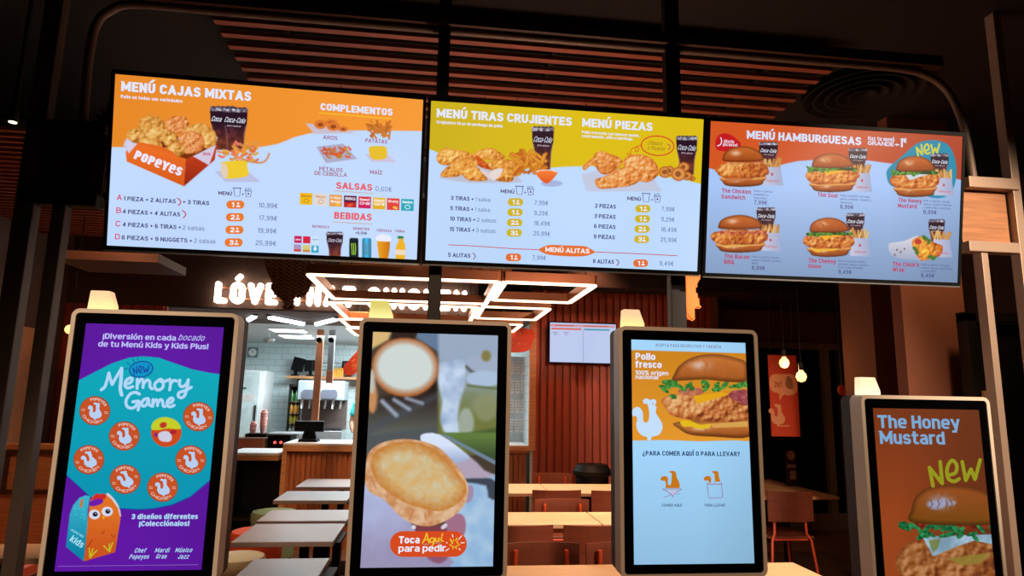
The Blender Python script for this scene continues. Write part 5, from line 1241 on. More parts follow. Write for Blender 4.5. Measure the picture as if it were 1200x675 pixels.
# ------------------------------------------------------------------ menu screens
def menu_screen(pic, c, tilt, yaw, roll, label):
    R = Vector((math.cos(yaw), math.sin(yaw), 0)); N = Vector((-math.sin(yaw), math.cos(yaw), 0))
    U = Vector((0, 0, 1))*math.cos(tilt)-N*math.sin(tilt)
    R, U = R*math.cos(roll)+U*math.sin(roll), -R*math.sin(roll)+U*math.cos(roll)
    t = bpy.data.objects.new('menu_screen', None); COL.objects.link(t); t.empty_display_size = .1
    t.matrix_world = frame_M((c[0], c[1], c[2]+1.55), R, U)      # local x right, y up, z towards the viewer
    tag(t, label, 'menu screen', 'menu screens over the counter')
    I = Matrix.Identity(4)
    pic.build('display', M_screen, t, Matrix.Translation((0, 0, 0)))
    bm = bmesh.new(); ring_prism(bm, rrect(W55+.026, H55+.034, .004, 2), rrect(W55, H55, .002, 2), I, -.012, .004); obj('bezel', bm, M_black, t)
    bm = bmesh.new(); prism(bm, rrect(W55+.02, H55+.02, .01, 2), Matrix.Translation((0, 0, -.05)), .044); obj('housing', bm, M_black, t)
    Ti = t.matrix_world.inverted()
    for sx in (-.35, .35): obj('mount_bracket', boxb((sx, 0, -.065), (.05, .4, .03)), M_dark, t)
    obj('bottom_glint_strip', boxb((0, -H55/2-.019, -.004), (W55+.02, .006, .018)), M_steel, t)  # steel strip added to give a bright glint along the lower bezel
    return t
menu_screen(art_boxes(), (-.6899, 2.6415, .9007), .1487, .0375, .0042, 'orange topped menu screen listing mixed boxes, side dishes, sauces and drinks')
menu_screen(art_strips(), (.5541, 2.6796, .9075), .1828, -.007, 0, 'yellow topped menu screen listing crispy strips, pieces and wings')
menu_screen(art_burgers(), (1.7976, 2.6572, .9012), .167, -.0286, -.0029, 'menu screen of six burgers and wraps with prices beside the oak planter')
# horizontal carrier bar behind the screens, fixed to the posts
obj('carrier_bar', boxb((.55, -.065, 2.45), (3.4, .075, .05)), M_dark, part); obj('carrier_bar', boxb((.55, -.05, 2.62), (3.4, .05, .04)), M_dark, part)

# ------------------------------------------------------------------ ordering kiosks
def kiosk(pic, x, ztop, label, lampglow):
    t = thing('ordering_kiosk', label, 'kiosk', (x, 2.089, 0), 0, 'row of self ordering kiosks')
    zc = ztop-KH/2
    Mf = lambda dy, dz=0: frame_M((0, dy, zc+dz), (1, 0, 0), (0, 0, 1))
    pic.build('display', M_screen, t, Mf(0))
    gw, gh = KW+.062, KH+.061
    bm = bmesh.new(); prism(bm, rrect(gw, gh, .012, 5), Mf(.001, .0015) @ Matrix.Translation((0, 0, -.012)), .0112); obj('glass_bezel', bm, M_glass_black, t)
    bm = bmesh.new(); ring_prism(bm, rrect(gw+.025, gh+.025, .024, 6), rrect(gw, gh, .012, 6), Mf(-.002, .0015), -.062, .0); 
    obj('rim', bm, M_rim, t)
    bm = bmesh.new(); prism(bm, rrect(gw+.02, gh+.02, .022, 6), Mf(.06, .0015) @ Matrix.Translation((0, 0, -.055)), .055); obj('back_box', bm, M_backbox, t)
    prism_ = bmesh.new(); prism(prism_, rrect(gw, gh, .012, 5), Mf(.02, .0015) @ Matrix.Translation((0, 0, -.04)), .04); obj('inner_chassis', prism_, M_backbox, t)
    zb = zc-gh/2-.012
    bm = bmesh.new(); box(bm, (0, .055, zb/2), (.30, .10, zb), .01); ped = obj('pedestal', bm, M_rim, t)
    bm = bmesh.new(); box(bm, (0, .06, .012), (.46, .40, .024), .008); obj('base_plate', bm, M_dark, t)
    bm = bmesh.new(); box(bm, (.02, -.012, zb-.20), (.085, .04, .16), .008); obj('card_reader', bm, M_black, ped)
    # status light on top
    zt = zc+.0015+(gh+.025)/2
    bm = bmesh.new(); prism(bm, [(0, 0), (.076, 0), (.076, .014), (.059, .061), (.004, .061)], frame_M((-gw/2-.0125+.024, .066, zt), (1, 0, 0), (0, 0, 1)), .034)
    bmesh.ops.bevel(bm, geom=bm.edges[:], offset=.0015, segments=2, affect='EDGES')
    lo = obj('status_lamp', bm, lampglow, t); lo['label'] = 'small glowing wedge lamp on the kiosk top'
    return t
def lamp_glow(name, low, high, z0, strength):
    m = bpy.data.materials.new(name); m.use_nodes = True; nt = m.node_tree; b = nt.nodes['Principled BSDF']
    tc = nt.nodes.new('ShaderNodeTexCoord'); sp = nt.nodes.new('ShaderNodeSeparateXYZ'); mr = nt.nodes.new('ShaderNodeMapRange'); rp = nt.nodes.new('ShaderNodeValToRGB')
    mr.inputs[1].default_value = z0; mr.inputs[2].default_value = z0+.061
    rp.color_ramp.elements[0].color = (*lin(low), 1); rp.color_ramp.elements[1].color = (*lin(high), 1); rp.color_ramp.elements[0].position = .05; rp.color_ramp.elements[1].position = .75
    L = nt.links.new; L(tc.outputs['Object'], sp.inputs[0]); L(sp.outputs[2], mr.inputs[0]); L(mr.outputs[0], rp.inputs[0]); L(rp.outputs[0], b.inputs['Emission Color'])
    b.inputs['Emission Strength'].default_value = strength; b.inputs['Base Color'].default_value = (.3, .25, .2, 1)
    return m
KZ = 1.747
zl = KZ+.044; zl4 = 1.537+.044
kiosk(art_game(), -.845, KZ, 'leftmost ordering kiosk, its screen purple and teal with round badges', lamp_glow('status_glow_warm', (255, 236, 150), (250, 190, 140), zl, 1.05))
kiosk(art_bun(), .006, KZ, 'ordering kiosk whose screen shows gloved hands holding a toasted bun', lamp_glow('status_glow_green', (246, 246, 160), (208, 196, 96), zl, 1.0))
kiosk(art_order(), .849, KZ, 'ordering kiosk with pale blue screen, a white hen and a burger', lamp_glow('status_glow_amber', (255, 240, 150), (246, 196, 150), zl, 1.05))
kiosk(art_mustard(), 1.697, 1.537, 'shortest ordering kiosk, far right, dark orange screen with large burger', lamp_glow('status_glow_white', (255, 240, 205), (252, 222, 176), zl4, 1.1))

# ------------------------------------------------------------------ lit sign over the kitchen
sg = thing('illuminated_sign', 'large glowing white letter sign over the kitchen opening', 'sign', (0, YS, 0))
def letter_sign():
    a = at(251, 353.2, YS-.06); b = at(546.5, 366.4, YS-.06); cap = at(300, 329, YS-.06).z-at(300, 354, YS-.06).z
    txt = 'LÓVE THAT CHICKEN'; tot = (b.x-a.x)/cap; zb = (a.z+b.z)/2
    # letter positions come from the whole line so that every letter is its own part
    wt = .235; sumw = sum(GLY[c][0] for c in txt if c != ' '); gap = .14; sp = .42
    fixed = 15*wt+gap*(len(txt)-1)+2*(sp-gap); k = (tot-fixed)/sumw; x = a.x
    for ch in txt:
        if ch == ' ': x += sp*cap; continue
        v, f = text_geom(ch, wt+GLY[ch][0]*k, wt, True)
        bm = bmesh.new()
        front = [bm.verts.new((p[0]*cap+x, -.075, p[1]*cap+zb)) for p in v]; back = [bm.verts.new((p[0]*cap+x, -.03, p[1]*cap+zb)) for p in v]
        for q in f:
            ar = sum(v[q[i_]][0]*v[q[(i_+1) % len(q)]][1]-v[q[(i_+1) % len(q)]][0]*v[q[i_]][1] for i_ in range(len(q)))
            q = q if ar > 0 else q[::-1]
            try:
                bm.faces.new([front[i_] for i_ in q]); bm.faces.new([back[i_] for i_ in reversed(q)])
                for i_ in range(len(q)): bm.faces.new((front[q[i_]], back[q[i_]], back[q[(i_+1) % len(q)]], front[q[(i_+1) % len(q)]]))
            except ValueError: pass
        obj('letter', bm, M_letter, sg)
        x += (wt+GLY[ch][0]*k+gap)*cap
    for dz in (cap*.25, cap*.75): obj('mounting_rail', boxb(((a.x+b.x)/2, -.015, zb+dz), (b.x-a.x+.04, .03, .012)), M_copper, sg)
letter_sign()

# woven hanging decoration in front of the letters: flat-ish hen-shaped basketwork, and an orange one
def woven(name, label, outline, Y, m, pitch, thick, depth):
    P = [at(x, y, Y) for x, y in outline]; xs = [p.x for p in P]; zs = [p.z for p in P]
    c = Vector(((min(xs)+max(xs))/2, Y, max(zs)))
    t = thing(name, label, 'decoration', c)
    poly = np.array([(p.x-c.x, p.z-c.z) for p in P])
    def inside(x, z):
        r = False
        for i in range(len(poly)):
            x0, z0 = poly[i]; x1, z1 = poly[(i+1) % len(poly)]
            if (z0 > z) != (z1 > z) and x < (x1-x0)*(z-z0)/(z1-z0)+x0: r = not r
        return r
    bm = bmesh.new(); bk = bmesh.new()
    x0, x1 = poly[:, 0].min(), poly[:, 0].max(); z0 = poly[:, 1].min()
    col = 0; x = x0
    while x < x1:
        z = z0+(pitch*.5 if col % 2 else 0)
        while z < 0:
            if inside(x, z):
                bulge = depth*math.sqrt(max(0, 1-((x-(x0+x1)/2)/((x1-x0)*.55))**2))
                s = 1 if col % 2 else -1
                bar(bm, (x-pitch*.34, -bulge, z+s*pitch*.3), (x+pitch*.34, -bulge, z-s*pitch*.3), thick)
                bar(bk, (x-pitch*.34, bulge, z+s*pitch*.3), (x+pitch*.34, bulge, z-s*pitch*.3), thick)
            z += pitch*.62
        x += pitch*.56; col += 1
    obj('weave', bm, m, t); obj('weave', bk, m, t)
    bm = bmesh.new(); tube(bm, [(x, 0, z) for x, z in smooth(poly, 3)], thick*.7, 6, True)
    tube(bm, [((x0+x1)/2, 0, -.01), ((x0+x1)/2, 0, max(.1, 3.62-c.z))], .004, 6); obj('frame', bm, m, t)
    core = bmesh.new(); M = Matrix.Translation((0, 0, 0)) @ Matrix(((1, 0, 0, 0), (0, 0, -1, depth*.3), (0, 1, 0, 0), (0, 0, 0, 1)))
    prism(core, [(x*.96, z) for x, z in poly], M, depth*.6); obj('lining', core, mat(name+'_lining', (40, 28, 22) if m is M_weave else (170, 40, 14), .9), t)
    return t
M_weave = mat('dark_wicker', (150, 104, 76), .7, 0, .15, 20)
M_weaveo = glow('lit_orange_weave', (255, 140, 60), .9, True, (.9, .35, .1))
woven('woven_hanging', 'dark brown woven hanging decoration covering part of the glowing letters', [(312, 302), (316, 322), (322, 330), (318, 336), (324, 345), (331, 350), (336, 357), (332, 360), (337, 362.5), (344, 361), (342, 353), (346, 347.5), (355, 347), (362, 338), (366, 325), (368, 314), (362, 303), (340, 300)], 4.9, M_weave, .045, .012, .05)
woven('woven_hanging', 'bright orange woven hanging decoration with a forked lower end under the screens', [(800, 318), (819, 318), (818, 328), (813, 339), (815, 347), (819, 358), (819, 361), (812, 361), (813, 373), (810, 375), (806, 370), (801, 362), (800, 345)], 4.9, M_weaveo, .026, .009, .03)

# ------------------------------------------------------------------ LED frames hung from the ceiling
ZF = 2.25
def light_frame(tl, tr, bl, br, label):
    """corners in the picture at hanging height: near-left, near-right, far-left, far-right"""
    A, B, Cc, D = [atz(x, y, ZF) for x, y in (tl, tr, bl, br)]
    yn = (A.y+B.y)/2; yf = (Cc.y+D.y)/2; x0 = (A.x+Cc.x)/2; x1 = (B.x+D.x)/2
    t = thing('light_frame', label, 'ceiling light', ((x0+x1)/2, (yn+yf)/2, ZF), 0, 'rectangular light frames hung before the kitchen')
    w = x1-x0; d = yf-yn; hb = bmesh.new(); sb = bmesh.new()
    for c, s in (((0, -d/2, .03), (w, .035, .06)), ((0, d/2, .03), (w, .035, .06)), ((-w/2, 0, .03), (.035, d, .06)), ((w/2, 0, .03), (.035, d, .06))):
        box(hb, c, s, .002)
        box(sb, (c[0], c[1], -.006), (max(s[0]-.004, .028), max(s[1]-.004, .028), .012))
    for sx in (-.4, .4):
        for sy in (-.5, .5): wb = bmesh.new(); tube(wb, [(sx*w, sy*d, .06), (sx*w, sy*d, 3.62-ZF)], .0025, 6); obj('suspension_wire', wb, M_dark, t)
    hs = obj('housing', hb, M_copper, t); obj('light_strip', sb, M_strip, hs)
light_frame((367, 322), (587, 328.5), (388, 349.5), (567, 355), 'nearest light frame, left one, partly before the letters')
light_frame((593, 329.6), (701, 334), (577, 351), (664, 353.5), 'nearest light frame, right one, below the yellow menu screen')
light_frame((388, 351), (560, 361.5), (405, 373.5), (549, 376.5), 'light frame in the second row, left, crossing the letters')
light_frame((568, 358.7), (649, 361.5), (557, 372.2), (622, 374), 'light frame in the second row, right, against the red wall')
light_frame((400, 375), (616, 378.5), (412, 384), (600, 386.5), 'long light frame in the third row behind the bun kiosk')
light_frame((407, 384.6), (560, 388), (419, 392.5), (540, 396), 'farthest light frame, its left end seen left of the bun kiosk')

# downlights, ceiling boards, tubes under the soffit
def downlight(px, py, z, label, r=.045):
    p = atz(px, py, z); t = thing('ceiling_downlight', label, 'downlight', (p.x, p.y, z), 0, 'small round downlights')
    bm = bmesh.new(); lathe(bm, [(r*1.1, 0), (r*1.25, .004), (r*1.25, .05), (r*.6, .1), (r*.6, max(.12, 3.62-z))], 20); can = obj('can', bm, M_dark, t, True)
    bm = bmesh.new(); lathe(bm, [(r, -.003), (r, .002)], 20); obj('lens', bm, M_down, can, True)
downlight(170, 323, 2.75, 'round downlight glowing left of the letters, under the orange menu screen', .035)
downlight(237, 298, 2.75, 'round downlight just under the lower edge of the orange menu screen', .035)
downlight(747, 308, 2.75, 'round downlight under the yellow menu screen above the red wall', .035)
downlight(15, 143, 2.9, 'tiny bright downlight at the dark upper left edge', .018)
def tube_light(a, b, label, z):
    A = atz(*a, z-.02); B = atz(*b, z-.02); t = thing('tube_light', label, 'tube light', ((A.x+B.x)/2, (A.y+B.y)/2, z), 0, 'white tubes under the kitchen soffit')
    o = Vector(((A.x+B.x)/2, (A.y+B.y)/2, z)); d = (B-A).normalized(); n = d.cross(Vector((0, 0, 1)))
    bm = bmesh.new(); tube(bm, [A-o+d*.03, B-o-d*.03], .028, 10); obj('lit_tube', bm, M_tubecool, t, True)
    bm = bmesh.new(); bar(bm, A-o+Vector((0, 0, .012)), B-o+Vector((0, 0, .012)), .05, .018); obj('fitting', bm, M_dark, t)
tube_light((291, 374.6), (299, 370.2), 'short white tube light nearest the left kiosk, under the soffit', ZB)
tube_light((314, 371), (357, 379.4), 'longest white tube light slanting under the kitchen soffit', ZB)
tube_light((370, 379.6), (395, 373.4), 'white tube light slanting the other way left of the light frames', ZB)
def panel_light(x0, x1, py, label, dy=.28):
    a = atz(x0, py, ZB-.005); b = atz(x1, py, ZB-.005)
    t = thing('ceiling_panel_light', label, 'panel light', ((a.x+b.x)/2, a.y, ZB-.001), 0, 'lit panels in the kitchen ceiling')
    obj('frame', boxb((0, 0, -.008), (b.x-a.x+.04, dy+.04, .014)), M_white, t); obj('diffuser', boxb((0, 0, -.017), (b.x-a.x, dy, .008)), M_tubecool, t)
panel_light(319, 355, 386, 'nearest lit panel in the white kitchen ceiling', .35)
panel_light(331, 352, 393.5, 'far left lit panel in the white kitchen ceiling', .45); panel_light(355, 364, 394, 'far right lit panel in the white kitchen ceiling', .45)
a = at(398, 312, 5.2); b = at(600, 318, 5.2); zz = (a.z+b.z)/2
struct('trim_10', slab(a.x, b.x, 5.2, 5.6, zz-.035, zz+.035), M_oak)
a = at(60, 297, 4.6); b = at(186, 303, 4.6); zz = (a.z+b.z)/2
struct('trim_11', slab(a.x, b.x, 4.6, 5.1, zz-.03, zz+.03), M_darkwood)
# round air diffuser in the dark ceiling
p = atz(1010, 108, 3.60); t = thing('ceiling_air_diffuser', 'dark round ringed air diffuser in the ceiling above the burger screen', 'air vent', (p.x, p.y, 3.60))
bm = bmesh.new()
for r in (.36, .29, .22, .15, .08): lathe(bm, [(r, -.03), (r+.012, -.03), (r-.03, .01), (r-.042, .01), (r, -.03)], 32, cap=False)
obj('rings', bm, M_ceil, t, True); bm = bmesh.new(); lathe(bm, [(.37, .004), (.37, .02)], 32); obj('backing', bm, M_black, t)

# ------------------------------------------------------------------ counter and kitchen
xc0, xc1 = at(330, 540, YB-.02).x, xk1-.01; zc = at(380, 520, YB-.02).z
t = thing('service_counter', 'tall wood slatted service counter with white worktop', 'counter', ((xc0+xc1)/2, YB+.3, 0)); w = xc1-xc0
bm = bmesh.new(); box(bm, (0, 0, (zc-.08)/2), (w-.04, .5, zc-.08))
k = -w/2+.05
while k < w/2-.05: box(bm, (k, -.262, (zc-.1)/2), (.034, .026, zc-.1)); k += .052
obj('slatted_front', bm, M_counterwood, t)
bm = bmesh.new(); box(bm, (0, -.01, zc-.05), (w, .6, .06), .003); box(bm, (-w/2+.02, -.01, zc/2-.04), (.045, .6, zc-.08)); obj('wood_edging', bm, M_oak, t)
obj('worktop', boxb((0, -.01, zc-.008), (w, .6, .022), .004), M_white, t)
xl0 = at(262, 540, YB).x; zlc = at(300, 531, YB-.02).z
t = thing('low_counter', 'lower white topped counter section between left kiosk and slatted counter', 'counter', ((xl0+xc0)/2-.01, YB+.3, 0)); w = xc0-xl0-.06
obj('worktop', boxb((0, 0, zlc-.012), (w, .6, .024), .003), M_white, t); obj('wood_edging', boxb((0, -.005, zlc-.05), (w, .6, .05), .003), M_oak, t)
bm = bmesh.new(); box(bm, (-w/2+.02, 0, (zlc-.08)/2), (.04, .56, zlc-.08)); box(bm, (0, .26, (zlc-.08)/2), (w, .03, zlc-.08)); box(bm, (0, 0, .3), (w-.02, .5, .03)); obj('cabinet', bm, M_dark, t)
# point of sale terminal seen from behind
p = at(362, 518.5, YB+.25); t = thing('sales_terminal', 'black sales terminal seen from behind on the white worktop', 'terminal', (p.x, YB+.25, zc+.003))
h = at(362, 493, YB+.25).z-zc
bm = bmesh.new(); prism(bm, [(-.10, 0), (.10, 0), (.085, .03), (-.085, .03)], Matrix(((1, 0, 0, 0), (0, 0, -1, .1), (0, 1, 0, 0), (0, 0, 0, 1))), .2); obj('base', bm, M_black, t)
bm = bmesh.new(); prism(bm, [(-.075, .03), (.075, .03), (.05, h*.55), (-.05, h*.55)], Matrix(((1, 0, 0, 0), (0, 0, -1, .03), (0, 1, 0, 0), (0, 0, 0, 1))), .05); obj('neck', bm, M_black, t)
obj('screen_housing', boxb((0, -.01, h*.74), (.30, .045, h*.5), .008, Matrix.Rotation(.12, 4, 'X')), M_black, t)
# machines on the low rear bench
zb_ = zlc+.02; YM = 8.1
xa = at(276, 520, YM).x; xb = at(310, 520, YM).x; xd = at(338, 520, YM).x
zt1 = at(292, 513, YM).z; zt2 = at(320, 510, YM).z
xe = xk1-.05
t = thing('kitchen_bench', 'steel kitchen bench behind the counters', 'bench', ((xa+xe)/2, YM+.35, 0))
obj('benchtop', boxb((0, 0, .84), (xe-xa, .72, .04), .004), M_steel, t)
for sx in (-1, 1):
    for sy in (-.3, .3): bm = bmesh.new(); tube(bm, [(sx*(xe-xa-.1)/2, sy, 0), (sx*(xe-xa-.1)/2, sy, .82)], .02, 8); obj('leg', bm, M_steel, t)
t = thing('copper_cabinet', 'low copper coloured cabinet under the pink cup stacks', 'cabinet', ((xa+xb)/2, YM+.2, .86)); hh = zt1-.86
obj('body', boxb((0, 0, hh/2), (xb-xa-.01, .36, hh), .006), M_copper, t); obj('lid', boxb((0, 0, hh-.01), (xb-xa, .38, .016), .003), M_steel, t)
t = thing('warming_unit', 'black kitchen warming unit with two red lights', 'appliance', ((xb+xd)/2+.02, YM+.2, .86)); hh = zt2-.86
obj('body', boxb((0, 0, hh/2), (xd-xb-.01, .36, hh), .006), M_black, t); obj('lid', boxb((.05, .02, hh+.012), (xd-xb+.1, .44, .02), .004), M_steel, t)
M_redled = glow('red_light', (255, 50, 40), 2.0)
for px in (322, 329): bm = bmesh.new(); q = at(px, 518.5, YM+.01); lathe(bm, [(.016, 0), (.016, .012)], 12); bmesh.ops.rotate(bm, matrix=Matrix.Rotation(PI/2, 3, 'X'), verts=bm.verts); bmesh.ops.translate(bm, vec=(q.x-((xb+xd)/2+.02), -.18, q.z-.86), verts=bm.verts); obj('red_lamp', bm, M_redled, t)
zt = zt1+.001
t = thing('cup_tray', 'dark tray under the pink cup stacks', 'tray', (at(297, 510, YM).x, YM+.2, zt)); obj('tray_body', boxb((0, 0, .02), (.24, .22, .04), .006), M_black, t)
M_cup = mat('pink_paper_cup', (244, 178, 168), .6, 0, .06, 20)
def cups(px, n, label):
    tag_ = None
    x = at(px, 505, YM).x
    tt = thing('cup_stack', label, 'cups', (x, YM+.2, zt+.041), 0, 'stacks of pink paper cups')
    for j in range(n):
        bm = bmesh.new(); z = j*.035; lathe(bm, [(.028, z), (.042, z+.10), (.045, z+.104), (.042, z+.108)] if j < n-1 else [(.042, z), (.028, z+.10), (.02, z+.102)], 16); obj('cup', bm, M_cup, tt, True)
cups(291, 2, 'shorter stack of pink paper cups on the dark tray'); cups(303, 6, 'taller stack of pink paper cups on the dark tray')
# white cabinet with labels
YC = 10.2
xa, xb = at(276, 480, YC).x, at(307, 480, YC).x; zt = at(295, 434, YC).z
t = thing('cold_cabinet', 'tall pale kitchen cabinet with a green sticker behind the cup stacks', 'cabinet', ((xa+xb)/2, YC+.3, 0)); w = xb-xa
obj('body', boxb((0, 0, zt/2), (w, .6, zt), .01), M_white, t); dr = obj('door', boxb((-.02, -.31, zt/2+.03), (w-.08, .02, zt-.1), .004), mat('pale_door', (198, 214, 214), .35), t)
obj('handle', boxb((w/2-.09, -.335, zt*.62), (.02, .03, .4), .004), M_dark, dr)
obj('sticker', boxb((-.12, -.323, at(292, 455, YC).z), (.13, .004, .03)), mat('green_sticker', (40, 110, 90), .5), dr)
obj('sticker', boxb((-.02, -.323, at(295, 466, YC).z), (.20, .004, .10)), mat('paper_sticker', (206, 200, 196), .6), dr)
obj('sticker', boxb((-.2, -.323, at(286, 482, YC).z), (.04, .004, .2)), mat('lime_sticker', (110, 150, 90), .5), dr)
# wall clock / notice
p = at(296.5, 413, 11.19); t = thing('wall_clock', 'small square grey clock on the kitchen tiles', 'clock', (p.x, 11.18, p.z))
obj('case', boxb((0, 0, 0), (.16, .03, .16), .01), mat('grey_clock_case', (110, 128, 128), .5), t)
bm = bmesh.new(); lathe(bm, [(.062, 0), (.062, .006)], 24); bmesh.ops.rotate(bm, matrix=Matrix.Rotation(PI/2, 3, 'X'), verts=bm.verts); bmesh.ops.translate(bm, vec=(0, -.014, 0), verts=bm.verts); obj('dial', bm, M_white, t)
bm = bmesh.new(); box(bm, (0, -.024, .018), (.006, .004, .04)); box(bm, (.014, -.024, 0), (.03, .004, .006)); obj('hands', bm, M_black, t)
# dome camera below the kitchen ceiling
p = at(315.5, 394, 9.2); t = thing('dome_fixture', 'small glass dome hanging under the kitchen ceiling', 'ceiling fixture', (p.x, 9.2, ZB))
bm = bmesh.new(); tube(bm, [(0, 0, 0), (0, 0, -.06)], .01, 8); obj('stem', bm, M_white, t)
bm = bmesh.new(); lathe(bm, [(.012, -.055), (.075, -.085), (.08, -.10), (.06, -.13), (.01, -.145)], 20); obj('dome', bm, M_steel, t, True)
# shelf with dark equipment
YK = 10.75
xa, xb = at(335, 441, YK).x, at(430, 441, YK).x; zs = at(375, 441, YK).z
t = thing('wall_shelf', 'long wood kitchen wall shelf carrying black equipment', 'shelf', ((xa+xb)/2, YK+.22, zs)); w = xb-xa
obj('board', boxb((0, 0, -.02), (w, .44, .04), .003), M_oak, t)
for sx in (-.4, .4): obj('bracket', boxb((sx*w, .18, -.12), (.03, .08, .18)), M_dark, t)
bm = bmesh.new()
for z in (.10, .22): box(bm, (.1*w, -.12, z), (w*.62, .012, .012))
for k in range(4): box(bm, (-.2*w+.2*w*k, -.12, .12), (.012, .012, .24))
obj('guard_rail', bm, M_dark, t)
def kit(px, pw, h, label, tilt=0):
    x = at(px, 436, YK).x; wd = pw/FPX*YK
    tt = thing('kitchen_monitor', label, 'monitor', (x, YK+.2, zs+.002))
    obj('foot', boxb((0, 0, .012), (wd*.5, .2, .024), .004), M_black, tt); obj('stalk', boxb((0, .02, .08), (.05, .03, .14)), M_black, tt)
    obj('casing', boxb((0, -.02, h/2+.08), (wd, .05, h), .008, Matrix.Rotation(tilt, 4, 'Y')), M_black, tt)
kit(343, 13, .22, 'tilted black monitor at the left end of the kitchen shelf', .22); kit(361, 13, .18, 'upright black monitor beside the copper pole on the kitchen shelf'); kit(407, 16, .18, 'black monitor at the right end of the kitchen shelf beside the orange sign')
for k in range(4):
    bm = bmesh.new(); lathe(bm, [(.03, 0), (.033, .07), (.03, .11), (.016, .125), (.016, .145)], 12)
    o = obj('sauce_bottle', bm, mat('sauce_yellow', (226, 160, 40), .4) if k == 0 else bpy.data.materials['sauce_yellow'], None, True); o.location = (at(391+3.0*k, 438, YK).x, YK+.12, zs+.001)
    tag(o, 'small amber bottle in the row of four on the kitchen shelf', 'bottle', 'amber bottles on the kitchen shelf')
# poles
def pole(px0, py0, px1, py1, label, hk):
    a = at(px0, py0, 8.6); b = at(px1, py1, 8.6); t = thing('copper_pole', label, 'pole', (b.x, 8.6, b.z))
    x = (a.x-b.x)
    bm = bmesh.new(); box(bm, (0, 0, (ZB-b.z)/2), (.085 if hk else .075, .06, ZB-b.z), .004); obj('shaft', bm, M_copper if hk else M_steel, t)
    bm = bmesh.new(); zz = at(px0, 398, 8.6).z-b.z; tube(bm, [(0, -.03, zz), (0, -.09, zz-.01)], .036, 14); obj('camera_head', bm, M_black, t)
    if not hk: obj('copper_foot', boxb((0, -.002, .07), (.082, .066, .16), .004), M_copper, t)
    return t
pole(372, 385, 368.5, 500, 'long copper hanging pole before the drink dispenser', True); pole(388, 385, 386, 448, 'shorter grey hanging pole with copper foot and camera', False)
# drink dispenser
YD = 9.5
xa, xb = at(347, 470, YD).x, at(402, 470, YD).x; zt = at(375, 446, YD).z; zm = at(375, 469, YD).z; zl_ = at(375, 505, YD).z
t = thing('drink_dispenser', 'wide steel drink dispenser with two dark octagonal panels', 'drink dispenser', ((xa+xb)/2, YD+.3, 0)); w = xb-xa
obj('stand', boxb((0, 0, zl_/2), (w, .5, zl_), .006), M_steel, t)
obj('head', boxb((0, 0, (zt+zm)/2), (w, .5, zt-zm), .012), mat('dispenser_front', (150, 158, 164), .35, .3), t)
obj('back_panel', boxb((0, .2, (zm+zl_)/2), (w, .08, zm-zl_)), mat('dispenser_back', (96, 82, 78), .4), t)
M_oct = mat('grey_octagon', (78, 80, 92), .4)
for px in (363.5, 385.5):
    q = at(px, 462, YD+.04); a = .085; bm = bmesh.new(); prism(bm, [(-a*1.35, -a*.4), (-a, -a*.75), (a, -a*.75), (a*1.35, -a*.4), (a*1.35, a*.4), (a, a*.75), (-a, a*.75), (-a*1.35, a*.4)], frame_M((q.x-(xa+xb)/2, -.25, q.z), (1, 0, 0), (0, 0, 1)), .02); obj('octagon_panel', bm, M_oct, t)
for k in range(6):
    bm = bmesh.new(); x = -w/2+w*(k+.5)/6; tube(bm, [(x, -.14, zm), (x, -.14, zm-.09)], .016, 10); box(bm, (x, -.17, zm-.07), (.02, .03, .1)); obj('spout', bm, M_steel if k % 2 else M_white, t)
obj('drip_tray', boxb((0, -.1, zl_+.02), (w-.04, .3, .03), .004), M_dark, t)
# bottle rack
YR = 10.4
xa, xb = at(337, 480, YR).x, at(352, 480, YR).x; zt = at(344, 450, YR).z
t = thing('bottle_rack', 'dark drinks fridge with bottles left of the drink dispenser', 'fridge', ((xa+xb)/2, YR+.25, 0)); w = xb-xa
bm = bmesh.new(); box(bm, (-w/2+.012, 0, zt/2), (.024, .5, zt)); box(bm, (w/2-.012, 0, zt/2), (.024, .5, zt)); box(bm, (0, .24, zt/2), (w, .02, zt)); box(bm, (0, 0, zt-.02), (w, .5, .04)); box(bm, (0, 0, .3), (w, .5, .6)); obj('cabinet', bm, M_dark, t)
shelf_z = []
for py in (470, 484, 496, 508): z = at(344, py, YR).z; shelf_z.append(z); obj('shelf', boxb((0, -.01, z-.008), (w-.05, .44, .014)), M_steel, t)
BC = [mat('bottle_green', (60, 110, 60), .3), mat('bottle_amber', (226, 160, 70), .3), mat('bottle_lime', (206, 190, 80), .3), mat('bottle_clear', (196, 206, 200), .3)]
for r, z in enumerate(shelf_z):
    for k in range(3):
        bm = bmesh.new(); lathe(bm, [(.028, 0), (.03, .01), (.03, .10), (.012, .135), (.012, .155), (.014, .157), (.014, .17)], 12)
        o = obj('drink_bottle', bm, BC[r], None, True); o.location = ((xa+xb)/2-.062+.062*k, YR+.1, z)
        tag(o, ['green', 'amber', 'lime yellow', 'pale'][r]+' drink bottle on the '+['top', 'second', 'third', 'lowest'][r]+' fridge shelf', 'bottle', 'bottles on the '+['top', 'second', 'third', 'lowest'][r]+' fridge shelf')
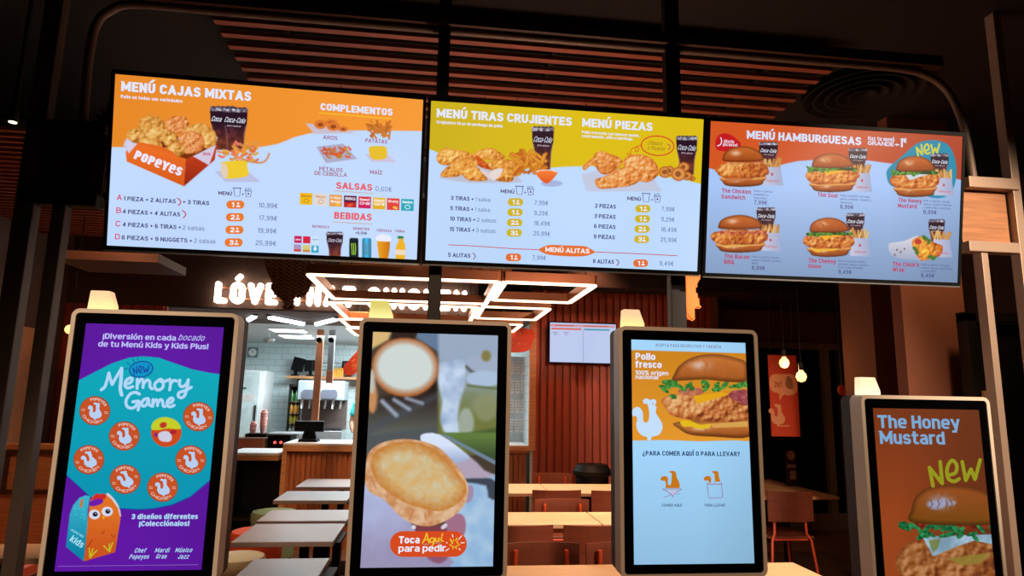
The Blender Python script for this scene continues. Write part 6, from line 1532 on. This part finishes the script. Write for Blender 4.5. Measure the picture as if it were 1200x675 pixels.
# orange signs in the opening
M_orsign = mat('orange_sign', (226, 66, 26), .5, 0, .06, 8)
def orange_plate(pts, Y, label, lines):
    P = [at(x, y, Y) for x, y in pts]; c = Vector((sum(p.x for p in P)/len(P), Y, max(p.z for p in P)))
    t = thing('hanging_sign', label, 'sign', c)
    bm = bmesh.new(); prism(bm, smooth([(p.x-c.x, p.z-c.z) for p in P], 4), frame_M((0, .02, 0), (1, 0, 0), (0, 0, 1)), .03); bmesh.ops.recalc_face_normals(bm, faces=bm.faces); obj('plate', bm, M_orsign, t)
    bm = bmesh.new()
    for a, b in lines:
        A = at(*a, Y-.012)-c; B = at(*b, Y-.012)-c; bar(bm, A, B, .012, .004, (0, 1, 0))
    if lines: obj('ornament', bm, mat('sign_ornament', (240, 130, 60), .5), t)
    bm = bmesh.new(); tube(bm, [(0, 0, -.03), (0, 0, ZB-c.z if c.y > YS else 3.62-c.z)], .004, 6); obj('cord', bm, M_dark, t)
orange_plate([(404, 428), (402.5, 434), (405, 439), (411, 440), (418, 436), (428, 424), (440, 408), (452, 392), (440, 388), (428, 398), (418, 412)], 7.4, 'orange rounded hanging sign beside the bun kiosk edge', [((412, 424), (416, 421)), ((412, 429), (417, 427)), ((414, 433), (418, 428))])
orange_plate([(560, 384), (622, 386), (623, 404), (618, 411), (606, 413), (585, 412), (560, 410)], 6.92, 'orange sign with rounded bottom at the red wall edge', [((600, 390), (604, 390.2)), ((607, 390.4), (611, 390.6)), ((600, 402), (603, 402.2)), ((606, 402.4), (610, 402.6)), ((613, 402.8), (616, 403))])
# notices on the tiled end wall
x0, x1 = at(585, 470, 7.55).x, at(619, 470, 7.55).x; za, zb2 = at(608, 418, 7.55).z, at(608, 521, 7.55).z
t = thing('notice_board', 'white board pinned with order slips left of the red wall', 'notice board', ((x0+x1)/2, 7.56, zb2)); w = x1-x0
obj('board', boxb((0, 0, (za-zb2)/2), (w, .03, za-zb2), .002), mat('board_white', (190, 200, 206), .5), t)
M_paper = mat('slip_paper', (226, 226, 224), .7); M_ink = mat('slip_ink', (120, 126, 132), .7)
for r in range(4):
    for q in range(3):
        bm = bmesh.new(); z = (za-zb2)*(.87-.22*r); x = w*(-.08+.2*q); box(bm, (x, -.02, z), (.05, .004, .15))
        sl_ = obj('slip', bm, M_paper, t); bm = bmesh.new()
        for j in range(4): box(bm, (x, -.0235, z+.05-.03*j), (.036-.006*(j % 2), .002, .006))
        obj('print', bm, M_ink, sl_)
a = at(597, 525.5, YB-.03); b = at(624, 525.5, YB-.03)
struct('trim_12', slab(at(560, 525, YB).x, b.x, YB-.06, YB+.05, at(610, 528, YB-.05).z, at(610, 523, YB-.05).z), M_oak)
# order screen on the red wall
def art_orders(c, w, h):
    p = Picture(c, w, h, 90); p.bg((186, 200, 236))
    p.poly([(645, 379.2), (720.5, 381), (720.5, 384), (645, 382.2)], (206, 150, 160)); p.poly([(646, 383.6), (681, 384.6), (681, 386.6), (646, 385.6)], (214, 96, 70)); p.poly([(684, 384.8), (714, 385.6), (714, 387.4), (684, 386.8)], (60, 150, 170))
    p.stroke([(650, 380.8), (672, 381.4)], 1.0, (196, 90, 80), sm=0); p.stroke([(684, 381.6), (712, 382.4)], 1.0, (196, 90, 80), sm=0)
    p.poly([(682.6, 386), (683.2, 386), (683.2, 424.5), (682.6, 424.5)], (150, 160, 200))
    for x in (648, 660.5): p.stroke([(x, 389.4), (x+5.5, 389.6)], .9, (140, 130, 170), sm=0); p.stroke([(x+1.4, 391.8), (x+4, 391.9)], .9, (140, 130, 170), sm=0)
    return p
c4 = [(644.6, 377.4), (721.6, 379.8), (721.2, 426.4), (644.6, 423.6)]
A, B, D = at(*c4[0], YB-.09), at(*c4[1], YB-.09), at(*c4[3], YB-.09)
w = B.x-A.x; h = A.z-D.z
t = thing('order_screen', 'pale order status screen on the red slat wall', 'screen', ((A.x+B.x)/2, YB-.085, (A.z+at(*c4[2], YB-.09).z)/2))
art_orders(c4, w, h).build('display', M_screen, t, frame_M((0, -.006, 0), (1, 0, 0), (0, 0, 1)))
obj('housing', boxb((0, .02, 0), (w+.03, .05, h+.03), .004), M_black, t)
obj('wall_mount', boxb((0, .065, 0), (.3, .06, .2)), M_dark, t)

# ------------------------------------------------------------------ worker behind the counter
pp = at(432, 480, 9.15); pc = thing('person', 'person in a teal shirt standing in the kitchen, half hidden by the bun kiosk', 'person', (pp.x, 9.15, 0))
def skin_mesh(name, V, E, Rr, m, parent, sub=2):
    me = bpy.data.meshes.new(name); me.from_pydata(V, E, []); o = bpy.data.objects.new(name, me); COL.objects.link(o)
    md = o.modifiers.new('s', 'SKIN'); md.use_smooth_shade = True
    for i, r in enumerate(Rr): me.skin_vertices[0].data[i].radius = (r if isinstance(r, tuple) else (r, r))
    me.skin_vertices[0].data[0].use_root = True
    sb = o.modifiers.new('b', 'SUBSURF'); sb.levels = sb.render_levels = sub
    dg = bpy.context.evaluated_depsgraph_get(); dg.update()
    nm = bpy.data.meshes.new_from_object(o.evaluated_get(dg)); bpy.data.objects.remove(o)
    nm.materials.clear(); nm.materials.append(m)
    r = bpy.data.objects.new(name, nm); COL.objects.link(r); r.parent = parent; nm.name = name
    nm.polygons.foreach_set('use_smooth', [True]*len(nm.polygons))
    return r
V = [(0, 0, .95), (0, 0, 1.12), (0, .01, 1.32), (0, .01, 1.44), (0, -.005, 1.53), (0, -.02, 1.60), (0, -.02, 1.72),
     (-.16, .01, 1.41), (-.21, 0, 1.16), (-.17, -.20, 1.08), (-.14, -.27, 1.09), (.16, .01, 1.41), (.21, 0, 1.16), (.17, -.2, 1.08), (.14, -.27, 1.09),
     (-.09, 0, .9), (-.1, -.01, .5), (-.1, .01, .1), (-.1, -.12, .04), (.09, 0, .9), (.1, -.01, .5), (.1, .01, .1), (.1, -.12, .04)]
E_ = [(0, 1), (1, 2), (2, 3), (3, 4), (4, 5), (5, 6), (3, 7), (7, 8), (8, 9), (9, 10), (3, 11), (11, 12), (12, 13), (13, 14), (0, 15), (15, 16), (16, 17), (17, 18), (0, 19), (19, 20), (20, 21), (21, 22)]
Rr = [(.15, .11), (.14, .1), (.15, .1), (.11, .08), .05, (.075, .09), (.07, .085), .06, .045, .035, .035, .06, .045, .035, .035, .085, .06, .045, .035, .085, .06, .045, .035]
skin_mesh('body', V, E_, Rr, M_skin, pc)
for s in (-1, 1):
    base = Vector((s*.14, -.27, 1.09))
    for k, (dx, L) in enumerate(((-.027, .062), (-.009, .075), (.009, .07), (.026, .055))):
        skin_mesh('finger', [base+Vector((dx, -.02, 0)), base+Vector((dx, -.02-L*.6, -.006)), base+Vector((dx, -.02-L, -.03))], [(0, 1), (1, 2)], [.009, .0085, .007], M_skin, pc, 1)
    skin_mesh('thumb', [base+Vector((-s*.03, .01, 0)), base+Vector((-s*.055, -.025, -.004)), base+Vector((-s*.05, -.055, -.015))], [(0, 1), (1, 2)], [.011, .01, .008], M_skin, pc, 1)
skin_mesh('shirt', [(0, 0, .93), (0, 0, 1.12), (0, .01, 1.32), (0, .01, 1.43), (-.16, .01, 1.41), (-.205, .0, 1.24), (.16, .01, 1.41), (.205, 0, 1.24)], [(0, 1), (1, 2), (2, 3), (3, 4), (4, 5), (3, 6), (6, 7)], [(.17, .13), (.16, .12), (.17, .12), (.12, .09), .075, .062, .075, .062], M_teal, pc)
skin_mesh('trousers', [(0, 0, .95), (-.09, 0, .88), (-.1, -.01, .5), (-.1, .01, .12), (.09, 0, .88), (.1, -.01, .5), (.1, .01, .12)], [(0, 1), (1, 2), (2, 3), (0, 4), (4, 5), (5, 6)], [(.16, .125), .1, .075, .06, .1, .075, .06], M_trouser, pc)
bm = bmesh.new(); bmesh.ops.create_uvsphere(bm, u_segments=20, v_segments=12, radius=.1); bmesh.ops.scale(bm, vec=(.88, 1, .75), verts=bm.verts); bmesh.ops.translate(bm, vec=(0, 0, 1.725), verts=bm.verts); obj('hair', bm, M_trouser, pc, True)
bm = bmesh.new()
for s in (-1, 1): bmesh.ops.create_uvsphere(bm, u_segments=8, v_segments=6, radius=.01, matrix=Matrix.Translation((s*.03, -.108, 1.66)))
obj('eyes', bm, M_white, pc)
bm = bmesh.new(); bmesh.ops.create_cone(bm, segments=8, radius1=.016, radius2=.004, depth=.04, matrix=Matrix.Translation((0, -.115, 1.635)) @ Matrix.Rotation(.4, 4, 'X')); obj('nose', bm, M_skin, pc, True)

# ------------------------------------------------------------------ left tables and poufs
def table(x0, x1, y0, y1, label, top, group, legs='pair', z=.75):
    t = thing('dining_table', label, 'table', ((x0+x1)/2, (y0+y1)/2, 0), 0, group); w = x1-x0; d = y1-y0
    obj('tabletop', boxb((0, 0, z-.014), (w, d, .028), .004), top, t)
    xs_ = (.14*w, .36*w) if legs == 'pair' else ((-.0, ) if w < .8 else (-.3*w, .3*w))
    for x in xs_:
        obj('leg', boxb((x, 0, (z-.03)/2+.01), (.05, .05, z-.05), .004), M_black, t)
    obj('foot', boxb((sum(xs_)/len(xs_), 0, .012), (max(xs_)-min(xs_)+.34, min(.42, d*.8), .022), .006), M_black, t)
    obj('top_plate', boxb((sum(xs_)/len(xs_), 0, z-.035), (max(xs_)-min(xs_)+.2, min(.3, d*.7), .014)), M_black, t)
    return t
def rect(fl, fr, bk, z=.75):
    a = atz(*fl, z); b = atz(*fr, z); c = atz(*bk, z); return a.x, b.x, (a.y+b.y)/2, c.y
GT = 'grey topped tables between the two left kiosks'
table(*rect((266, 684), (370, 680), (330, 654.4)), 'nearest grey topped table, cut by the photo edge', M_greytop, GT)
table(*rect((268, 637), (391.5, 633), (350, 613.6)), 'grey topped table in front of the orange pouf, second from the camera', M_greytop, GT)
table(*rect((300, 610.6), (406, 610.6), (360, 597.4)), 'grey topped table beside the pale green pouf, third from the camera', M_greytop, GT)
table(*rect((319, 587), (407, 586), (370, 575.4)), 'grey topped table behind the green pouf, fourth from the camera', M_greytop, GT)
table(*rect((345.5, 570.8), (424, 570.6), (390, 561)), 'farthest grey topped table, directly before the slatted counter', M_greytop, GT)
def pouf(px, py, rpx, m, label):
    p = atz(px, py, .45); r = rpx/FPX*p.y*.98
    t = thing('round_pouf', label, 'pouf', (p.x, p.y, 0), 0, 'round upholstered poufs')
    bm = bmesh.new(); lathe(bm, [(r*.93, .03), (r*.96, .30), (r*.97, .34)], 32); obj('body', bm, m, t, True)
    bm = bmesh.new(); lathe(bm, [(r*.97, .34), (r, .36), (r, .41), (r*.94, .44), (r*.6, .452), (.01, .455)], 32); obj('cushion', bm, m, t, True)
    bm = bmesh.new(); lathe(bm, [(r*.85, 0), (r*.85, .03)], 32); obj('plinth', bm, M_black, t)
pouf(322, 597.5, 24.5, mat('sage_fabric', (150, 176, 130), .95, 0, .06, 60), 'pale green round pouf left of the tables')
pouf(302, 620, 28, mat('orange_fabric', (236, 92, 48), .95, 0, .06, 60), 'orange round pouf behind a grey topped table')
pouf(278, 650, 30, mat('cream_fabric', (206, 200, 172), .95, 0, .06, 60), 'cream round pouf nearest the left kiosk')

# ------------------------------------------------------------------ right tables and chairs
RG = 'light wood tables in three rows behind the kiosks'
def row(y_front, y_back, seam, k0, k1, W, names):
    a = atz(seam, y_front, .75); yb = atz(seam, y_back, .75).y
    i = 0
    for k in range(k0, k1):
        table(a.x+W*k+.004, a.x+W*(k+1)-.004, a.y, yb, names[i], M_tabletop, RG, 'mid'); i += 1
    return a.x, a.y, yb
row(578, 567, 646, -1, 1, .78, ('farthest light wood table, left half, against the red wall', 'farthest light wood table, right half, near the black bin'))
row(614, 600, 706, -2, 1, .74, ('middle row light wood table, mostly behind the bun kiosk', 'middle row light wood table between the bun and hen kiosks', 'middle row light wood table, mostly behind the hen kiosk'))
xe = atz(938, 662.4, .75); xf = atz(640, 684, .75)
for k, n in enumerate(('nearest row light wood table, left, beside the bun kiosk', 'nearest row light wood table behind the hen kiosk, right end bright orange')):
    table(xe.x-.76*(2-k)+.004, xe.x-.76*(1-k)-.004, 2.93, xe.y+.06, n, M_tabletop, RG, 'mid')
def chair(x, y, rz, label, group, frame=M_orangesteel, wood=M_chairwood):
    t = thing('dining_chair', label, 'chair', (x, y, 0), rz, group)        # faces local +y
    bm = bmesh.new(); box(bm, (0, .02, .45), (.40, .40, .018), .006); obj('seat', bm, wood, t)
    bm = bmesh.new(); n = 8; vs = []
    for i in range(n+1):
        u_ = -1+2*i/n; vs.append((u_*.20, -.19-.035*(1-u_*u_)))
    for (a, b) in zip(vs, vs[1:]):
        v = [bm.verts.new(q) for q in ((*a, .58), (*b, .58), (*b, .82), (*a, .82), (a[0], a[1]+.012, .58), (b[0], b[1]+.012, .58), (b[0], b[1]+.012, .82), (a[0], a[1]+.012, .82))]
        for f in ((0, 1, 2, 3), (7, 6, 5, 4), (3, 2, 6, 7), (1, 0, 4, 5)): bm.faces.new([v[i] for i in f])
    bmesh.ops.remove_doubles(bm, verts=bm.verts, dist=1e-4); obj('backrest', bm, wood, t)
    for sx in (-1, 1):
        bm = bmesh.new(); tube(bm, [(sx*.15, .17, .435), (sx*.175, .19, .40), (sx*.21, .22, 0)], .011, 8); obj('leg', bm, frame, t, True)
        bm = bmesh.new(); tube(bm, [(sx*.13, -.17, .79), (sx*.14, -.17, .48), (sx*.17, -.185, .43), (sx*.215, -.23, 0)], .011, 8); obj('leg', bm, frame, t, True)
    bm = bmesh.new(); tube(bm, [(-.15, .17, .432), (.15, .17, .432)], .01, 8); tube(bm, [(-.145, -.17, .432), (.145, -.17, .432)], .01, 8)
    for sx in (-1, 1): tube(bm, [(sx*.15, .17, .432), (sx*.145, -.17, .432)], .01, 8)
    obj('seat_frame', bm, frame, t, True)
    return t
CG = 'dark wood chairs with orange steel legs at the light wood tables'
def cat_px(px, py, z): p = atz(px, py, z); return p.x, p.y
for px, py, rz, lb in ((651, 573, 0, 'dark wood chair at the farthest light table, seen from behind, left'), (719, 573.5, 0, 'dark wood chair at the farthest light table, beside the hen kiosk edge'),
                       (661.5, 587.5, PI, 'wood chair facing the camera behind the middle light table'),
                       (607, 613, 0, 'dark wood chair at the middle light table next to the bun kiosk'), (697, 613, 0, 'dark wood chair at the middle light table next to the hen kiosk'),
                       (637, 641, PI, 'near dark wood chair turned to the nearest light table'), (737, 641, PI, 'near dark wood chair half hidden by the hen kiosk')):
    x, y = cat_px(px, py, .82); chair(x, y+(.13 if rz == 0 else -.1), rz, lb, CG)
p = cat_px(651, 557, .82); chair(p[0], p[1], PI, 'dim wood chair beside the black bin at the red wall', CG)
# black basket bin
p = atz(694, 566, .7); q = at(694, 543, p.y).z
yb_ = 6.45; xb_ = at(694, 550, yb_).x; zt = at(694, 544, yb_).z
t = thing('round_bin', 'round black lidded bin at the foot of the red wall', 'bin', (xb_, yb_, 0))
bm = bmesh.new(); lathe(bm, [(.13, 0), (.145, .02), (.16, zt-.16), (.16, zt-.1)], 28); obj('bin_body', bm, M_black, t, True)
bm = bmesh.new(); lathe(bm, [(.165, zt-.11), (.185, zt-.1), (.19, zt-.06), (.16, zt-.02), (.15, zt), (.1, zt)], 28); obj('lid', bm, M_black, t, True)
# right table, orange chair, table sign, pendants, poster
tz = .75; a = atz(880, 583, tz); b = atz(984, 582, tz); c = atz(940, 566, tz)
table(a.x, b.x, b.y, c.y+.3, 'dim wood table by the dark window at right', M_oak, None, 'mid')
p = at(926, 571, b.y-.2); chair(p.x, b.y, 0, 'orange steel legged chair with wood back by the dark window', None)
yy = (b.y+c.y)/2+.25; p = at(928, 562, yy)
t = thing('table_sign', 'small dark table sign with cream emblem on the dim table', 'table sign', (p.x, yy, .751)); hh = at(928, 528, yy).z-.75
obj('stand', boxb((0, 0, .01), (.12, .07, .02), .004), M_dark, t); obj('card', boxb((0, 0, hh/2), (.105, .012, hh), .004), mat('sign_card', (60, 32, 26), .6), t)
bm = bmesh.new(); M = frame_M((0, -.007, hh*.86), (1, 0, 0), (0, 0, 1))
prism(bm, ell(0, 0, .04, .045), M, .003); box(bm, (0, -.0085, hh*.55), (.09, .003, .03)); box(bm, (.01, -.0085, hh*.3), (.06, .003, .08)); obj('emblem', bm, mat('sign_print', (206, 150, 120), .6), t)
def pendant(px, py, Y, label):
    p = at(px, py, Y); t = thing('pendant_bulb', label, 'pendant lamp', (p.x, Y, p.z), 0, 'bare bulbs hanging by the window')
    bm = bmesh.new(); lathe(bm, [(.004, -.048), (.03, -.036), (.042, -.006), (.036, .02), (.018, .04), (.014, .055)], 18); obj('bulb', bm, M_bulb, t, True)
    bm = bmesh.new(); lathe(bm, [(.018, .05), (.02, .06), (.02, .11), (.006, .125)], 14); obj('socket', bm, M_dark, t, True)
    bm = bmesh.new(); tube(bm, [(0, 0, .12), (0, 0, 3.62-p.z)], .004, 6); obj('cord', bm, M_dark, t)
pendant(919, 425, 5.3, 'left glowing filament bulb hanging before the orange poster'); pendant(939, 441, 5.1, 'right glowing filament bulb hanging beside the orange poster')
lamp('bulb_light', 'POINT', tuple(at(919, 429, 5.28)-Vector((0, .1, .05))), 2.5, (1, .55, .25), .05)
pc4 = [(898.5, 417.5), (931.5, 415), (938.5, 510.5), (905.5, 512.5)]
A, B, Cq, D = [at(x, y, 5.75) for x, y in pc4]
w = (B.x-A.x+Cq.x-D.x)/2; h = (A.z+B.z-Cq.z-D.z)/2
pic = Picture(pc4, w, h, 60); pic.bg((200, 62, 26)); CR = (226, 150, 104)
tt = lambda L: T(870, 330, 3.968, L)
pic.stroke(tt([(138, 384), (150, 372), (160, 388), (175, 374), (190, 386), (205, 372), (222, 380)]), 1.0, (176, 90, 56)); pic.stroke(tt([(142, 402), (155, 394), (168, 406), (182, 394), (205, 402)]), 1.0, (176, 90, 56))
pic.poly(tt([(122, 470), (135, 440), (180, 432), (235, 430), (250, 460), (250, 510), (215, 530), (190, 528), (172, 555), (168, 525), (135, 515)]), CR, sm=3)
pic.text('2x1', tt([(147, 496)])[0], tt([(178, 494)])[0], 6.5, (170, 60, 30), .02)
pic.poly(tt([(205, 440), (225, 450), (235, 490), (215, 500), (197, 480)]), (150, 90, 60), .0007, 3)
pic.poly([(x, y) for x, y in hen(910.5, 487.5, 26, -.05)], CR, .0005)
pic.stroke(tt([(165, 675), (220, 670)]), 1.2, CR, sm=0)
t = thing('hanging_poster', 'orange poster with cream hen and speech bubble hanging by the dark window', 'poster', ((A.x+B.x+Cq.x+D.x)/4, 5.75, (A.z+B.z+Cq.z+D.z)/4))
pic.build('printed_face', M_print, t, frame_M((0, -.006, 0), (1, 0, 0), (0, 0, 1)))
obj('backing_board', boxb((0, 0, 0), (w, .008, h)), M_orangesteel, t)
bm = bmesh.new()
for s in (-.4, .4): tube(bm, [(s*w, 0, h/2-.01), (s*w, 0, 3.62-t.location.z)], .003, 6)
obj('hanging_wire', bm, M_dark, t)
# round orange wall emblem by the column
p = at(983, 457, 5.4); t = thing('round_emblem', 'small round orange emblem peeking out left of the brown column', 'wall emblem', (p.x+.03, 5.4, p.z))
bm = bmesh.new(); lathe(bm, [(.042, 0), (.046, .005), (.042, .014)], 28); bmesh.ops.rotate(bm, matrix=Matrix.Rotation(PI/2, 3, 'X'), verts=bm.verts); obj('disc', bm, M_orangesteel, t, True)
bm = bmesh.new(); tube(bm, [(0, .003, .04), (0, .003, 3.62-p.z)], .004, 6); obj('cord', bm, M_dark, t)
# small framed picture at the far right
A, B = at(1168, 457, 3.8), at(1178, 482, 3.8)
t = thing('picture_frame', 'small pale gold framed picture right of the shortest kiosk', 'picture', ((A.x+B.x)/2, 3.86, A.z-.1))
bm = bmesh.new(); ring_prism(bm, rrect(.13, .19, .004, 2), rrect(.10, .16, .003, 2), frame_M((0, 0, 0), (1, 0, 0), (0, 0, 1)), -.012, .012); obj('frame', bm, mat('pale_gold', (236, 196, 140), .35, .3), t)
obj('picture_sheet', boxb((0, .004, 0), (.10, .008, .16)), M_darkwood, t)

# ------------------------------------------------------------------ seating at the far left, seen between the posts
t = thing('booth_bench', 'wood booth bench with framed back panels at the left wall', 'bench', (-2.95, 4.9, 0), 0)
obj('back', boxb((0, .16, .62), (.95, .07, 1.1), .01), M_oak, t)
bm = bmesh.new()
for s in (-.23, .23): ring_prism(bm, rrect(.40, .30, .01, 2), rrect(.34, .24, .01, 2), frame_M((s, .124, .98), (1, 0, 0), (0, 0, 1)), -.002, .012)
obj('panel_moulding', bm, M_darkwood, t)
obj('seat', boxb((0, -.13, .42), (.95, .5, .09), .02), M_orangesteel, t); obj('plinth', boxb((0, -.1, .19), (.92, .44, .38)), M_darkwood, t)
p = atz(42, 609, .46); chair(p.x, p.y, .6, 'orange seated chair seen between the left posts', 'orange chairs behind the left posts', M_dark, M_orangesteel)
p = atz(12, 640, .46); chair(p.x+.1, p.y-1.0, -.3, 'orange seated chair at the left photo edge', 'orange chairs behind the left posts', M_dark, M_orangesteel)
p = atz(36, 650, .74); table(p.x-.45, p.x+.12, p.y-.12, p.y+.2, 'pale table corner low between the left posts', M_tabletop, None, 'mid')
p = at(82, 386, 5.4); t = thing('wall_light', 'small bright globe light beside the left kiosk top', 'wall light', (p.x, 5.4, p.z))
bm = bmesh.new(); bmesh.ops.create_uvsphere(bm, u_segments=16, v_segments=10, radius=.035); obj('globe', bm, M_bulb, t, True)
bm = bmesh.new(); tube(bm, [(0, 0, .03), (0, 0, .09)], .012, 8); tube(bm, [(0, 0, .08), (0, 0, 3.62-p.z)], .005, 6); obj('stem', bm, M_dark, t)
